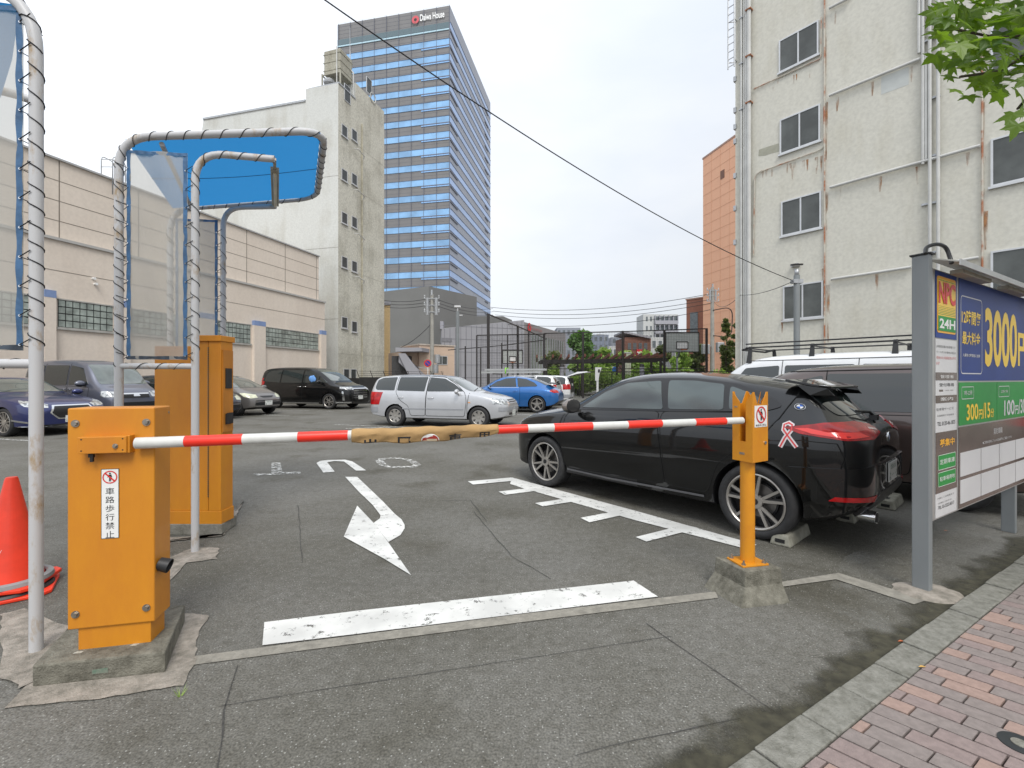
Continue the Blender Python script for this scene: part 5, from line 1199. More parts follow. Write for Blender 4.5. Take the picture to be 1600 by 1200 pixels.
far_block('far_building', 'pale blue-grey building above the round green tree', 'building', 927, 951, 523, 170, M_FARB2, 4, 3, M_FARG)
far_block('far_building', 'slim grey block right of the tree on the skyline', 'building', 955, 974, 527, 180, M_FARB, 4, 2, M_FARG)
far_block('far_building', 'low white building behind the court, left of the brick one', 'building', 951, 978, 541, 110, M_FARW, 3, 4, M_FARG)
far_block('far_building', 'pale low building beneath the apartment block', 'building', 1017, 1056, 527, 100, M_FARW, 4, 4, M_FARG)
far_block('far_building', 'small white building behind the right basketball hoop', 'building', 1055, 1080, 541, 90, M_FARW, 3, 4, M_FARG)
M_BRK = pm('red_brick', (.22, .105, .075), .85, var=.15, scale=2)
bb = far_block('brick_house', 'brown brick building with a slanted metal roof behind the court', 'building', 977, 1017, 527, 85, M_BRK, 0)
bm = newbm(); a, b, c_ = P(974, 517, 84.5), P(1017, 526, 84.5), P(974, 520, 84.5); prism(bm, [a, b, b+V(0, 0, -.35), a+V(0, 0, -.35)], (0, 8, .0)); fin(bm, 'roof', M_LG, bb)
for k in range(4):
    bm = newbm(); a = P(981+k*8.5, 536, 84.9); prism(bm, [V(a.x, a.y, a.z-1.2), V(a.x+.6, a.y, a.z-1.2), V(a.x+.6, a.y, a.z), V(a.x, a.y, a.z)], (0, .3, 0)); fin(bm, 'window', M_FARG, bb)
bm = newbm(); a, b = P(995, 546, 84.7), P(1003, 560, 84.7); prism(bm, [V(a.x, a.y, b.z), V(b.x, a.y, b.z), V(b.x, a.y, a.z), V(a.x, a.y, a.z)], (0, .3, 0)); sg_ = fin(bm, 'wall_sign', pm('sign_red2', (.60, .03, .04), .5, var=0), bb)
bm = newbm(); q = P(999, 553, 84.6); bar(bm, q+V(-.35, 0, -.5), q+V(.35, 0, .5), .1, .35); bar(bm, q+V(-.4, -.02, .35), q+V(.3, -.02, .1), .1, .25); fin(bm, 'white_mark', M_WHITE, sg_)
# orange and red-brown blocks at right
M_ORB = wallmat('orange_tile', (.80, .45, .29), (.77, .42, .27), fine=.05, bump=.02)
root = thing('orange_building', 'tall plain orange tiled building left of the right-hand building', 'building', P(1120, 590, 60))
OW = Wall((P(1098.5, 590, 62).x, 62), (P(1150, 590, 56).x-P(1098.5, 590, 62).x, -6)); hz = OW.z(1099, 249)
bm = newbm(); OW.quad(bm, 0, OW.t(1175), 0, hz, -14, 0); fin(bm, 'wall', M_ORB, root)
bm = newbm()
for k in range(22): z = 2+k*1.35; OW.quad(bm, .02, OW.t(1172), z, z+.035, -.01, .02)
for k in range(4): t = OW.t(1172)*(k+1)/5; OW.quad(bm, t, t+.035, 0, hz-.05, -.01, .021)
fin(bm, 'panel_joint', pm('orange_joint', (.64, .35, .22), .9, var=0), root)
wq(root, 'vent_grille', pm('brown_vent', (.18, .09, .06), .6), OW, 1126, 1132, 266, 279, 0, .05)
bm = newbm(); OW.quad(bm, -.1, OW.t(1175), hz, hz+.25, -14, .05); fin(bm, 'parapet_cap', pm('orange_cap', (.36, .22, .17), .6), root)
root = thing('red_brown_building', 'lower red-brown building with a dark tall window beside the orange one', 'building', P(1085, 590, 68))
BW_ = Wall((P(1072.5, 590, 66).x, 66), (P(1101, 590, 64).x-P(1072.5, 590, 66).x, -2)); 
bm = newbm(); BW_.quad(bm, 0, BW_.t(1104), 0, BW_.z(1073, 469), -10, 0); fin(bm, 'wall', pm('red_brown_tile', (.27, .115, .075), .8, var=.08), root)
wq(root, 'window', M_FARG, BW_, 1078.5, 1090.5, 488, 520, 0, .06)
bm = newbm(); BW_.quad(bm, -.1, BW_.t(1104), BW_.z(1073, 469), BW_.z(1073, 467), -10, .1); fin(bm, 'parapet_cap', MATS['orange_cap'], root)
# ---------------------------------------------------------------- vehicles
def paint(name, col, metal=.35, rough=.32, coat=1.0, var=.04): return pm(name, col, rough, metal=metal, var=var, scale=2.5, coat=coat)
C_BLACK = pm('paint_black', (.004, .0042, .0045), .3, var=.04, scale=2.5, coat=1.0, spec=.12); C_SILVER = paint('paint_silver', (.52, .53, .55), .4, .35); C_BLUE = paint('paint_blue', (.02, .14, .42), .45, .3)
C_NAVY = paint('paint_navy', (.014, .022, .11), .4, .28); C_BROWN = paint('paint_brown', (.10, .074, .066), .5, .3); C_WHITE = paint('paint_white', (.68, .69, .70), 0, .35); C_GREYM = paint('paint_grey_brown', (.17, .16, .155), .5, .35)
C_SLATE = paint('paint_slate', (.13, .14, .18), .4, .33)
M_CGL = pm('car_glass', (.018, .024, .024), .03, var=0, spec=.8, coat=.25); M_CGL2 = pm('car_glass_light', (.09, .11, .10), .04, var=.35, scale=2.2, spec=.9, coat=1.0)
M_TRIM = pm('car_trim', (.014, .014, .015), .35, var=0); M_SEAM = pm('panel_gap', (.004, .004, .004), .9, var=0)
M_HEADL = pm('headlight_glass', (.60, .62, .62), .08, metal=.3, col2=(.16, .17, .18), scale=14, coat=1.0, lo=.4, hi=.55); M_TAILR = pm('tail_red', (.40, .004, .006), .15, var=.35, scale=9, coat=.35, emit=None)
M_TAILB = pm('tail_red_bright', (.85, .03, .02), .15, var=0, coat=1.0); M_RIMS = pm('rim_silver', (.42, .40, .37), .30, metal=.7, var=.05); M_RIMD = pm('rim_dark', (.03, .03, .032), .35, metal=.4, var=0)
M_DISC = pm('brake_steel', (.20, .19, .18), .4, metal=.8, var=.1, scale=20); M_PLATE = pm('number_plate', (.70, .71, .69), .45, var=.03); M_PTXT = pm('plate_green', (.03, .13, .08), .5, var=0)
M_AMB = pm('amber', (.7, .25, .02), .2, var=0, coat=1)
def interp(tab, x):
    if x <= tab[0][0]: return tab[0][1]
    for (a, b), (c, d) in zip(tab, tab[1:]):
        if x <= c: return b+(d-b)*(x-a)/(c-a+1e-9)
    return tab[-1][1]
def body_shell(sp):
    xs = sp['xs']; bm = bmesh.new(); cl = bm.edges.layers.float.new('crease_edge'); rings = []
    for x in xs:
        zb, zbelt, zt, W, Wt = (interp(sp[k], x) for k in ('zb', 'belt', 'top', 'W', 'Wt'))
        zbelt = min(zbelt, zt-.012); dz = zt-zbelt; r = min(.085, .38*dz); sh_ = sp.get('shelf', .955); b5 = (W*(sh_ if zt-zbelt > .12 else .955), zbelt); b7 = (min(Wt, W*.93), zt-r)
        bul = sp.get('bulge', .02)
        half = [(0, zb), (W*.80, zb), (W*.965, zb+.055), (W, zb+.45*(zbelt-zb)), (W*(.99 if sh_ > .95 else 1.0), zbelt-(.10 if sh_ > .95 else .075)*(zbelt-zb)), b5, ((b5[0]+b7[0])/2+bul*min(1, dz*3), (b5[1]+b7[1])/2), b7, (b7[0]*.80, zt-min(.02, r*.3)), (0, zt)]
        ring = [bm.verts.new((x, y, z)) for y, z in half]
        ring += [bm.verts.new((x, -y, z)) for y, z in half[-2:0:-1]]
        rings.append(ring)
    n = len(rings[0])
    for A, B in zip(rings, rings[1:]):
        for k in range(n): bm.faces.new((A[k], A[(k+1) % n], B[(k+1) % n], B[k]))
    for Rg in (rings[0], rings[-1]):
        for k in range(n//2):
            a, b, c, d = Rg[k], Rg[k+1], Rg[(n-k-1) % n], Rg[(n-k) % n]
            vs_ = []
            for v in (a, b, c, d):
                if v not in vs_: vs_.append(v)
            if len(vs_) >= 3: bm.faces.new(vs_)
        for e in [e for e in bm.edges if e.verts[0] in Rg and e.verts[1] in Rg and len([f for f in e.link_faces]) == 2]: pass
    bmesh.ops.recalc_face_normals(bm, faces=bm.faces[:])
    for A, B in zip(rings, rings[1:]):
        for k, c in ((2, .55), (n-2, .55), (5, .45), (n-5, .45)):
            e = bm.edges.get((A[k], B[k]))
            if e: e[cl] = c
    for i in sp.get('crease', []):
        for k in range(6, n-5):
            e = bm.edges.get((rings[i][k], rings[i][(k+1) % n]))
            if e: e[cl] = .5
    return bm
def evaluated(o):
    dg = bpy.context.evaluated_depsgraph_get(); dg.update(); return bpy.data.meshes.new_from_object(o.evaluated_get(dg))
def tmpobj(bm, mats):
    me = bpy.data.meshes.new('tmp'); bm.to_mesh(me); bm.free()
    for m in mats: me.materials.append(m)
    o = bpy.data.objects.new('tmp', me); COL.objects.link(o); return o
class Car:
    def __init__(s, name, label, loc, rz, sp, mat, scale=1.0):
        s.root = thing(name, label, sp.get('cat', 'car'), loc, rz); s.root.scale = (scale,)*3; s.sp = sp; s.mat = mat
        o = tmpobj(body_shell(sp), [mat, M_TRIM]); md = o.modifiers.new('s', 'SUBSURF'); md.levels = 2; md.render_levels = 2
        me = evaluated(o); bpy.data.objects.remove(o); b = bmesh.new(); b.from_mesh(me); s.bvh = BVHTree.FromBMesh(b)
        # wheel arches
        bm = bmesh.new(); b.free(); R_, wd = sp['arch'], interp(sp['W'], 0)
        for xw in sp['wheels']:
            for sd in (-1, 1): cyl(bm, (xw, sd*(wd-.30), sp['r']), (xw, sd*(wd+.3), sp['r']), R_, seg=40)
        for f in bm.faces: f.material_index = 1
        base = bpy.data.objects.new('tmp', me); COL.objects.link(base); cut = tmpobj(bm, [mat, M_TRIM])
        md = base.modifiers.new('b', 'BOOLEAN'); md.operation = 'DIFFERENCE'; md.object = cut; md.solver = 'EXACT'
        me2 = evaluated(base); bpy.data.objects.remove(base); bpy.data.objects.remove(cut)
        me2.name = 'body'; me2.materials.clear(); me2.materials.append(mat); me2.materials.append(M_TRIM)
        for p in me2.polygons:
            p.use_smooth = True; c = p.center
            inw = any((c.x-xw)**2+(c.z-sp['r'])**2 < (R_*1.002)**2 for xw in sp['wheels']) and abs(c.y) > wd-.32
            p.material_index = 1 if (inw or c.z < interp(sp['zb'], c.x)+sp.get('skirt', .0)) else 0
        me2.set_sharp_from_angle(angle=R(38))
        s.body = bpy.data.objects.new('body', me2); COL.objects.link(s.body); s.body.parent = s.root
    def hit(s, u, v, mode, side=1):
        if mode == 'side': o, d = V(u, side*4, v), V(0, -side, 0)
        elif mode == 'front': o, d = V(6, u*side, v), V(-1, 0, 0)
        elif mode == 'rear': o, d = V(-6, u*side, v), V(1, 0, 0)
        elif mode == 'top': o, d = V(u, v*side, 5), V(0, 0, -1)
        else:
            cx = s.sp['cf'] if mode == 'wf' else s.sp['cr']; sg = 1 if mode == 'wf' else -1; a = R(u)
            dv = V(sg*math.cos(a), side*math.sin(a), 0); o, d = V(cx, 0, v)+dv*5, -dv
        loc, n, _, _ = s.bvh.ray_cast(o, d)
        return (loc, n) if loc is not None else (None, None)
    def patch(s, name, poly, mat, mode='side', off=.004, side=1, parent=None, grid=None, depth=.02, label=None):
        grid = grid or (5 if mode in ('wf', 'wr') else .08); gy = .05 if mode in ('wf', 'wr') else grid
        b = bmesh.new(); face(b, [(p[0], p[1], 0) for p in poly])
        for ax, g_ in ((0, grid), (1, gy)):
            lo, hi = min(p[ax] for p in poly), max(p[ax] for p in poly); n = int((hi-lo)/g_)+1
            for k in range(1, n+1):
                c = lo+(hi-lo)*k/(n+1); co = V(c, 0, 0) if ax == 0 else V(0, c, 0); no = V(1, 0, 0) if ax == 0 else V(0, 1, 0)
                bmesh.ops.bisect_plane(b, geom=b.verts[:]+b.edges[:]+b.faces[:], plane_co=co, plane_no=no)
        nr = {}; bad = []
        for v in b.verts:
            l, n = s.hit(v.co.x, v.co.y, mode, side)
            if l is None: bad.append(v); continue
            nr[v] = n.copy(); v.co = l+n*off
        if bad: bmesh.ops.delete(b, geom=bad, context='VERTS')
        if not b.faces: b.free(); return None
        be = [e for e in b.edges if len(e.link_faces) == 1]; vm = {}
        for e in be:
            q = []
            for v in e.verts:
                if v not in vm: vm[v] = b.verts.new(v.co-nr[v]*(off+depth))
                q.append(vm[v])
            b.faces.new((e.verts[0], e.verts[1], q[1], q[0]))
        o = fin(b, name, mat, parent or s.root, smooth=True, local=True, angle=45)
        if label: o['label'] = label
        return o
    def both(s, name, poly, mat, mode='side', off=.004, **k): return [s.patch(name, poly, mat, mode, off, sd, **k) for sd in (1, -1)]
    def strip(s, pts, w, mode='side', side=1, off=.006, mat=None, name='panel_gap', bm=None, closed=False):
        """thin band along a polyline lying on the body"""
        out = bm or bmesh.new(); P2 = [Vector((p[0], p[1])) for p in pts]
        if closed: P2.append(P2[0])
        dense = []
        for a, b in zip(P2, P2[1:]):
            n = max(1, int((b-a).length/.05)) 
            for k in range(n): dense.append(a.lerp(b, k/n))
        dense.append(P2[-1]); prev = None
        for i, p in enumerate(dense):
            d = (dense[min(i+1, len(dense)-1)]-dense[max(i-1, 0)])
            if d.length < 1e-6: continue
            d.normalize(); n_ = Vector((-d.y, d.x))*w/2; cur = []
            for q in (p+n_, p-n_):
                l, nn = s.hit(q.x, q.y, mode, side)
                cur.append(None if l is None else out.verts.new(l+nn*off))
            if None in cur: prev = None; continue
            if prev: out.faces.new((prev[0], cur[0], cur[1], prev[1]))
            prev = cur
        if bm is None and out.faces: return fin(out, name, mat or M_SEAM, s.root, local=True)
        return out
    def wheel_set(s, wheelobj, inset=.0):
        W = interp(s.sp['W'], 0); first = True
        for xw in s.sp['wheels']:
            for sd in (-1, 1):
                w = wheelobj if first else ptree(wheelobj, s.root); first = False
                w.parent = s.root; w.location = (xw, sd*(W-.115-inset), s.sp['r']); w.rotation_euler = (0, R(random.uniform(0, 60)), 0 if sd < 0 else math.pi)
def rounded(pts, r=.03, n=3, closed=True):
    out = []; N = len(pts)
    for i in range(N):
        p, a, b = (Vector(pts[k % N]) for k in (i, i-1, i+1)); rr = r
        if len(pts[i]) > 2: p, rr = Vector(pts[i][:2]), pts[i][2]
        a, b = Vector(a[:2]), Vector(b[:2]); p = Vector(p[:2]); da, db = a-p, b-p; t = min(rr, da.length*.45, db.length*.45)
        A, B = p+da.normalized()*t, p+db.normalized()*t
        for k in range(n+1): u = k/n; q = A*(1-u)**2+p*2*u*(1-u)+B*u*u; out.append((q.x, q.y))
    return out
def make_wheel(r, rr, style, n=5, wd=.225, face_mat=None, back=None):
    """tyre, barrel and rim with the outer face towards -Y"""
    face_mat = face_mat or M_RIMS; h = wd/2
    bm = newbm(); lathe(bm, [(rr+.008, -h*.55), (rr*.93, -h*.30), (rr*.93, h*.9), (rr+.006, h*.9)], axis='Y', seg=40)
    cyl(bm, (0, -.005, 0), (0, .012, 0), rr*.66, seg=32); cyl(bm, (0, .03, 0), (0, .05, 0), rr*.95, seg=32)
    w = fin(bm, 'wheel', M_RIMD if style != 'cover' else M_BLK, None, smooth=True)
    bm = newbm(); lathe(bm, [(rr, -h*.72), (rr+.012, -h*.90), (r-.045, -h*1.0), (r-.012, -h*.86), (r, -h*.6), (r+.001, 0), (r, h*.6), (r-.012, h*.86), (r-.045, h), (rr+.012, h*.9), (rr, h*.72)], axis='Y', seg=48)
    for k in (-.32, .0, .32): pass
    fin(bm, 'tyre', M_RUB, w, smooth=True, local=True, angle=60)
    bm = newbm(); y0 = -h*.78
    lathe(bm, [(rr+.002, y0+.005), (rr+.004, y0-.010), (rr-.006, y0-.014), (rr-.016, y0-.004), (rr-.020, y0+.03)], axis='Y', seg=48)
    def spoke(a, w0, w1, r0, r1, ya, yb, mat=0, th=.022, da=0.0):
        ca, sa = math.cos(a), math.sin(a); cb, sb = math.cos(a+da), math.sin(a+da); u = (-sa, ca); ub = (-sb, cb)
        p = [V(ca*r0+u[0]*w0*sg, ya, sa*r0+u[1]*w0*sg) for sg in (-1, 1)]+[V(cb*r1+ub[0]*w1*sg, yb, sb*r1+ub[1]*w1*sg) for sg in (1, -1)]
        prism(bm, p, (0, th, 0), mat)
    mats = [face_mat, M_RIMD]
    if style == 'double':
        cyl(bm, (0, y0-.002, 0), (0, y0+.04, 0), .062, seg=24)
        for k in range(n):
            a = 2*math.pi*k/n
            for sg in (-1, 1):
                spoke(a+sg*.12, .014, .0105, .045, rr-.006, y0+.008, y0-.006, 0, .02, da=sg*.10); spoke(a+sg*.10, .012, .014, .05, rr-.006, y0+.022, y0+.012, 1, .02, da=sg*.03)
            spoke(a, .03, .012, .05, rr*.58, y0+.016, y0+.012, 1, .02)
    elif style == 'five':
        cyl(bm, (0, y0-.002, 0), (0, y0+.04, 0), .07, seg=24)
        for k in range(n): a = 2*math.pi*k/n; spoke(a, .034, .022, .05, rr-.006, y0+.006, y0-.004, 0, .025); spoke(a+.13, .008, .02, .06, rr-.006, y0+.012, y0+.004, 1, .02)
    elif style == 'multi':
        cyl(bm, (0, y0-.002, 0), (0, y0+.04, 0), .065, seg=24)
        for k in range(n): a = 2*math.pi*k/n; spoke(a, .012, .010, .05, rr-.006, y0+.006, y0-.004, 0, .025)
    elif style == 'cover':
        cyl(bm, (0, y0+.008, 0), (0, y0+.02, 0), rr*.50, rr*.50, seg=32); cyl(bm, (0, y0-.002, 0), (0, y0+.008, 0), rr*.22, rr*.22, seg=24)
        for k in range(n): a = 2*math.pi*k/n; spoke(a, .036, .048, rr*.30, rr-.004, y0+.004, y0-.002, 0, .02)
        for k in range(n): a = 2*math.pi*(k+.5)/n; spoke(a, .012, .030, rr*.54, rr*.86, y0+.012, y0+.010, 1, .006)
    fin(bm, 'rim', mats, w, local=True, smooth=True, angle=30)
    if style != 'cover':
        bm = newbm(); cyl(bm, (0, -.010, 0), (0, -.006, 0), rr*.60, seg=32); fin(bm, 'brake_disc', M_DISC, w, local=True, smooth=True)
    bm = newbm(); cyl(bm, (0, y0-.006, 0), (0, y0-.001, 0), .028, seg=20); fin(bm, 'hub_cap', M_RIMD if style == 'double' else M_RIMS, w, local=True, smooth=True)
    return w
def mirror(c, x, y, z, mat, s=1.0, low=M_TRIM):
    for sd in (1, -1):
        bm = newbm(); bmesh.ops.create_uvsphere(bm, u_segments=20, v_segments=12, radius=1, matrix=Matrix.Translation((x, sd*(y+.09*s), z)) @ Matrix.Rotation(sd*-.15, 4, 'Z') @ Matrix.Diagonal((.075*s, .125*s, .078*s, 1)))
        for v in bm.verts:
            if v.co.x < x-.025*s: v.co.x = x-.025*s
        for f in bm.faces: f.material_index = 1 if f.calc_center_median().z < z-.03*s or f.calc_center_median().x < x-.022*s else 0
        bar(bm, (x+.02, sd*(y-.06), z-.06*s), (x+.01, sd*(y+.05), z-.055*s), .06*s, .03*s, mat=1)
        fin(bm, 'mirror', [mat, low], c.root, local=True, smooth=True, angle=50)
def handle(c, x, z, mat=None, w=.17):
    for sd in (1, -1):
        l, n = c.hit(x, z, 'side', sd)
        if l is None: continue
        bm = newbm(); tube(bm, fillet([l+V(w/2, 0, 0), l+n*.04+V(w*.42, 0, .003), l+n*.04+V(-w*.42, 0, .0), l+V(-w/2, 0, 0)], .03, 3), .011, seg=8); fin(bm, 'door_handle', mat or c.mat, c.root, local=True, smooth=True)
def plate(c, x, z, rear=True, y=0.0, tilt=0.0, txt=('世田谷 303', 'は ・・・2')):
    sg = -1 if rear else 1
    l_, n_ = c.hit(y, z, 'rear' if rear else 'front')
    if l_ is not None: x = l_.x+(-.030 if rear else .012)
    M = Matrix.Translation((x, y, z)) @ Matrix.Rotation(R(-90 if rear else 90), 4, 'Z') @ Matrix.Rotation(R(90), 4, 'X')
    bm = newbm(); box(bm, (0, 0, 0), (.33, .165, .008)); bm.transform(M); p = fin(bm, 'number_plate', M_PLATE, c.root, local=True)
    o = text(txt[0], V(-.11, .02, .0045), V(1, 0, 0), V(0, 1, 0), .22, .045, M_PTXT, None); o2 = text(txt[1], V(-.15, -.07, .0045), V(1, 0, 0), V(0, 1, 0), .30, .075, M_PTXT, None)
    for k in (o, o2):
        b = bmesh.new(); b.from_mesh(k.data); bpy.data.objects.remove(k); b.transform(M); fin(b, 'plate_text', M_PTXT, p, local=True)
    return p
def std_car(name, label, loc, rz, sp, mat, wheel, scale=1.0, glass=M_CGL, seamw=.010):
    """body, windows, doors, lights, wheels from one table of outlines"""
    c = Car(name, label, loc, rz, sp, mat, scale)
    for poly in sp.get('doors', []):
        for d in c.both('door', rounded(poly, .06), mat, off=.0035, depth=.01):
            pass
        for sd in (1, -1): c.strip(rounded(poly, .06), seamw, side=sd, off=.005, closed=True)
    for poly in sp.get('dlo', []): c.both('window_trim', rounded(poly, .05), M_TRIM, off=.006)
    for poly in sp['side_glass']: c.both('window', rounded(poly, .035), glass, off=.010, depth=.012)
    if 'wind' in sp:
        c.patch('windscreen', rounded(sp['wind'], .05), sp.get('wglass', M_CGL2), 'front', .006)
    if 'back' in sp: c.patch('rear_window', rounded(sp['back'], .05), glass, 'rear', .006)
    for m_, poly, mt, off in sp.get('extra', []):
        nm, md = m_.split(':')
        if md in ('front1', 'rear1', 'top1'): c.patch(nm, rounded(poly, .015), mt, md[:-1], off)
        else: c.both(nm, rounded(poly, .015 if md not in ('wf', 'wr') else .3), mt, md, off)
    for ln, md in sp.get('seams', []):
        for sd in (1, -1): c.strip(ln, seamw, mode=md, side=sd, off=.006)
    for x, z in sp.get('handles', []): handle(c, x, z, sp.get('hmat'))
    if 'mirror' in sp: mirror(c, *sp['mirror'][:3], sp['mirror'][3] or mat, *sp['mirror'][4:])
    if wheel: c.wheel_set(wheel)
    return c
# --- black hatchback-coupe in front, the largest car
hB = V(-.658, .754, 0).normalized(); latB = V(.754, .658, 0).normalized(); rzB = math.atan2(hB.y, hB.x)
spB = dict(xs=[-2.12, -2.09, -1.98, -1.80, -1.62, -1.3, -.8, -.3, .15, .45, .72, .98, 1.14, 1.32, 1.7, 1.95, 2.09, 2.15],
    zb=[(-2.12, .44), (-2.05, .34), (-1.9, .24), (-1.5, .19), (1.6, .19), (2.0, .20), (2.15, .28)],
    belt=[(-2.12, .88), (-2.05, .97), (-1.9, 1.04), (-1.6, 1.09), (-1.2, 1.10), (-.3, 1.07), (.98, 1.01), (1.32, .985), (1.7, .93), (1.95, .84), (2.09, .70), (2.15, .58)],
    top=[(-2.12, .97), (-2.09, 1.035), (-1.98, 1.10), (-1.80, 1.24), (-1.62, 1.385), (-1.3, 1.445), (-.8, 1.515), (-.3, 1.545), (.15, 1.53), (.45, 1.465), (.72, 1.34), (.98, 1.175), (1.14, 1.095), (1.32, 1.065), (1.7, 1.01), (1.95, .93), (2.09, .81), (2.15, .68)],
    W=[(-2.12, .62), (-2.07, .76), (-1.96, .85), (-1.8, .90), (-1.6, .92), (-1.0, .915), (.8, .91), (1.5, .92), (1.8, .895), (1.98, .83), (2.1, .70), (2.15, .58)],
    Wt=[(-2.12, .50), (-1.9, .60), (-1.62, .56), (-1.2, .60), (-.3, .635), (.45, .62), (.98, .66), (1.3, .72), (1.95, .62), (2.15, .44)],
    shelf=.915, wheels=(-1.32, 1.35), r=.338, arch=.385, skirt=.10, cf=1.2, cr=-1.1, crease=[4, 12],
    dlo=[[(.92, 1.055), (.60, 1.27), (.30, 1.40), (-.1, 1.455), (-.6, 1.455), (-1.05, 1.40), (-1.42, 1.26), (-1.50, 1.20), (-1.38, 1.155), (-.6, 1.11)]],
    side_glass=[[(.80, 1.085), (.50, 1.285), (.20, 1.395), (-.24, 1.425), (-.36, 1.12)], [(-.42, 1.125), (-.33, 1.43), (-.62, 1.425), (-.93, 1.39), (-1.0, 1.145)], [(-1.05, 1.15), (-.99, 1.375), (-1.22, 1.30), (-1.40, 1.20), (-1.33, 1.165)]],
    wind=[(.66, 1.115), (.55, 1.43), (-.55, 1.43), (-.66, 1.115)], back=[(.58, 1.13), (.50, 1.34), (-.50, 1.34), (-.58, 1.13)],
    doors=[[(1.0, .34), (1.05, .60), (.98, 1.03), (.85, 1.06), (-.32, 1.10), (-.42, .34)], [(-.44, .34), (-.35, 1.10), (-1.38, 1.14), (-1.38, .98), (-.98, .64), (-.88, .34)]],
    extra=[('headlight:wf', [(25, .80), (50, .82), (58, .90), (50, .93), (24, .90)], M_HEADL, .006),
           ('tail_light:wr', [(16, .99), (19, 1.055), (30, 1.085), (47, 1.075), (63, 1.03), (57, .985), (42, .945), (27, .945)], M_TAILR, .008),
           ('tail_light_element:wr', [(30, .965), (34, 1.0), (48, 1.005), (54, 1.03), (59, 1.025), (53, .99), (42, .958)], M_TAILB, .011),
           ('tail_light_clear:wr', [(18.5, 1.02), (25, 1.035), (25, 1.022), (18.5, 1.005)], pm('lamp_clear', (.75, .6, .55), .2, var=0), .011),
           ('rear_bumper:wr', [(0, .42), (0, .72), (30, .74), (62, .70), (60, .60), (52, .42)], C_BLACK, .022), ('diffuser:wr', [(0, .33), (0, .50), (24, .50), (34, .42), (36, .33)], M_TRIM, .030), ('reflector:wr', [(30, .455), (48, .455), (46, .49), (28, .495)], M_TAILR, .028),
           ('grille:front1', [(.30, .60), (.34, .80), (.05, .82), (-.05, .82), (-.34, .80), (-.30, .60)], M_TRIM, .006)],
    seams=[([(-1.42, .98), (-1.5, 1.1), (-1.57, 1.30), (-1.55, 1.40)], 'side'), ([(1.06, .5), (1.1, .80), (1.02, 1.0)], 'side'), ([(-1.70, .93), (-1.93, .92), (-1.98, .80), (-1.95, .70)], 'side')],
    handles=[(-.18, .985), (-1.02, 1.03)], mirror=(.78, .90, 1.115, pm('mirror_grey', (.22, .19, .17), .3, metal=.5, coat=1), 1.15))
cpos = V(2.185, 4.11, 0)+hB*1.32+latB*.915
wB = make_wheel(.338, .252, 'double', 5, .245)
car = std_car('parked_car', 'large glossy black hatchback at the right with two-tone spoked wheels', cpos, rzB, spB, C_BLACK, wB, seamw=.007, glass=pm('green_tint_glass', (.06, .08, .078), .03, col2=(.010, .014, .014), scale=1.1, lo=.42, hi=.58, spec=.7, coat=.5, stretch=(1, 1, 2.2), detail=2))
def blk(c, name, pts_d, mat, sm=False, bev=0, label=None):
    bm = newbm()
    for kind, *a in pts_d:
        if kind == 'box': box(bm, a[0], a[1], rot=a[2] if len(a) > 2 else None)
        elif kind == 'prism': prism(bm, a[0], a[1])
        elif kind == 'tube': tube(bm, a[0], a[1], seg=a[2] if len(a) > 2 else 10)
    return fin(bm, name, mat, c.root, local=True, smooth=sm, bevel=bev)
blk(car, 'spoiler', [('prism', [V(-1.46, .56, 1.425), V(-1.72, .53, 1.372), V(-1.80, .47, 1.36), V(-1.80, -.47, 1.36), V(-1.72, -.53, 1.372), V(-1.46, -.56, 1.425)], V(0, 0, .022)),
    ('prism', [V(-1.55, .585, 1.40), V(-1.78, .52, 1.365), V(-1.83, .50, 1.30), V(-1.66, .56, 1.30)], V(0, -.02, 0)), ('prism', [V(-1.55, -.585, 1.40), V(-1.78, -.52, 1.365), V(-1.83, -.50, 1.30), V(-1.66, -.56, 1.30)], V(0, .02, 0))], C_BLACK, bev=.004)
plate(car, -2.125, .63)
blk(car, 'exhaust_tip', [('tube', [V(-2.02, .56, .315), V(-2.14, .57, .315)], .05, 20)], M_CHROME, True)
blk(car, 'exhaust_bore', [('tube', [V(-2.05, .565, .315), V(-2.143, .57, .315)], .040, 20)], M_DARK, True)
blk(car, 'rear_wiper', [('tube', [V(-2.03, .03, 1.10), V(-2.0, .10, 1.15), V(-1.95, .33, 1.165)], .012, 8), ('box', (-2.02, .03, 1.10), (.06, .09, .05))], M_TRIM, True)
def roundel(c, x, z, mode='side', side=1, r=.04, u0=None):
    l, n = c.hit(x, z, mode, side); n = n.normalized(); q = n.to_track_quat('Z', 'Y').to_matrix().to_4x4()
    bm = newbm(); cyl(bm, (0, 0, .0), (0, 0, .006), r, seg=28); bm.transform(Matrix.Translation(l) @ q); e = fin(bm, 'badge', M_CHROME, c.root, local=True, smooth=True)
    bm = newbm(); cyl(bm, (0, 0, .0062), (0, 0, .007), r*.93, seg=28); bm.transform(Matrix.Translation(l) @ q); fin(bm, 'badge_ring', M_TRIM, e, local=True)
    for k, m in ((0, pm('badge_blue', (.02, .12, .50), .3, var=0)), (1, M_WHITE)):
        bm = newbm()
        for s_ in (0, 2):
            a0 = (k+s_)*math.pi/2; face(bm, [V(0, 0, .0074)]+[V(r*.62*math.cos(a0+t*math.pi/16), r*.62*math.sin(a0+t*math.pi/16), .0074) for t in range(9)])
        bm.transform(Matrix.Translation(l) @ q); fin(bm, 'badge_quarter', m, e, local=True)
roundel(car, -1.62, 1.20, r=.042); roundel(car, -1.62, 1.20, side=-1, r=.042); roundel(car, 0.0, .93, 'rear', 1, .045)
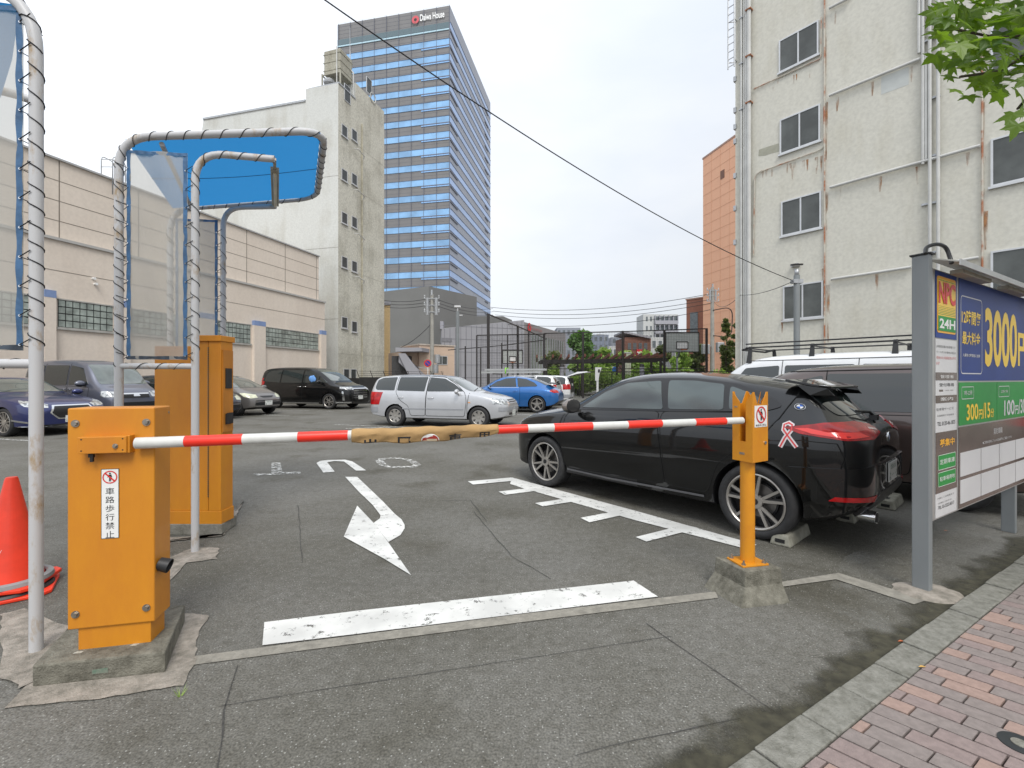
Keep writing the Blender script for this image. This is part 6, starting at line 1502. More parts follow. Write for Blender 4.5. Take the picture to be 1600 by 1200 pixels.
# ribbon sticker on the rear wing
M_RIB = pm('ribbon_white', (.75, .70, .70), .4, var=0); M_RIBR = pm('ribbon_red', (.70, .06, .06), .4, var=0)
for w_r, mt, of in ((.036, M_RIB, .007), (.012, M_RIBR, .009)):
    b = bmesh.new(); car.strip([(-1.66, .87), (-1.60, .95), (-1.555, 1.01), (-1.555, 1.05), (-1.585, 1.065), (-1.615, 1.05), (-1.615, 1.01), (-1.57, .94), (-1.535, .86)], w_r, bm=b, off=of); fin(b, 'ribbon_sticker', mt, car.root, local=True)
car.strip([(.95, .30), (.3, .285), (-.85, .30)], .022, off=.012, mat=pm('sill_dark_grey', (.10, .10, .105), .3, var=0), name='sill_strip')  # thin dark grey strip along the left sill
# --- brown people carrier behind it
spV = dict(xs=[-2.3, -2.27, -2.15, -2.0, -1.6, -.8, 0, .45, .75, 1.1, 1.42, 1.6, 1.9, 2.2, 2.32, 2.36],
    zb=[(-2.3, .42), (-2.2, .30), (-1.6, .2), (1.9, .2), (2.36, .3)], belt=[(-2.3, .98), (-2.2, 1.06), (-1.6, 1.08), (0, 1.04), (1.42, .98), (1.9, .92), (2.2, .80), (2.36, .62)],
    top=[(-2.3, 1.20), (-2.27, 1.35), (-2.15, 1.60), (-2.0, 1.70), (-1.6, 1.745), (-.8, 1.76), (0, 1.74), (.45, 1.68), (.75, 1.56), (1.1, 1.32), (1.42, 1.11), (1.6, 1.05), (1.9, .99), (2.2, .90), (2.32, .78), (2.36, .68)],
    W=[(-2.3, .72), (-2.2, .84), (-1.9, .90), (1.6, .90), (2.1, .84), (2.3, .68), (2.36, .58)], Wt=[(-2.3, .62), (-2.0, .66), (-.8, .68), (.75, .66), (1.42, .72), (2.2, .6), (2.36, .45)],
    wheels=(-1.42, 1.42), r=.33, arch=.375, skirt=.08, cf=1.3, cr=-1.3,
    dlo=[], side_glass=[[(.95, 1.09), (.45, 1.46), (-.05, 1.58), (-.1, 1.10)], [(-.15, 1.10), (-.1, 1.60), (-1.05, 1.60), (-1.05, 1.12)], [(-1.12, 1.12), (-1.12, 1.60), (-1.75, 1.58), (-1.98, 1.50), (-2.0, 1.38), (-1.75, 1.20)]],
    wind=[(.66, 1.14), (.6, 1.60), (-.6, 1.60), (-.66, 1.14)], back=[(.6, 1.15), (.56, 1.55), (-.56, 1.55), (-.6, 1.15)],
    doors=[[(1.1, .35), (1.1, 1.02), (-.1, 1.06), (-.15, .35)], [(-.17, .35), (-.12, 1.06), (-1.08, 1.08), (-1.08, .95), (-1.0, .35)]],
    extra=[('tail_light:wr', [(28, 1.0), (28, 1.15), (50, 1.12), (50, 1.02)], M_TAILR, .006), ('headlight:wf', [(25, .72), (45, .76), (52, .86), (25, .80)], M_HEADL, .006), ('grille:front1', [(.5, .6), (.5, .7), (-.5, .7), (-.5, .6)], M_TRIM, .006)],
    seams=[([(-1.09, 1.08), (-1.09, 1.66)], 'side'), ([(-.12, 1.08), (-.09, 1.66)], 'side'), ([(.45, 1.64), (-1.09, 1.66)], 'side')], handles=[(.05, .98), (-.3, .98)], mirror=(1.0, .88, 1.12, None))
wV = make_wheel(.33, .23, 'multi', 8)
brown = std_car('parked_minivan', 'dark brown minivan parked between the black hatchback and the white van', V(4.62, 6.55, 0), rzB, spV, C_BROWN, wV, .945)
bm = newbm(); l = V(-1.9, 0, 1.72); prism(bm, [V(-1.75, -.008, 1.74), V(-1.98, -.008, 1.71), V(-2.0, -.008, 1.80)], (0, .016, 0)); fin(bm, 'roof_fin_aerial', C_BROWN, brown.root, local=True)
# --- white light van with the roof rack
spW = dict(spV); spW.update(cat='van', top=[(-2.3, 1.30), (-2.27, 1.55), (-2.15, 1.78), (-2.0, 1.84), (-1.6, 1.875), (-.8, 1.885), (0, 1.88), (.75, 1.85), (1.1, 1.72), (1.42, 1.45), (1.6, 1.28), (1.9, 1.06), (2.2, .92), (2.32, .80), (2.36, .68)],
    xs=[-2.3, -2.27, -2.15, -2.0, -1.6, -.8, 0, .75, 1.1, 1.42, 1.6, 1.9, 2.2, 2.32, 2.36], Wt=[(-2.3, .70), (-2.0, .73), (-.8, .74), (.75, .73), (1.9, .74), (2.2, .6), (2.36, .45)],
    side_glass=[[(1.3, 1.12), (.95, 1.60), (.35, 1.64), (.35, 1.12)], [(.25, 1.12), (.25, 1.64), (-.8, 1.64), (-.8, 1.12)], [(-.9, 1.12), (-.9, 1.64), (-1.95, 1.62), (-2.0, 1.15)]],
    seams=[([(.30, .5), (.30, 1.74)], 'side'), ([(-.85, .5), (-.85, 1.74)], 'side'), ([(1.0, 1.74), (-2.0, 1.74)], 'side')], doors=[], handles=[])
wW = make_wheel(.31, .20, 'cover', 7)
vanw = std_car('parked_van', 'white van with a black roof rack behind the brown minivan', V(5.99, 9.02, 0), rzB, spW, C_WHITE, wW, 1.04)
rack = thing('roof_rack', 'black roof rack of thin rails clamped on the white van at the right', 'roof rack', V(5.99, 9.02, .07), rzB)
bm = newbm()
for y in (.62, -.62):
    for dz in (0.0, .075): tube(bm, [V(1.05, y, 2.02+dz), V(-1.75, y, 2.02+dz)], .014, seg=8)
fin(bm, 'rail', M_BLK, rack, local=True, smooth=True)
for x in (.95, -.15, -1.35):
    bm = newbm(); tube(bm, [V(x, .68, 2.0), V(x, -.68, 2.0)], .016, seg=8); fin(bm, 'cross_bar', M_BLK, rack, local=True, smooth=True)
    for y in (.68, -.68):
        bm = newbm(); prism(bm, [V(x-.05, y*1.08, 1.70), V(x+.05, y*1.08, 1.70), V(x+.03, y*.96, 2.04), V(x-.03, y*.96, 2.04)], V(0, -.03 if y > 0 else .03, 0)); fin(bm, 'clamp_foot', M_BLK, rack, local=True, bevel=.004)
bm = newbm(); tube(bm, [V(.95, .62, 2.02), V(1.12, .60, 1.98), V(1.12, -.60, 1.98), V(.95, -.62, 2.02)], .022, seg=8); tube(bm, [V(-1.7, .62, 2.02), V(-1.8, 0, 2.02), V(-1.7, -.62, 2.02)], .022, seg=8); fin(bm, 'end_bar', M_BLK, rack, local=True, smooth=True)
# --- silver estate in the middle
rzL = math.atan2(-.255, .967)
spS = dict(xs=[-2.12, -2.09, -2.0, -1.9, -1.5, -.7, 0, .3, .55, .85, 1.12, 1.28, 1.6, 1.95, 2.08, 2.12],
    zb=[(-2.12, .40), (-2.0, .28), (-1.5, .2), (1.7, .2), (2.12, .3)], belt=[(-2.12, .93), (-2.0, .99), (-1.5, .99), (0, .96), (1.12, .93), (1.6, .86), (1.95, .74), (2.12, .6)],
    top=[(-2.12, 1.02), (-2.09, 1.15), (-2.0, 1.38), (-1.9, 1.46), (-1.5, 1.50), (-.7, 1.515), (0, 1.495), (.3, 1.455), (.55, 1.36), (.85, 1.17), (1.12, 1.01), (1.28, .97), (1.6, .93), (1.95, .84), (2.08, .75), (2.12, .66)],
    W=[(-2.12, .66), (-2.0, .80), (-1.7, .84), (1.5, .84), (1.9, .80), (2.05, .70), (2.12, .60)], Wt=[(-2.12, .55), (-1.9, .60), (-.7, .62), (.55, .60), (1.12, .68), (1.95, .6), (2.12, .5)],
    wheels=(-1.22, 1.33), r=.30, arch=.345, skirt=.03, cf=1.1, cr=-1.1,
    dlo=[], side_glass=[[(.86, 1.015), (.55, 1.22), (.25, 1.37), (-.18, 1.41), (-.22, 1.01)], [(-.30, 1.01), (-.26, 1.415), (-1.15, 1.415), (-1.17, 1.03)], [(-1.26, 1.035), (-1.24, 1.415), (-1.72, 1.395), (-1.87, 1.33), (-1.90, 1.10), (-1.84, 1.045)]],
    wind=[(.64, 1.02), (.55, 1.40), (-.55, 1.40), (-.64, 1.02)], back=[(.58, 1.05), (.53, 1.38), (-.53, 1.38), (-.58, 1.05)],
    doors=[[(.92, .32), (.98, .75), (.93, .96), (.60, 1.22), (.25, 1.415), (-.2, 1.445), (-.26, .32)], [(-.27, .32), (-.22, 1.45), (-1.19, 1.445), (-1.2, .98), (-1.05, .75), (-.80, .60), (-.72, .32)]],
    extra=[('tail_light:wr', [(37, .62), (37, .99), (57, .98), (52, .62)], M_TAILR, .008), ('headlight:wf', [(22, .66), (22, .80), (52, .83), (52, .67)], M_HEADL, .008),
           ('grille:front1', [(.38, .68), (.36, .80), (-.36, .80), (-.38, .68)], M_CHROME, .008), ('grille_slot:front1', [(.35, .70), (.34, .735), (-.34, .735), (-.35, .70)], M_TRIM, .012), ('grille_slot:front1', [(.34, .75), (.33, .785), (-.33, .785), (-.34, .75)], M_TRIM, .012),
           ('bumper_trim:wf', [(5, .48), (5, .58), (44, .585), (44, .485)], pm('bumper_grey', (.30, .31, .33), .5, var=.03), .014), ('bumper_trim:wr', [(5, .40), (5, .56), (50, .56), (50, .40)], MATS.get('bumper_grey') or M_TRIM, .012),
           ('lower_grille:front1', [(.45, .36), (.45, .43), (-.45, .43), (-.45, .36)], M_TRIM, .006), ('side_marker:side', [(1.10, .70), (1.10, .725), (1.03, .725), (1.03, .70)], M_AMB, .008),
           ('side_moulding:side', [(.90, .50), (.90, .535), (-.25, .535), (-.25, .50)], MATS.get('bumper_grey') or M_TRIM, .012), ('side_moulding:side', [(-.28, .50), (-.28, .535), (-.98, .535), (-.98, .50)], MATS.get('bumper_grey') or M_TRIM, .012)],
    handles=[(-.09, .83), (-1.03, .83)], mirror=(.72, .82, 1.01, None, .95, C_SILVER), seams=[([(1.05, .97), (1.0, .6), (1.0, .34)], 'side')])
pB = MATS['bumper_grey']
spS['extra'] = [(a, b, pB if (d == M_TRIM and a.startswith(('bumper_trim', 'side_mould'))) else d, o) for a, b, d, o in spS['extra']]
wS = make_wheel(.30, .192, 'cover', 7)
rr0 = V(-3.60, 13.95, 0); hS = V(.967, -.255, 0); latS = V(.255, .967, 0)
sil = std_car('parked_car', 'silver estate car standing across the middle of the lot', rr0+hS*1.22*1.06+latS*.84*1.06, rzL, spS, C_SILVER, wS, 1.06, seamw=.012)
plate(sil, 2.125, .40, False, txt=('品川 500', 'あ 12-34'))
blk(sil, 'wiper', [('tube', [V(1.10, -.5, 1.025), V(1.0, .1, 1.10)], .010, 6), ('tube', [V(1.10, .1, 1.025), V(1.0, .55, 1.09)], .010, 6)], M_TRIM)
# --- blue rounded coupe seen from behind
spT = dict(xs=[-2.1, -2.07, -1.95, -1.75, -1.45, -1.1, -.6, 0, .4, .7, 1.0, 1.2, 1.6, 1.95, 2.08, 2.12],
    zb=[(-2.1, .42), (-1.9, .26), (-1.5, .19), (1.7, .19), (2.12, .3)], belt=[(-2.1, .70), (-1.95, .86), (-1.45, .95), (0, .96), (1.0, .94), (1.6, .88), (1.95, .72), (2.12, .55)],
    top=[(-2.1, .78), (-2.07, .85), (-1.95, .96), (-1.75, 1.06), (-1.45, 1.21), (-1.1, 1.35), (-.6, 1.46), (0, 1.49), (.4, 1.44), (.7, 1.30), (1.0, 1.10), (1.2, 1.01), (1.6, .96), (1.95, .82), (2.08, .70), (2.12, .6)],
    W=[(-2.1, .60), (-1.95, .78), (-1.7, .88), (-1.3, .90), (-.6, .86), (.6, .86), (1.3, .90), (1.75, .86), (2.0, .74), (2.12, .58)], Wt=[(-2.1, .45), (-1.75, .50), (-1.1, .56), (0, .60), (.7, .58), (1.2, .60), (1.95, .5), (2.12, .4)],
    wheels=(-1.26, 1.28), r=.335, arch=.375, skirt=.06, cf=1.2, cr=-1.2, dlo=[],
    side_glass=[[(.78, 1.03), (.45, 1.24), (.1, 1.37), (-.30, 1.39), (-.40, 1.03)], [(-.46, 1.03), (-.38, 1.39), (-.75, 1.34), (-1.1, 1.20), (-1.25, 1.08), (-1.2, 1.05)]],
    wind=[(.6, 1.06), (.52, 1.38), (-.52, 1.38), (-.6, 1.06)], back=[(.50, 1.10), (.46, 1.36), (-.46, 1.36), (-.50, 1.10)], doors=[[(.85, .33), (.85, .98), (.5, 1.24), (-.35, 1.41), (-.55, 1.0), (-.55, .33)]],
    extra=[('tail_light:wr', [(28, .80), (27, .88), (36, .93), (50, .92), (56, .86), (46, .80)], M_TAILR, .010), ('headlight:wf', [(25, .66), (25, .84), (45, .86), (45, .68)], M_HEADL, .010), ('side_trim:side', [(.85, .99), (.85, 1.0), (-.5, 1.01), (-.5, 1.0)], M_CHROME, .008)],
    handles=[(-.38, .86)], mirror=(.7, .86, 1.02, None), seams=[])
wT = make_wheel(.335, .24, 'five', 5)
rzR = math.atan2(.287, -.958); hR = V(-.958, .287, 0); latR = V(.287, .958, 0)
blue = std_car('parked_car', 'bright blue rounded coupe with five-spoke wheels behind the silver estate', V(1.04, 19.35, 0)+hR*1.26*1.06+latR*.88*1.06, rzR, spT, C_BLUE, wT, 1.07, seamw=.012)
blk(blue, 'spoiler', [('prism', [V(-1.60, .48, 1.19), V(-1.86, .50, 1.13), V(-1.86, -.50, 1.13), V(-1.60, -.48, 1.19)], V(0, 0, .03))], M_TRIM, bev=.006)
# --- white car with its hatch up, and white van with ladders
spH = dict(spS); spH['extra'] = [e for e in spS['extra'] if 'tail' not in e[0]]+[('tail_light:wr', [(30, .80), (30, 1.06), (50, 1.06), (50, .80)], M_TAILR, .008)]
wh = std_car('parked_car', 'white car with its tailgate raised, beyond the blue coupe', V(3.05, 24.2, 0)+hR*2.1*1.1+latR*.84*1.1, rzR, spH, C_WHITE, ptree(wS), 1.10, seamw=.015)
bm = newbm(); pts = [V(-1.95, .62, 1.47), V(-2.35, .62, 1.60), V(-2.75, .58, 1.66), V(-2.92, .54, 1.62)]
prism(bm, [V(-1.95, .6, 1.46), V(-2.45, .6, 1.66), V(-2.92, .54, 1.68), V(-2.95, .54, 1.63), V(-2.45, .6, 1.56), V(-1.97, .6, 1.42)], (0, -1.15, 0)); fin(bm, 'tailgate', C_WHITE, wh.root, local=True, bevel=.015)
blk(wh, 'boot_opening', [('prism', [V(-2.13, .55, .65), V(-2.13, -.55, .65), V(-2.06, -.5, 1.36), V(-2.06, .5, 1.36)], V(-.02, 0, 0))], M_DARK)
lad_car = std_car('parked_van', 'white van with metal ladders on its roof, mostly hidden by the blue coupe', V(.9, 21.9, 0)+hR*1.1+latR*.84, rzR, spH, C_WHITE, ptree(wS), 1.10, seamw=.015)
lad_car.root['category'] = 'van'
lad = thing('ladder_stack', 'aluminium ladders tied on the roof of the white van behind the blue coupe', 'ladders', lad_car.root.location+V(0, 0, 0), rzR)
for k in range(2):
    bm = newbm(); z = 1.78+k*.13
    for y in (.38, -.02): bar(bm, V(1.6-k*.2, y, z), V(-1.5-k*.2, y, z), .06, .09)
    for i in range(10): bar(bm, V(1.4-i*.3-k*.2, .38, z), V(1.4-i*.3-k*.2, -.02, z), .03)
    fin(bm, 'ladder', M_ALU, lad, local=True)
bm = newbm(); bar(bm, V(.9, .6, 1.70), V(.9, -.6, 1.70), .05); bar(bm, V(-1.1, .6, 1.70), V(-1.1, -.6, 1.70), .05); fin(bm, 'carrier_bar', M_BLK, lad, local=True)
bm = newbm(); tube(bm, [V(.3, .44, 1.70), V(.3, .44, 1.98), V(.3, -.08, 1.98), V(.3, -.08, 1.70)], .03, seg=6); fin(bm, 'strap', pm('lime_strap', (.25, .62, .06), .6, var=0), lad, local=True)
# --- left row, noses towards the lane
hL = V(.958, -.287, 0); latL = V(.287, .958, 0); rzl = math.atan2(-.287, .958)
def at_right_front_wheel(sp, p, sc): return V(p[0], p[1], 0)-hL*sp['wheels'][1]*sc+latL*interp(sp['W'], 0)*sc
# black people carrier with tinted glass
spA = dict(xs=[-2.42, -2.40, -2.32, -2.15, -1.6, -.8, 0, .6, .95, 1.3, 1.65, 1.85, 2.15, 2.4, 2.5, 2.53],
    zb=[(-2.42, .36), (-2.2, .26), (-1.6, .2), (2.0, .2), (2.53, .24)], belt=[(-2.42, 1.0), (-2.2, 1.14), (0, 1.12), (1.3, 1.08), (2.15, 1.0), (2.4, .90), (2.53, .78)],
    top=[(-2.42, 1.2), (-2.40, 1.45), (-2.32, 1.78), (-2.15, 1.87), (-1.6, 1.91), (-.8, 1.92), (0, 1.91), (.6, 1.85), (.95, 1.72), (1.3, 1.48), (1.65, 1.24), (1.85, 1.16), (2.15, 1.10), (2.4, 1.02), (2.5, .93), (2.53, .86)],
    W=[(-2.42, .74), (-2.3, .86), (-2.0, .92), (1.8, .92), (2.3, .87), (2.5, .76), (2.53, .70)], Wt=[(-2.42, .66), (-2.0, .72), (-.8, .74), (.95, .70), (1.65, .76), (2.4, .66), (2.53, .58)],
    wheels=(-1.45, 1.52), r=.35, arch=.40, skirt=.06, cf=1.4, cr=-1.4, dlo=[],
    side_glass=[[(1.45, 1.19), (1.0, 1.45), (.95, 1.19)], [(.90, 1.19), (.95, 1.50), (.55, 1.70), (.15, 1.74), (.12, 1.18)], [(.05, 1.18), (.08, 1.75), (-1.05, 1.76), (-1.1, 1.18)], [(-1.17, 1.18), (-1.12, 1.76), (-2.05, 1.73), (-2.2, 1.25)]],
    wind=[(.70, 1.27), (.62, 1.76), (-.62, 1.76), (-.70, 1.27)], back=[(.64, 1.25), (.6, 1.72), (-.6, 1.72), (-.64, 1.25)],
    doors=[[(1.12, .32), (1.12, 1.12), (.12, 1.15), (.08, .32)], [(.05, .32), (.09, 1.15), (-1.08, 1.15), (-1.08, .32)]],
    extra=[('headlight:wf', [(24, .86), (24, .99), (52, 1.0), (52, .92)], M_HEADL, .008), ('grille:front1', [(.45, .45), (.52, .98), (-.52, .98), (-.45, .45)], M_TRIM, .008), ('tail_light:wr', [(30, 1.0), (30, 1.4), (50, 1.4), (50, 1.1)], M_TAILR, .006),
           ('chrome_trim:wf', [(30, .28), (30, .34), (62, .34), (62, .28)], M_CHROME, .012), ('chrome_trim:wf', [(42, .40), (45, .80), (48, .80), (46, .40)], M_CHROME, .012), ('side_trim:side', [(1.0, .24), (1.0, .29), (-1.0, .29), (-1.0, .24)], M_CHROME, .012)]
          + [('grille_bar:front1', [(.50, z), (.50, z+.045), (-.50, z+.045), (-.50, z)], M_CHROME, .014) for z in (.50, .60, .70, .80, .90)],
    handles=[(.25, 1.0), (-.05, 1.0)], hmat=M_CHROME, mirror=(1.1, .92, 1.22, None, 1.1), seams=[], wglass=M_CGL2)
wA = make_wheel(.35, .25, 'double', 5)
scA = 1.07; alp = std_car('parked_minivan', 'big black minivan with chrome grille at the end of the left row', at_right_front_wheel(spA, (-8.72, 21.6), scA), rzl, spA, C_BLACK, wA, scA, seamw=.012)
plate(alp, 2.56, .52, False)
l_, n_ = alp.hit(.62, 1.36, 'side', -1)
bm = newbm(); bmesh.ops.create_uvsphere(bm, u_segments=14, v_segments=9, radius=1, matrix=Matrix.Translation(V(.62, l_.y-.035, 1.36)) @ Matrix.Diagonal((.19, .04, .15, 1)))
for v in bm.verts: v.co.z += .02*math.sin(v.co.x*40); v.co.x += .02*math.sin(v.co.z*30)
tag(fin(bm, 'cloth_bundle', pm('light_blue_cloth', (.16, .36, .75), .8, var=.15, bump=.4, bscale=20), None, smooth=True), 'light blue cloth showing in the side window of the black minivan', 'cloth')
cb = [o for o in COL.objects if o.name.startswith('cloth_bundle')][0]; cb.location = alp.root.location; cb.scale = (scA,)*3; cb.rotation_euler = alp.root.rotation_euler
# grey-brown small hatchback
spR = dict(xs=[-1.95, -1.92, -1.8, -1.6, -1.1, -.4, .2, .6, .95, 1.25, 1.45, 1.7, 1.88, 1.97, 2.0],
    zb=[(-1.95, .38), (-1.6, .2), (1.5, .2), (2.0, .28)], belt=[(-1.95, .92), (-1.6, 1.0), (0, .96), (1.25, .90), (1.7, .78), (1.88, .68), (2.0, .5)],
    top=[(-1.95, 1.1), (-1.92, 1.25), (-1.8, 1.42), (-1.6, 1.50), (-1.1, 1.545), (-.4, 1.55), (.2, 1.49), (.6, 1.35), (.95, 1.18), (1.25, 1.03), (1.45, .97), (1.7, .88), (1.88, .76), (1.97, .64), (2.0, .56)],
    W=[(-1.95, .66), (-1.7, .82), (1.4, .84), (1.75, .78), (1.92, .66), (2.0, .52)], Wt=[(-1.95, .55), (-1.1, .62), (.2, .60), (1.25, .66), (1.88, .5), (2.0, .38)],
    wheels=(-1.25, 1.28), r=.295, arch=.335, skirt=.04, cf=1.0, cr=-1.0, dlo=[],
    side_glass=[[(1.0, 1.02), (.55, 1.25), (.1, 1.40), (-.1, 1.42), (-.12, 1.02)], [(-.18, 1.02), (-.16, 1.43), (-.95, 1.42), (-.95, 1.03)], [(-1.0, 1.04), (-1.0, 1.42), (-1.55, 1.38), (-1.6, 1.1)]],
    wind=[(.66, 1.03), (.54, 1.44), (-.54, 1.44), (-.66, 1.03)], back=[(.56, 1.1), (.5, 1.4), (-.5, 1.4), (-.56, 1.1)], doors=[[(1.0, .32), (1.0, .97), (-.15, .99), (-.18, .32)], [(-.2, .32), (-.17, .99), (-.98, 1.0), (-.95, .32)]],
    extra=[('headlight:wf', [(25, .66), (28, .77), (50, .83), (60, .83), (50, .70), (38, .64)], pm('headlight_yellowed', (.56, .57, .42), .15, var=.2, scale=10, coat=1), .008), ('grille:front1', [(.2, .66), (.32, .72), (-.32, .72), (-.2, .66)], M_TRIM, .008),
           ('lower_grille:front1', [(.58, .38), (.55, .56), (-.55, .56), (-.58, .38)], M_TRIM, .006), ('grille_bar:front1', [(.58, .49), (.58, .53), (-.58, .53), (-.58, .49)], C_GREYM, .010), ('tail_light:wr', [(30, .8), (30, 1.1), (50, 1.1), (50, .8)], M_TAILR, .006)],
    handles=[(-.02, .86), (-.85, .87)], mirror=(.85, .82, 1.03, None), seams=[])
wR = make_wheel(.295, .19, 'cover', 6)
rac = std_car('parked_car', 'grey-brown small hatchback next to the big black minivan', at_right_front_wheel(spR, (-10.82, 17.75), 1.07), rzl, spR, C_GREYM, wR, 1.07, seamw=.012)
plate(rac, 2.01, .46, False)
# dark car between the cabinet and the small hatchback
drk = std_car('parked_car', 'very dark car mostly hidden behind the orange cabinet, its nose beside the grey-brown hatchback', V(-10.45, 15.35, 0)-hL*1.93*1.05+latL*.84*1.05, rzl, spR, paint('paint_dark_blue', (.012, .016, .028), .2, .28), ptree(wR), 1.05, seamw=.012)
# slate boxy people carrier
spD = dict(xs=[-1.85, -1.83, -1.72, -1.5, -.8, 0, .7, 1.0, 1.25, 1.45, 1.6, 1.75, 1.86, 1.9],
    zb=[(-1.85, .36), (-1.5, .22), (1.6, .22), (1.9, .26)], belt=[(-1.85, 1.0), (-1.5, 1.10), (0, 1.10), (1.25, 1.08), (1.6, 1.0), (1.9, .72)],
    top=[(-1.85, 1.35), (-1.83, 1.6), (-1.72, 1.80), (-1.5, 1.87), (-.8, 1.90), (0, 1.90), (.7, 1.85), (1.0, 1.68), (1.25, 1.36), (1.45, 1.17), (1.6, 1.10), (1.75, 1.03), (1.86, .90), (1.9, .80)],
    W=[(-1.85, .62), (-1.7, .73), (-1.4, .76), (1.4, .76), (1.7, .72), (1.86, .64), (1.9, .58)], Wt=[(-1.85, .58), (-1.2, .63), (.7, .62), (1.25, .66), (1.75, .62), (1.9, .52)],
    wheels=(-1.2, 1.2), r=.29, arch=.33, skirt=.05, cf=1.0, cr=-1.0, dlo=[],
    side_glass=[[(1.1, 1.17), (.78, 1.62), (.30, 1.70), (.30, 1.15)], [(.22, 1.15), (.22, 1.70), (-.75, 1.71), (-.75, 1.15)], [(-.82, 1.15), (-.82, 1.71), (-1.6, 1.70), (-1.65, 1.18)]],
    wind=[(.62, 1.17), (.57, 1.72), (-.57, 1.72), (-.62, 1.17)], back=[(.55, 1.2), (.52, 1.7), (-.52, 1.7), (-.55, 1.2)], doors=[[(1.12, .35), (1.15, 1.08), (.27, 1.12), (.25, .35)], [(.23, .35), (.24, 1.12), (-.78, 1.12), (-.78, .35)]],
    extra=[('headlight:wf', [(25, .80), (25, .95), (50, .98), (52, .82)], M_HEADL, .008), ('grille:front1', [(.34, .78), (.34, .92), (-.34, .92), (-.34, .78)], M_TRIM, .008), ('grille_bar:front1', [(.34, .88), (.34, .915), (-.34, .915), (-.34, .88)], M_CHROME, .012), ('grille_bar:front1', [(.09, .82), (.06, .91), (-.06, .91), (-.09, .82)], M_CHROME, .016),
           ('lower_grille:front1', [(.50, .50), (.50, .66), (-.50, .66), (-.50, .50)], M_TRIM, .006), ('tail_light:wr', [(30, .8), (30, 1.1), (50, 1.1), (50, .8)], M_TAILR, .006)],
    handles=[(.38, 1.02), (.12, 1.02)], mirror=(.98, .74, 1.19, None, 1.1), seams=[([(.26, 1.12), (.26, 1.76)], 'side'), ([(-.78, 1.12), (-.78, 1.76)], 'side')])
mv = std_car('parked_minivan', 'slate grey boxy minivan behind the dark blue saloon', V(-12.1, 13.55, 0)-hL*1.85*1.10+latL*.76*1.10, rzl, spD, C_SLATE, ptree(wR), 1.10, seamw=.012)
# navy saloon
spN = dict(xs=[-2.35, -2.3, -2.1, -1.7, -1.3, -.8, -.2, .25, .6, .95, 1.2, 1.6, 2.1, 2.3, 2.38, 2.41],
    zb=[(-2.35, .36), (-1.9, .2), (2.0, .18), (2.41, .24)], belt=[(-2.35, .85), (-1.7, .97), (0, .95), (1.2, .92), (1.6, .88), (2.1, .76), (2.41, .58)],
    top=[(-2.35, .95), (-2.3, 1.02), (-2.1, 1.07), (-1.7, 1.14), (-1.3, 1.30), (-.8, 1.42), (-.2, 1.46), (.25, 1.41), (.6, 1.25), (.95, 1.06), (1.2, 1.0), (1.6, .97), (2.1, .87), (2.3, .77), (2.38, .69), (2.41, .62)],
    W=[(-2.35, .70), (-2.1, .86), (1.6, .91), (2.1, .86), (2.3, .76), (2.41, .60)], Wt=[(-2.35, .60), (-1.3, .60), (-.2, .60), (.6, .60), (1.2, .70), (2.1, .62), (2.41, .45)],
    wheels=(-1.40, 1.50), r=.34, arch=.375, skirt=.05, cf=1.3, cr=-1.3, dlo=[],
    side_glass=[[(.85, 1.03), (.45, 1.26), (.1, 1.36), (-.22, 1.38), (-.25, 1.02)], [(-.32, 1.02), (-.30, 1.38), (-.85, 1.34), (-1.25, 1.20), (-1.4, 1.08)]],
    wind=[(.66, 1.05), (.54, 1.37), (-.54, 1.37), (-.66, 1.05)], back=[(.6, 1.1), (.5, 1.36), (-.5, 1.36), (-.6, 1.1)], doors=[[(1.05, .32), (1.05, .95), (-.28, .97), (-.3, .32)], [(-.32, .32), (-.3, .97), (-1.3, .98), (-1.1, .6), (-1.0, .32)]],
    extra=[('headlight:wf', [(24, .68), (24, .76), (44, .84), (56, .86), (44, .72), (34, .68)], M_HEADL, .008), ('grille_frame:front1', [(.30, .40), (.46, .56), (.38, .74), (-.38, .74), (-.46, .56), (-.30, .40)], M_CHROME, .008), ('grille:front1', [(.28, .43), (.42, .56), (.35, .71), (-.35, .71), (-.42, .56), (-.28, .43)], M_TRIM, .014),
           ('fog_trim:wf', [(38, .32), (38, .36), (60, .42), (60, .38)], M_CHROME, .010), ('lower_lip:wf', [(0, .23), (0, .25), (55, .25), (55, .23)], M_CHROME, .012), ('tail_light:wr', [(30, .8), (30, .95), (50, .95), (50, .8)], M_TAILR, .006)],
    handles=[(-.1, .86), (-1.1, .88)], mirror=(.85, .88, 1.03, None), seams=[([(1.15, .97), (1.12, .5)], 'side')])
wN = make_wheel(.34, .25, 'multi', 12)
nav = std_car('parked_car', 'dark blue saloon with a wide chrome-rimmed grille at the left edge', at_right_front_wheel(spN, (-12.72, 11.35), 1.05), rzl, spN, C_NAVY, wN, 1.05, seamw=.010)
plate(nav, 2.42, .40, False)
bm = newbm()
for k in range(-1, 1): pass
lathe(bm, [(.0, 0), (.07, 0), (.07, .012), (.0, .012)], seg=24); bm.transform(Matrix.Translation((2.425, 0, .60)) @ Matrix.Rotation(R(90), 4, 'Y') @ Matrix.Diagonal((.7, 1, 1, 1))); fin(bm, 'badge', M_CHROME, nav.root, local=True, smooth=True)
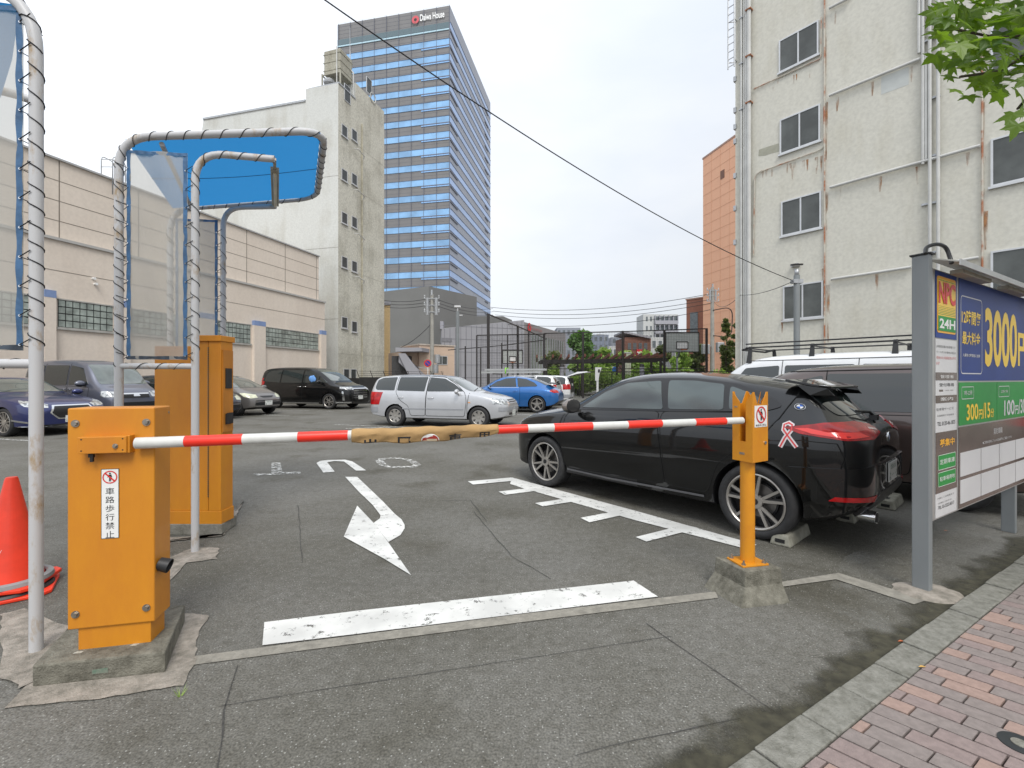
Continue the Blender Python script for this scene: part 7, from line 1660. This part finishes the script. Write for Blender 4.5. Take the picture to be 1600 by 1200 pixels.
# wheel stops
M_STOP = pm('wheel_stop_concrete', (.30, .29, .24), .9, scale=9, col2=(.17, .165, .13), lo=.35, hi=.65, bump=.5)
def stop(x, y, label, grp='concrete wheel stops'):
    o = thing('wheel_stop', label, 'wheel stop', V(x, y, 0), math.atan2(latB.y, latB.x), grp)
    bm = newbm(); h, l_, w0, w1 = .10, .55, .085, .06
    a = [(-l_/2, -w0, .001), (l_/2, -w0, .001), (l_/2, w0, .001), (-l_/2, w0, .001)]; b = [(-l_/2+.01, -w1, h), (l_/2-.01, -w1, h), (l_/2-.01, w1, h), (-l_/2+.01, w1, h)]
    va = [bm.verts.new(p) for p in a]; vb = [bm.verts.new(p) for p in b]; bm.faces.new(va[::-1]); bm.faces.new(vb)
    for i in range(4): bm.faces.new((va[i], va[(i+1) % 4], vb[(i+1) % 4], vb[i]))
    fin(bm, 'block', M_STOP, o, local=True, bevel=.012)
    bm = newbm(); box(bm, (-.12, 0, h+.0005), (.09, .03, .002)); box(bm, (-l_/2+.003, 0, .045), (.008, .075, .03)); fins(bm, 'recess', M_DARK, o, local=True)
p0 = G(1243, 848); stop(p0.x+.02, p0.y+.10, "wheel stop behind the black hatchback's near rear wheel, close to the orange post")
p0 = G(1335, 812); stop(p0.x+.05, p0.y+.10, 'wheel stop at the far rear wheel of the black hatchback, under its exhaust')
p0 = G(1400, 793); stop(p0.x+.02, p0.y+.10, 'wheel stop behind the brown minivan, next to the grey sign post')
# ---------------------------------------------------------------- court fence, hoops, pergola, poles, plants
M_FEN = pm('fence_brown_black', (.022, .018, .017), .5, var=.1)
M_NET = bpy.data.materials.new('net_mesh'); M_NET.use_nodes = True
n_, l_ = M_NET.node_tree.nodes, M_NET.node_tree.links; b_ = n_['Principled BSDF']; b_.inputs['Base Color'].default_value = (.03, .028, .027, 1); b_.inputs['Roughness'].default_value = .7
t_ = n_.new('ShaderNodeTexCoord'); sp_ = n_.new('ShaderNodeSeparateXYZ'); l_.new(t_.outputs['Object'], sp_.inputs[0]); prev = None
for ax in ('X', 'Z'):
    m1 = n_.new('ShaderNodeMath'); m1.operation = 'MULTIPLY'; m1.inputs[1].default_value = 9; l_.new(sp_.outputs[ax], m1.inputs[0])
    m2 = n_.new('ShaderNodeMath'); m2.operation = 'FRACT'; l_.new(m1.outputs[0], m2.inputs[0]); m3 = n_.new('ShaderNodeMath'); m3.operation = 'LESS_THAN'; m3.inputs[1].default_value = .10; l_.new(m2.outputs[0], m3.inputs[0])
    if prev is None: prev = m3
    else:
        mm = n_.new('ShaderNodeMath'); mm.operation = 'MAXIMUM'; l_.new(prev.outputs[0], mm.inputs[0]); l_.new(m3.outputs[0], mm.inputs[1]); l_.new(mm.outputs[0], b_.inputs['Alpha'])
def fence_run(root, pts, top, posts, rails=(), r=.055, net=True, low=0.3):
    """posts and rails between plan points pts [(px, depth)]; top in metres per point"""
    P3 = [V((x-800)/F*Y, Y, 0) for x, Y in pts]
    for (a, b, za, zb) in [(P3[i], P3[i+1], top[i], top[i+1]) for i in range(len(P3)-1)]:
        bm = newbm(); bar(bm, a+V(0, 0, za), b+V(0, 0, zb), .07); fin(bm, 'top_rail', M_FEN, root)
        for z in rails: bm = newbm(); bar(bm, a+V(0, 0, z), b+V(0, 0, z), .05); fin(bm, 'rail', M_FEN, root)
        if net: bm = newbm(); face(bm, [a+V(0, 0, low), b+V(0, 0, low), b+V(0, 0, zb), a+V(0, 0, za)]); fin(bm, 'net_panel', M_NET, root)
    for x, Y, zt in posts:
        p = V((x-800)/F*Y, Y, 0); bm = newbm(); box(bm, (p.x, p.y, zt/2), (r*2, r*2, zt)); fin(bm, 'post', M_FEN, root)
hz = lambda y, Y: H+(HY-y)/F*Y
fr1 = thing('court_fence', 'high dark mesh fence round the basketball court, right half along the pergola', 'fence', ((980-800)/F*34, 34, 0))
fence_run(fr1, [(850, 34), (911, 34.0), (973, 33.8), (1038, 33.5), (1104, 33)], [hz(521, 34), hz(519.5, 34), hz(518, 33.8), hz(516, 33.5), hz(513.5, 33)], [(x, Y, hz(y, Y)) for x, Y, y in [(850, 34, 521), (911, 34, 519), (973, 33.8, 517), (1038, 33.5, 516), (1104, 33, 513)]], rails=(2.2,), r=.07)
fr2 = thing('court_fence', 'tall dark fence posts with a sloping top rail left of the court', 'fence', ((800-800)/F*31, 31, 0))
fence_run(fr2, [(763, 27), (809, 33), (855, 41)], [hz(491, 27), hz(510, 33), hz(530, 41)], [(763, 27, hz(490, 27)), (809, 33, hz(509, 33))], rails=(), r=.085, net=False)
fr3 = thing('court_fence', 'thin dark fence frame standing in front of the left basketball hoop', 'fence', ((790-800)/F*32, 32, 0))
fence_run(fr3, [(745, 32), (793, 32.5), (853, 33.8)], [hz(524, 32), hz(523, 32.5), hz(522, 33.8)], [(745, 32, hz(524, 32)), (793, 32.5, hz(523, 32.5)), (826, 33.3, hz(518, 33))], r=.05)
fence_run(fr3, [(700, 40), (784, 40), (853, 38)], [hz(547, 40), hz(540, 40), hz(531, 38)], [(727, 40, hz(541, 40)), (751, 40, hz(544, 40)), (784, 40, hz(536, 40))], r=.05, net=False)
lowf = thing('low_fence', 'low dark railing along the park side of the court', 'fence', ((980-800)/F*36, 36, 0))
fence_run(lowf, [(905, 36), (1160, 35)], [2.0, 2.0], [(905+k*17, 36-k*.06, 2.0) for k in range(16)], rails=(1.0, .25), r=.02, low=.1)
blackw = thing('low_wall', 'low black fence at the foot of the stained tower', 'fence', P(560, 600, 29))
bm = newbm(); a, b = V(-8.9, 26.5, 0), V(-4.5, 30, 0); prism(bm, [a, b, b+V(0, 0, 1.55), a+V(0, 0, 1.55)], (0, .1, 0)); fin(bm, 'panel', pm('black_sheet', (.018, .017, .016), .6, var=.2, scale=3), blackw)
bm = newbm(); c_ = V(-12.5, 27.5, 0); prism(bm, [c_, a, a+V(0, 0, 1.5), c_+V(0, 0, 1.5)], (0, .1, 0)); fin(bm, 'panel', MATS['black_sheet'], blackw)
bm = newbm()
for k in range(3): bar(bm, a+V(0, 0, 1.66+k*.12), b+V(0, 0, 1.66+k*.12), .02)
for k in range(8): q = a.lerp(b, k/7); bar(bm, q+V(0, 0, 1.55), q+V(-.15, 0, 1.95), .03)
fin(bm, 'wire_top', M_FEN, blackw)
def hoop(label, x0, x1, y0, y1, Y, px):
    r = thing('basketball_hoop', label, 'basketball hoop', ((px-800)/F*Y, Y+.5, 0)); a, b = P(x0, y1, Y), P(x1, y0, Y)
    bm = newbm(); prism(bm, [a, V(b.x, Y, a.z), b, V(a.x, Y, b.z)], (0, .04, 0)); bd = fin(bm, 'backboard', pm('backboard_grey', (.42, .44, .42), .5, var=.05), r)
    bm = newbm(); w = .05*(Y/33)*1.2
    for p, q in ((V(a.x, Y-.01, a.z), V(b.x, Y-.01, a.z)), (V(a.x, Y-.01, b.z), V(b.x, Y-.01, b.z)), (V(a.x, Y-.01, a.z), V(a.x, Y-.01, b.z)), (V(b.x, Y-.01, a.z), V(b.x, Y-.01, b.z))): bar(bm, p, q, w)
    cx = (a.x+b.x)/2; hw = (b.x-a.x)*.17; z0 = a.z+(b.z-a.z)*.16; z1 = a.z+(b.z-a.z)*.52
    for p, q in ((V(cx-hw, Y-.01, z0), V(cx+hw, Y-.01, z0)), (V(cx-hw, Y-.01, z1), V(cx+hw, Y-.01, z1)), (V(cx-hw, Y-.01, z0), V(cx-hw, Y-.01, z1)), (V(cx+hw, Y-.01, z0), V(cx+hw, Y-.01, z1))): bar(bm, p, q, w*.8)
    fin(bm, 'board_frame', M_FEN, bd)
    bm = newbm(); prism(bm, [V(cx-hw, Y-.004, z0), V(cx+hw, Y-.004, z0), V(cx+hw, Y-.004, z1), V(cx-hw, Y-.004, z1)], (0, -.004, 0)); fin(bm, 'target_square', M_WHITE, bd)
    bm = newbm(); tube(bm, [V(cx+.23*math.cos(k*math.pi/8), Y-.35+.23*math.sin(k*math.pi/8), z0-.08) for k in range(16)], .018, seg=6, closed=True); bar(bm, V(cx, Y, z0-.08), V(cx, Y-.12, z0-.08), .08); fin(bm, 'ring', pm('ring_orange', (.5, .14, .05), .5), r)
    bm = newbm(); tube(bm, [V(cx+.0, Y+1.1, 0), V(cx, Y+1.1, a.z-.4), V(cx, Y+.05, a.z+.4)], .08, seg=8); fin(bm, 'pole', M_GAL, r, smooth=True)
hoop('basketball hoop right of the pergola with a wide grey backboard', 1040, 1092, 519.5, 550, 35, 1066)
hoop('basketball hoop left of the court in front of the pale grey hall', 785.5, 816.5, 547, 568, 36, 800)
pg = thing('pergola', 'red-brown slatted pergola on dark posts in the park behind the court', 'pergola', ((945-800)/F*38, 38, 0))
bm = newbm(); a, b = P(844, 565, 37.5), P(1042, 562, 37.5); bar(bm, a, b, .18, .28); bar(bm, a+V(0, 2.5, 0), b+V(0, 2.5, 0), .18, .28); fin(bm, 'beam', M_FEN, pg)
M_PGR = pm('pergola_red', (.17, .05, .028), .6, var=.1)
for k in range(17): bm = newbm(); q = a.lerp(b, k/16); bar(bm, q+V(-.3, -.6, .42), q+V(-.1, 3.0, .20), .12, .26); fin(bm, 'slat', M_PGR, pg)
for k in (0.05, .33, .66, .95): 
    for dy in (0, 2.5): bm = newbm(); q = a.lerp(b, k)+V(0, dy, 0); box(bm, (q.x, q.y, q.z/2), (.16, .16, q.z)); fin(bm, 'post', M_FEN, pg)
# utility poles and lamps
M_CPOLE = pm('concrete_pole', (.33, .32, .29), .8, var=.12, scale=2)
def upole(label, px, ytop, Y, w=.30):
    r = thing('utility_pole', label, 'utility pole', ((px-800)/F*Y, Y, 0)); z = hz(ytop, Y); x = r.location.x
    bm = newbm(); tube(bm, [V(x, Y, 0), V(x, Y, z)], [w*.55, w*.38], seg=12); fin(bm, 'pole', M_CPOLE, r, smooth=True)
    for k, dz in enumerate((.35, .9, 1.45)):
        bm = newbm(); bar(bm, V(x-.62, Y-.15, z-dz), V(x+.62, Y-.15, z-dz), .06); ca = fin(bm, 'cross_arm', M_GAL, r)
        for sx_ in (-.58, .58):
            bm = newbm(); lathe(bm, [(0, 0), (.07, .0), (.04, .08), (.08, .12), (.04, .18), (.0, .26)], (x+sx_, Y-.15, z-dz+.04), seg=8); fin(bm, 'insulator', M_GAL, ca, smooth=True)
    return r, V(x, Y, z)
def pole_gear(r, q, s):
    for sx_ in (-1, 1):
        bm = newbm(); cyl(bm, q+V(sx_*.36*s, -.12, -1.7*s), q+V(sx_*.36*s, -.12, -.3*s), .13*s, seg=10); fin(bm, 'switch_gear', M_GAL, r, smooth=True)
    bm = newbm(); bar(bm, q+V(0, -.1, -6.1), q+V(-1.1, -.1, -5.9), .06); bar(bm, q+V(0, -.1, -.1), q+V(0, -.1, .35), .12); fin(bm, 'bracket', M_GAL, r)
u1, u1t = upole('concrete utility pole with a transformer rising in front of the dark grey building', 675, 460, 37, .34)
pole_gear(u1, u1t, 1.0)
for dx, dz in ((.45, 5.6), (.3, 6.4), (.0, 0.3)):
    bm = newbm(); x, Y, z = u1t
    if dz > 1: cyl(bm, (x+dx, Y-.1, z-dz), (x+dx, Y-.1, z-dz+.7), .24, seg=14); fin(bm, 'transformer', M_GAL, u1, smooth=True)
    else: bm.free()
u2, u2t = upole('utility pole beside the orange building with cables and boxes', 1113, 449, 47, .42)
pole_gear(u2, u2t, .8)
for dx, dz in ((.75, 6.2), (-.75, 6.4), (.75, 9.2)):
    bm = newbm(); box(bm, (u2t.x+dx, u2t.y-.1, u2t.z-dz), (.7, .5, 1.0 if dz < 9 else .6)); fin(bm, 'junction_box', M_GAL, u2, bevel=.03)
bm = newbm(); tube(bm, fillet([V(u2t.x, u2t.y-.2, u2t.z-2.4), V(u2t.x+2.0, u2t.y-.2, u2t.z-2.0), V(u2t.x+1.9, u2t.y-.2, u2t.z-5.2), V(u2t.x, u2t.y-.2, u2t.z-5.0)], 1.0, 6), .05, seg=6); fin(bm, 'slack_cable', M_ROPE, u2)
def lamp_pole(label, px, ytop, Y, r=.09, mat=M_GPOST):
    t = thing('lamp_post', label, 'lamp post', ((px-800)/F*Y, Y, 0)); x = t.location.x; z = hz(ytop, Y)
    bm = newbm(); tube(bm, [V(x, Y, 0), V(x, Y, z-.35)], r, seg=14); fin(bm, 'pole', mat, t, smooth=True); return t, V(x, Y, z)
l1, q = lamp_pole('grey lamp post with a square floodlight in front of the right-hand building', 1245, 413, 14.5)
bm = newbm(); tube(bm, [q+V(0, 0, -.36), q+V(0, 0, -.15)], .065, seg=12); box(bm, q+V(0, 0, -.55), (.3, .2, .12)); fin(bm, 'bracket', M_GAL, l1)
bm = newbm(); box(bm, q+V(0, 0, -.01), (.26, .24, .05), rot=Matrix.Rotation(.15, 4, 'X')); fin(bm, 'floodlight', M_FEN, l1)
bm = newbm(); box(bm, q+V(0, -.0, -.04), (.20, .18, .012)); fin(bm, 'lamp_glass', M_SWHITE, l1)
l2, q = lamp_pole('slim grey lamp post with twin heads left of the pale grey hall', 715, 479, 31, .12)
bm = newbm(); box(bm, q, (.40, .3, .12)); tube(bm, [q+V(0, 0, -.4), q], .05, seg=8); tube(bm, [q+V(0, 0, -.6), q+V(.35, 0, -.6)], .04, seg=6); fin(bm, 'lamp_head', M_SWHITE, l2)
# overhead cables
M_CAB = pm('cable', (.015, .015, .017), .6, var=0)
def cable(label, a, b, sag, r=.012, n=28):
    a, b = Vector(a), Vector(b); pts = [a.lerp(b, k/n)-V(0, 0, sag*4*(k/n)*(1-k/n)) for k in range(n+1)]
    bm = newbm(); tube(bm, pts, r, seg=6); return tag(fin(bm, 'overhead_cable', M_CAB, None, smooth=True), label, 'cable', 'overhead cables')
cable('long black cable sagging from the top of the sky down to the lamp post', P(420, -62, 6.4), P(1238, 438, 14.45), .42, .011)
cable('thin cable running from the lamp post across the wall to the building corner', P(1238, 440, 14.45), RW.pp(1161, 462, .22), .12, .010)
cable('thin cable leading from the corner of the right-hand building to the utility pole', RW.pp(1161, 462, .22), P(1116, 472, 46.8), .5, .014)
for k, (y0, y1) in enumerate([(480, 459), (486, 468), (492, 474), (505, 484)]):
    cable(['topmost', 'second', 'third', 'lowest'][k]+' of the four cables strung across the sky behind the court', P(766+k*4, y0, 60), P(1110, y1, 47), .95, .028)
for k, y in enumerate((466, 471, 476)):
    cable(['upper', 'middle', 'lower'][k]+' cable left of the utility pole, against the dark grey building', P(590, y+1.5, 40), P(672, y, 37), .25, .02)
    cable(['upper', 'middle', 'lower'][k]+' cable right of the utility pole, against the dark grey building', P(678, y, 37), P(770, y+16, 60), .4, .022)
cable('slanting service cable from the utility pole to the stair canopy', P(672, 508, 37), P(626, 543, 38), .2, .02)
# small street signs
def sign_pole(label, px, ytop, Y, z=None):
    t = thing('street_sign', label, 'road sign', ((px-800)/F*Y, Y, 0)); x = t.location.x; zt = hz(ytop, Y); bm = newbm(); tube(bm, [V(x, Y, 0), V(x, Y, zt)], .035, seg=8); fin(bm, 'pole', M_WHITE, t, smooth=True); return t, V(x, Y, zt)
s1, q = sign_pole('round red and blue no parking sign by the peach building', 668.5, 572, 33)
bm = newbm(); cyl(bm, q+V(0, -.04, .2), q+V(0, -.06, .2), .27, seg=20); fin(bm, 'disc', M_REDI, s1, smooth=True)
bm = newbm(); cyl(bm, q+V(0, -.061, .2), q+V(0, -.07, .2), .19, seg=20); fin(bm, 'disc_face', pm('sign_dark_blue', (.02, .05, .3), .4, var=0), s1, smooth=True)
bm = newbm(); box(bm, q+V(0, -.07, .2), (.50, .012, .045), rot=Matrix.Rotation(R(45), 4, 'Y')); fin(bm, 'diagonal_bar', M_REDI, s1)
s2, q = sign_pole('round blue sign seen behind the court fence', 959, 574, 40)
bm = newbm(); cyl(bm, q+V(.1, -.04, -.2), q+V(.1, -.06, -.2), .26, seg=20); fin(bm, 'disc', pm('sign_mid_blue', (.03, .16, .5), .4, var=0), s2, smooth=True)
s3 = thing('notice_post', 'slim white notice post right of the raised white tailgate', 'sign post', ((933.5-800)/F*30, 30, 0)); x = s3.location.x
bm = newbm(); box(bm, (x, 30, hz(574, 30)/2), (.13, .10, hz(574, 30))); fin(bm, 'post', M_SWHITE, s3)
bm = newbm(); prism(bm, [V(x-.16, 29.93, hz(574, 30)), V(x+.28, 29.93, hz(574, 30)), V(x+.12, 29.93, hz(584, 30)), V(x+.06, 29.93, hz(595, 30)), V(x-.16, 29.93, hz(595, 30))], (0, .02, 0)); fin(bm, 'notice_board', M_SWHITE, s3)
bm = newbm(); prism(bm, [V(x+.02, 29.92, hz(577, 30)), V(x+.15, 29.92, hz(577, 30)), V(x+.15, 29.92, hz(582, 30)), V(x+.02, 29.92, hz(582, 30))], (0, .005, 0)); fin(bm, 'notice_text', M_INK, s3)
wp = thing('white_pillar', 'tall cream-white pillar behind the pergola', 'pillar', ((981-800)/F*42, 42, 0))
bm = newbm(); x = wp.location.x; box(bm, (x, 42, hz(552, 42)/2), (.50, .4, hz(552, 42))); fin(bm, 'shaft', pm('pillar_cream', (.55, .57, .45), .6, var=.05), wp, bevel=.03)
bm = newbm(); box(bm, (x, 42, hz(552, 42)+.04), (.58, .48, .08)); fin(bm, 'cap', M_SWHITE, wp)
for k, px in enumerate((878, 1003)):
    b = thing('park_bollard', ['grey domed pillar at the left end of the pergola', 'grey domed pillar right of the white pillar'][k], 'pillar', ((px-800)/F*37, 37, 0)); x = b.location.x
    bm = newbm(); zt = hz(573, 37); cyl(bm, (x, 37, 0), (x, 37, zt), .19, seg=16); fin(bm, 'shaft', M_LG, b, smooth=True)
    bm = newbm(); lathe(bm, [(.20, 0), (.20, .08), (.14, .2), (0, .26)], (x, 37, zt), seg=16); fin(bm, 'dome', M_FEN, b, smooth=True)
# floodlit mast and little aerials on the far skyline
m_ = thing('lamp_mast', 'thin mast with a lamp among the far rooftops right of the round tree', 'mast', P(945, 590, 90)); x = m_.location.x
bm = newbm(); tube(bm, [V(x, 90, 0), V(x, 90, hz(523, 90)), V(x-1.1, 90, hz(522, 90))], .07, seg=6); box(bm, (x-1.3, 90, hz(523, 90)), (.6, .3, .15)); fin(bm, 'mast', M_GAL, m_)
# ---------------------------------------------------------------- plants
import numpy as np
def leafmat(name, a, b, tr=.25):
    m = bpy.data.materials.new(name); m.use_nodes = True; n, l = m.node_tree.nodes, m.node_tree.links; p = n['Principled BSDF']
    g = n.new('ShaderNodeNewGeometry'); r = n.new('ShaderNodeValToRGB'); r.color_ramp.elements[0].color = (*a, 1); r.color_ramp.elements[1].color = (*b, 1); l.new(g.outputs['Random Per Island'], r.inputs[0]); l.new(r.outputs[0], p.inputs['Base Color']); p.inputs['Roughness'].default_value = .5
    t = n.new('ShaderNodeBsdfTranslucent'); t.inputs[0].default_value = (b[0]*1.6, b[1]*1.9, b[2]*.7, 1); mx_ = n.new('ShaderNodeMixShader'); mx_.inputs[0].default_value = tr
    l.new(p.outputs[0], mx_.inputs[1]); l.new(t.outputs[0], mx_.inputs[2]); l.new(mx_.outputs[0], n['Material Output'].inputs[0]); return m
M_LF1 = leafmat('leaf_dark_green', (.05, .12, .028), (.13, .24, .065)); M_LF2 = leafmat('leaf_light_green', (.14, .23, .045), (.34, .46, .12)); M_LF3 = leafmat('leaf_olive', (.055, .075, .03), (.14, .16, .06)); M_BARK = pm('bark', (.07, .055, .04), .9, var=.3, scale=8)
rng = np.random.default_rng(5)
def leaf_cloud(name, mat, root, blobs, n, size):
    """many small leaf quads scattered through uneven clumps"""
    vols = np.array([b[1]**3 for b in blobs]); pick = rng.choice(len(blobs), n, p=vols/vols.sum())
    C = np.array([list(b[0]) for b in blobs])[pick]; Rr = np.array([b[1] for b in blobs])[pick]
    d = rng.normal(size=(n, 3)); d /= np.linalg.norm(d, axis=1)[:, None]; rad = Rr*(rng.random(n)**.45)*(1+.18*rng.normal(size=n)); p = C+d*rad[:, None]*np.array([1, 1, .82]); p[:, 2] = np.maximum(p[:, 2], .15)
    u = rng.normal(size=(n, 3)); u /= np.linalg.norm(u, axis=1)[:, None]; w = np.cross(u, rng.normal(size=(n, 3))); w /= np.linalg.norm(w, axis=1)[:, None]; s = size*(.6+.8*rng.random(n))[:, None]
    v = np.stack([p-u*s, p+w*s*.55, p+u*s, p-w*s*.55], 1).reshape(-1, 3)
    me = bpy.data.meshes.new(name); me.from_pydata(v.tolist(), [], [(4*i, 4*i+1, 4*i+2, 4*i+3) for i in range(n)]); me.transform(parent_world(root).inverted()); me.materials.append(mat); o = bpy.data.objects.new(name, me); COL.objects.link(o); o.parent = root; return o
def tree(label, x0, x1, ytop, Y, mat, n=5000, size=.16, cat='tree', name='tree', base=.25, group=None, bl=14, trunk=True):
    cx = ((x0+x1)/2-800)/F*Y; w = (x1-x0)/F*Y/2; ht = hz(ytop, Y); r = thing(name, label, cat, (cx, Y, 0), 0, group); blobs = []
    for k in range(bl):
        a = random.uniform(0, 6.28); q = random.random()**.6; z = ht*random.uniform(base+.1, .86); k_ = 1-abs((z/ht-.55))*.9
        blobs.append((V(cx+w*.72*q*k_*math.cos(a), Y+w*.72*q*k_*math.sin(a), z), w*random.uniform(.26, .42)))
    blobs.append((V(cx, Y, ht-w*.36), w*.38)); leaf_cloud('crown', mat, r, blobs, n, size)
    if trunk:
        bm = newbm(); tube(bm, [V(cx, Y, 0), V(cx+.05, Y, ht*.3), V(cx, Y, ht*.62)], [w*.09+.03, w*.07+.02, w*.03+.01], seg=8)
        for b in blobs[:8]: tube(bm, [V(cx+.04, Y, ht*random.uniform(.22, .5)), b[0]], [w*.04+.01, .01], seg=5)
        fin(bm, 'trunk', M_BARK, r, smooth=True)
    return r
tree('big round dark green tree beyond the pergola', 884, 942, 516, 62, M_LF1, 9000, .30, bl=20)
for k, (x0, x1, y, Y, m) in enumerate([(845, 885, 548, 44, M_LF3), (925, 962, 542, 46, M_LF2), (955, 998, 546, 47, M_LF2), (990, 1030, 547, 46, M_LF2), (1018, 1052, 538, 50, M_LF3), (1048, 1082, 545, 47, M_LF2), (1074, 1106, 536, 48, M_LF3), (885, 925, 560, 42, M_LF2), (1000, 1035, 566, 41, M_LF2), (850, 880, 572, 40, M_LF2)]):
    tree(['olive young tree at the left end of the pergola', 'light green tree just right of the round dark one', 'light green tree behind the white pillar', 'light green tree right of the white pillar', 'olive tree under the red wall sign', 'light green tree below the right backboard', 'olive tree left of the utility pole', 'light green bush under the left part of the pergola', 'light green bush right of the domed pillar', 'light green bush behind the raised tailgate'][k], x0-6, x1+6, y, Y, m, 3800, .19, base=.05, group='trees and bushes in the park', bl=12)
for k, (x0, x1, y, Y) in enumerate([(1119, 1150, 503, 44), (1126, 1142, 498, 43.5), (1140, 1160, 505, 42)]):
    tree(['loose dark pine right of the utility pole', 'tallest of the pines before the orange building', 'dark pine touching the corner of the right-hand building'][k], x0, x1, y, Y, M_LF3, 3000, .15, base=.0, group='pines by the orange building', bl=12)
hedge = thing('planting_bed', 'green shrub bed along the far side of the court', 'hedge', ((980-800)/F*39, 39, 0))
leaf_cloud('foliage', M_LF2, hedge, [(V((x-800)/F*39.5, 39.5+random.uniform(-.5, .5), random.uniform(.5, 1.5)), random.uniform(.6, 1.0)) for x in range(890, 1160, 9)], 12000, .13)
# --- street maple whose branch hangs into the picture
mt = thing('street_tree', 'maple-leaved branch hanging into the top right corner', 'tree', V(4.3, 1.9, 0))
bm = newbm(); br_ = [V(4.3, 1.9, 0), V(4.32, 1.92, 1.6), V(4.25, 1.95, 3.2), V(4.3, 2.0, 5.0)]
tube(bm, br_, [.16, .13, .10, .05], seg=12); fin(bm, 'trunk', M_BARK, mt, smooth=True)
def lp(x, y, Y): return P(x, y, Y)
bm = newbm(); twigs = [[V(4.28, 1.96, 2.9), lp(1720, 40, 2.35), lp(1640, 50, 2.4), lp(1560, 60, 2.4), lp(1490, 45, 2.42)], [lp(1640, 50, 2.4), lp(1570, 110, 2.35), lp(1500, 120, 2.3)], [lp(1720, 40, 2.35), lp(1640, 110, 2.35), lp(1590, 170, 2.3)], [lp(1720, 40, 2.35), lp(1600, -40, 2.5), lp(1500, -30, 2.5)]]
for t in twigs: tube(bm, fillet(t, .08, 4), .006, seg=6)
fin(bm, 'branch', M_BARK, mt, smooth=True)
M_ML = leafmat('maple_leaf', (.022, .065, .014), (.16, .24, .022), .35)
def maple_leaf(bm, c, sz, nrm, rot):
    q = nrm.to_track_quat('Z', 'Y').to_matrix() @ Matrix.Rotation(rot, 3, 'Z'); cen = bm.verts.new(c); lobes = [(-125, .62), (-68, .85), (0, 1.0), (68, .85), (125, .62)]; ring = []
    def pt(a, r, z=0): a = R(a+90); return bm.verts.new(c+q @ V(math.cos(a)*r*sz, math.sin(a)*r*sz, -.16*sz*r*r+z))
    ring.append(pt(180, .12))
    for i, (a, L_) in enumerate(lobes):
        ring += [pt(a-21, L_*.56), pt(a-15, L_*.70), pt(a-10, L_*.72), pt(a-0, L_), pt(a+10, L_*.72), pt(a+15, L_*.70), pt(a+21, L_*.56)]
        if i < 4: ring.append(pt((a+lobes[i+1][0])/2, .44))
    for i in range(len(ring)): bm.faces.new((cen, ring[i], ring[(i+1) % len(ring)]))
bm = newbm(); rl = random.Random(11)
spots = []
for k in range(420):
    x = rl.uniform(1455, 1720); y = rl.uniform(-110, 150)
    lim = 150-abs(x-1540)*.25 if x < 1560 else 135
    if x < 1475 and y > 95: continue
    if ((x-1590)/150)**2+((y-20)/125)**2 > 1: continue
    spots.append((x, y, rl.uniform(2.15, 2.75)))
spots += [(1478, 12, 2.3), (1470, 55, 2.2), (1462, 88, 2.25), (1480, 120, 2.3), (1492, 140, 2.2), (1515, 150, 2.3), (1560, 148, 2.3), (1583, 178, 2.25), (1590, 196, 2.2), (1598, 165, 2.3), (1540, 60, 2.15), (1500, 70, 2.15)]
for x, y, Y in spots:
    c = lp(x, y, Y); nr = V(rl.uniform(-.5, .5), rl.uniform(-1, -.1), rl.uniform(.0, 1.0)).normalized(); maple_leaf(bm, c, rl.uniform(.06, .105), nr, rl.uniform(2.4, 3.9))
fin(bm, 'leaves', M_ML, mt)
leaf_cloud('crown', M_ML, mt, [(V(4.3+random.uniform(-.3, 1.2), 1.9+random.uniform(-1, 1), 4.6+random.uniform(-.5, 1.5)), .8) for k in range(8)], 2500, .09)
# weed by the plinth and grit
wd = G(281, 1088, .0); bm = newbm()
for k in range(14): a = rl.uniform(0, 6.28); q = wd+V(.006*math.cos(a), .006*math.sin(a), 0); e = q+V(.03*math.cos(a), .03*math.sin(a), rl.uniform(.03, .06)); face(bm, [q, q+V(.003, 0, 0), e])
tag(fin(bm, 'weed', M_LF2, None), 'tiny tuft of grass at the edge of the mortar by the plinth', 'weed')
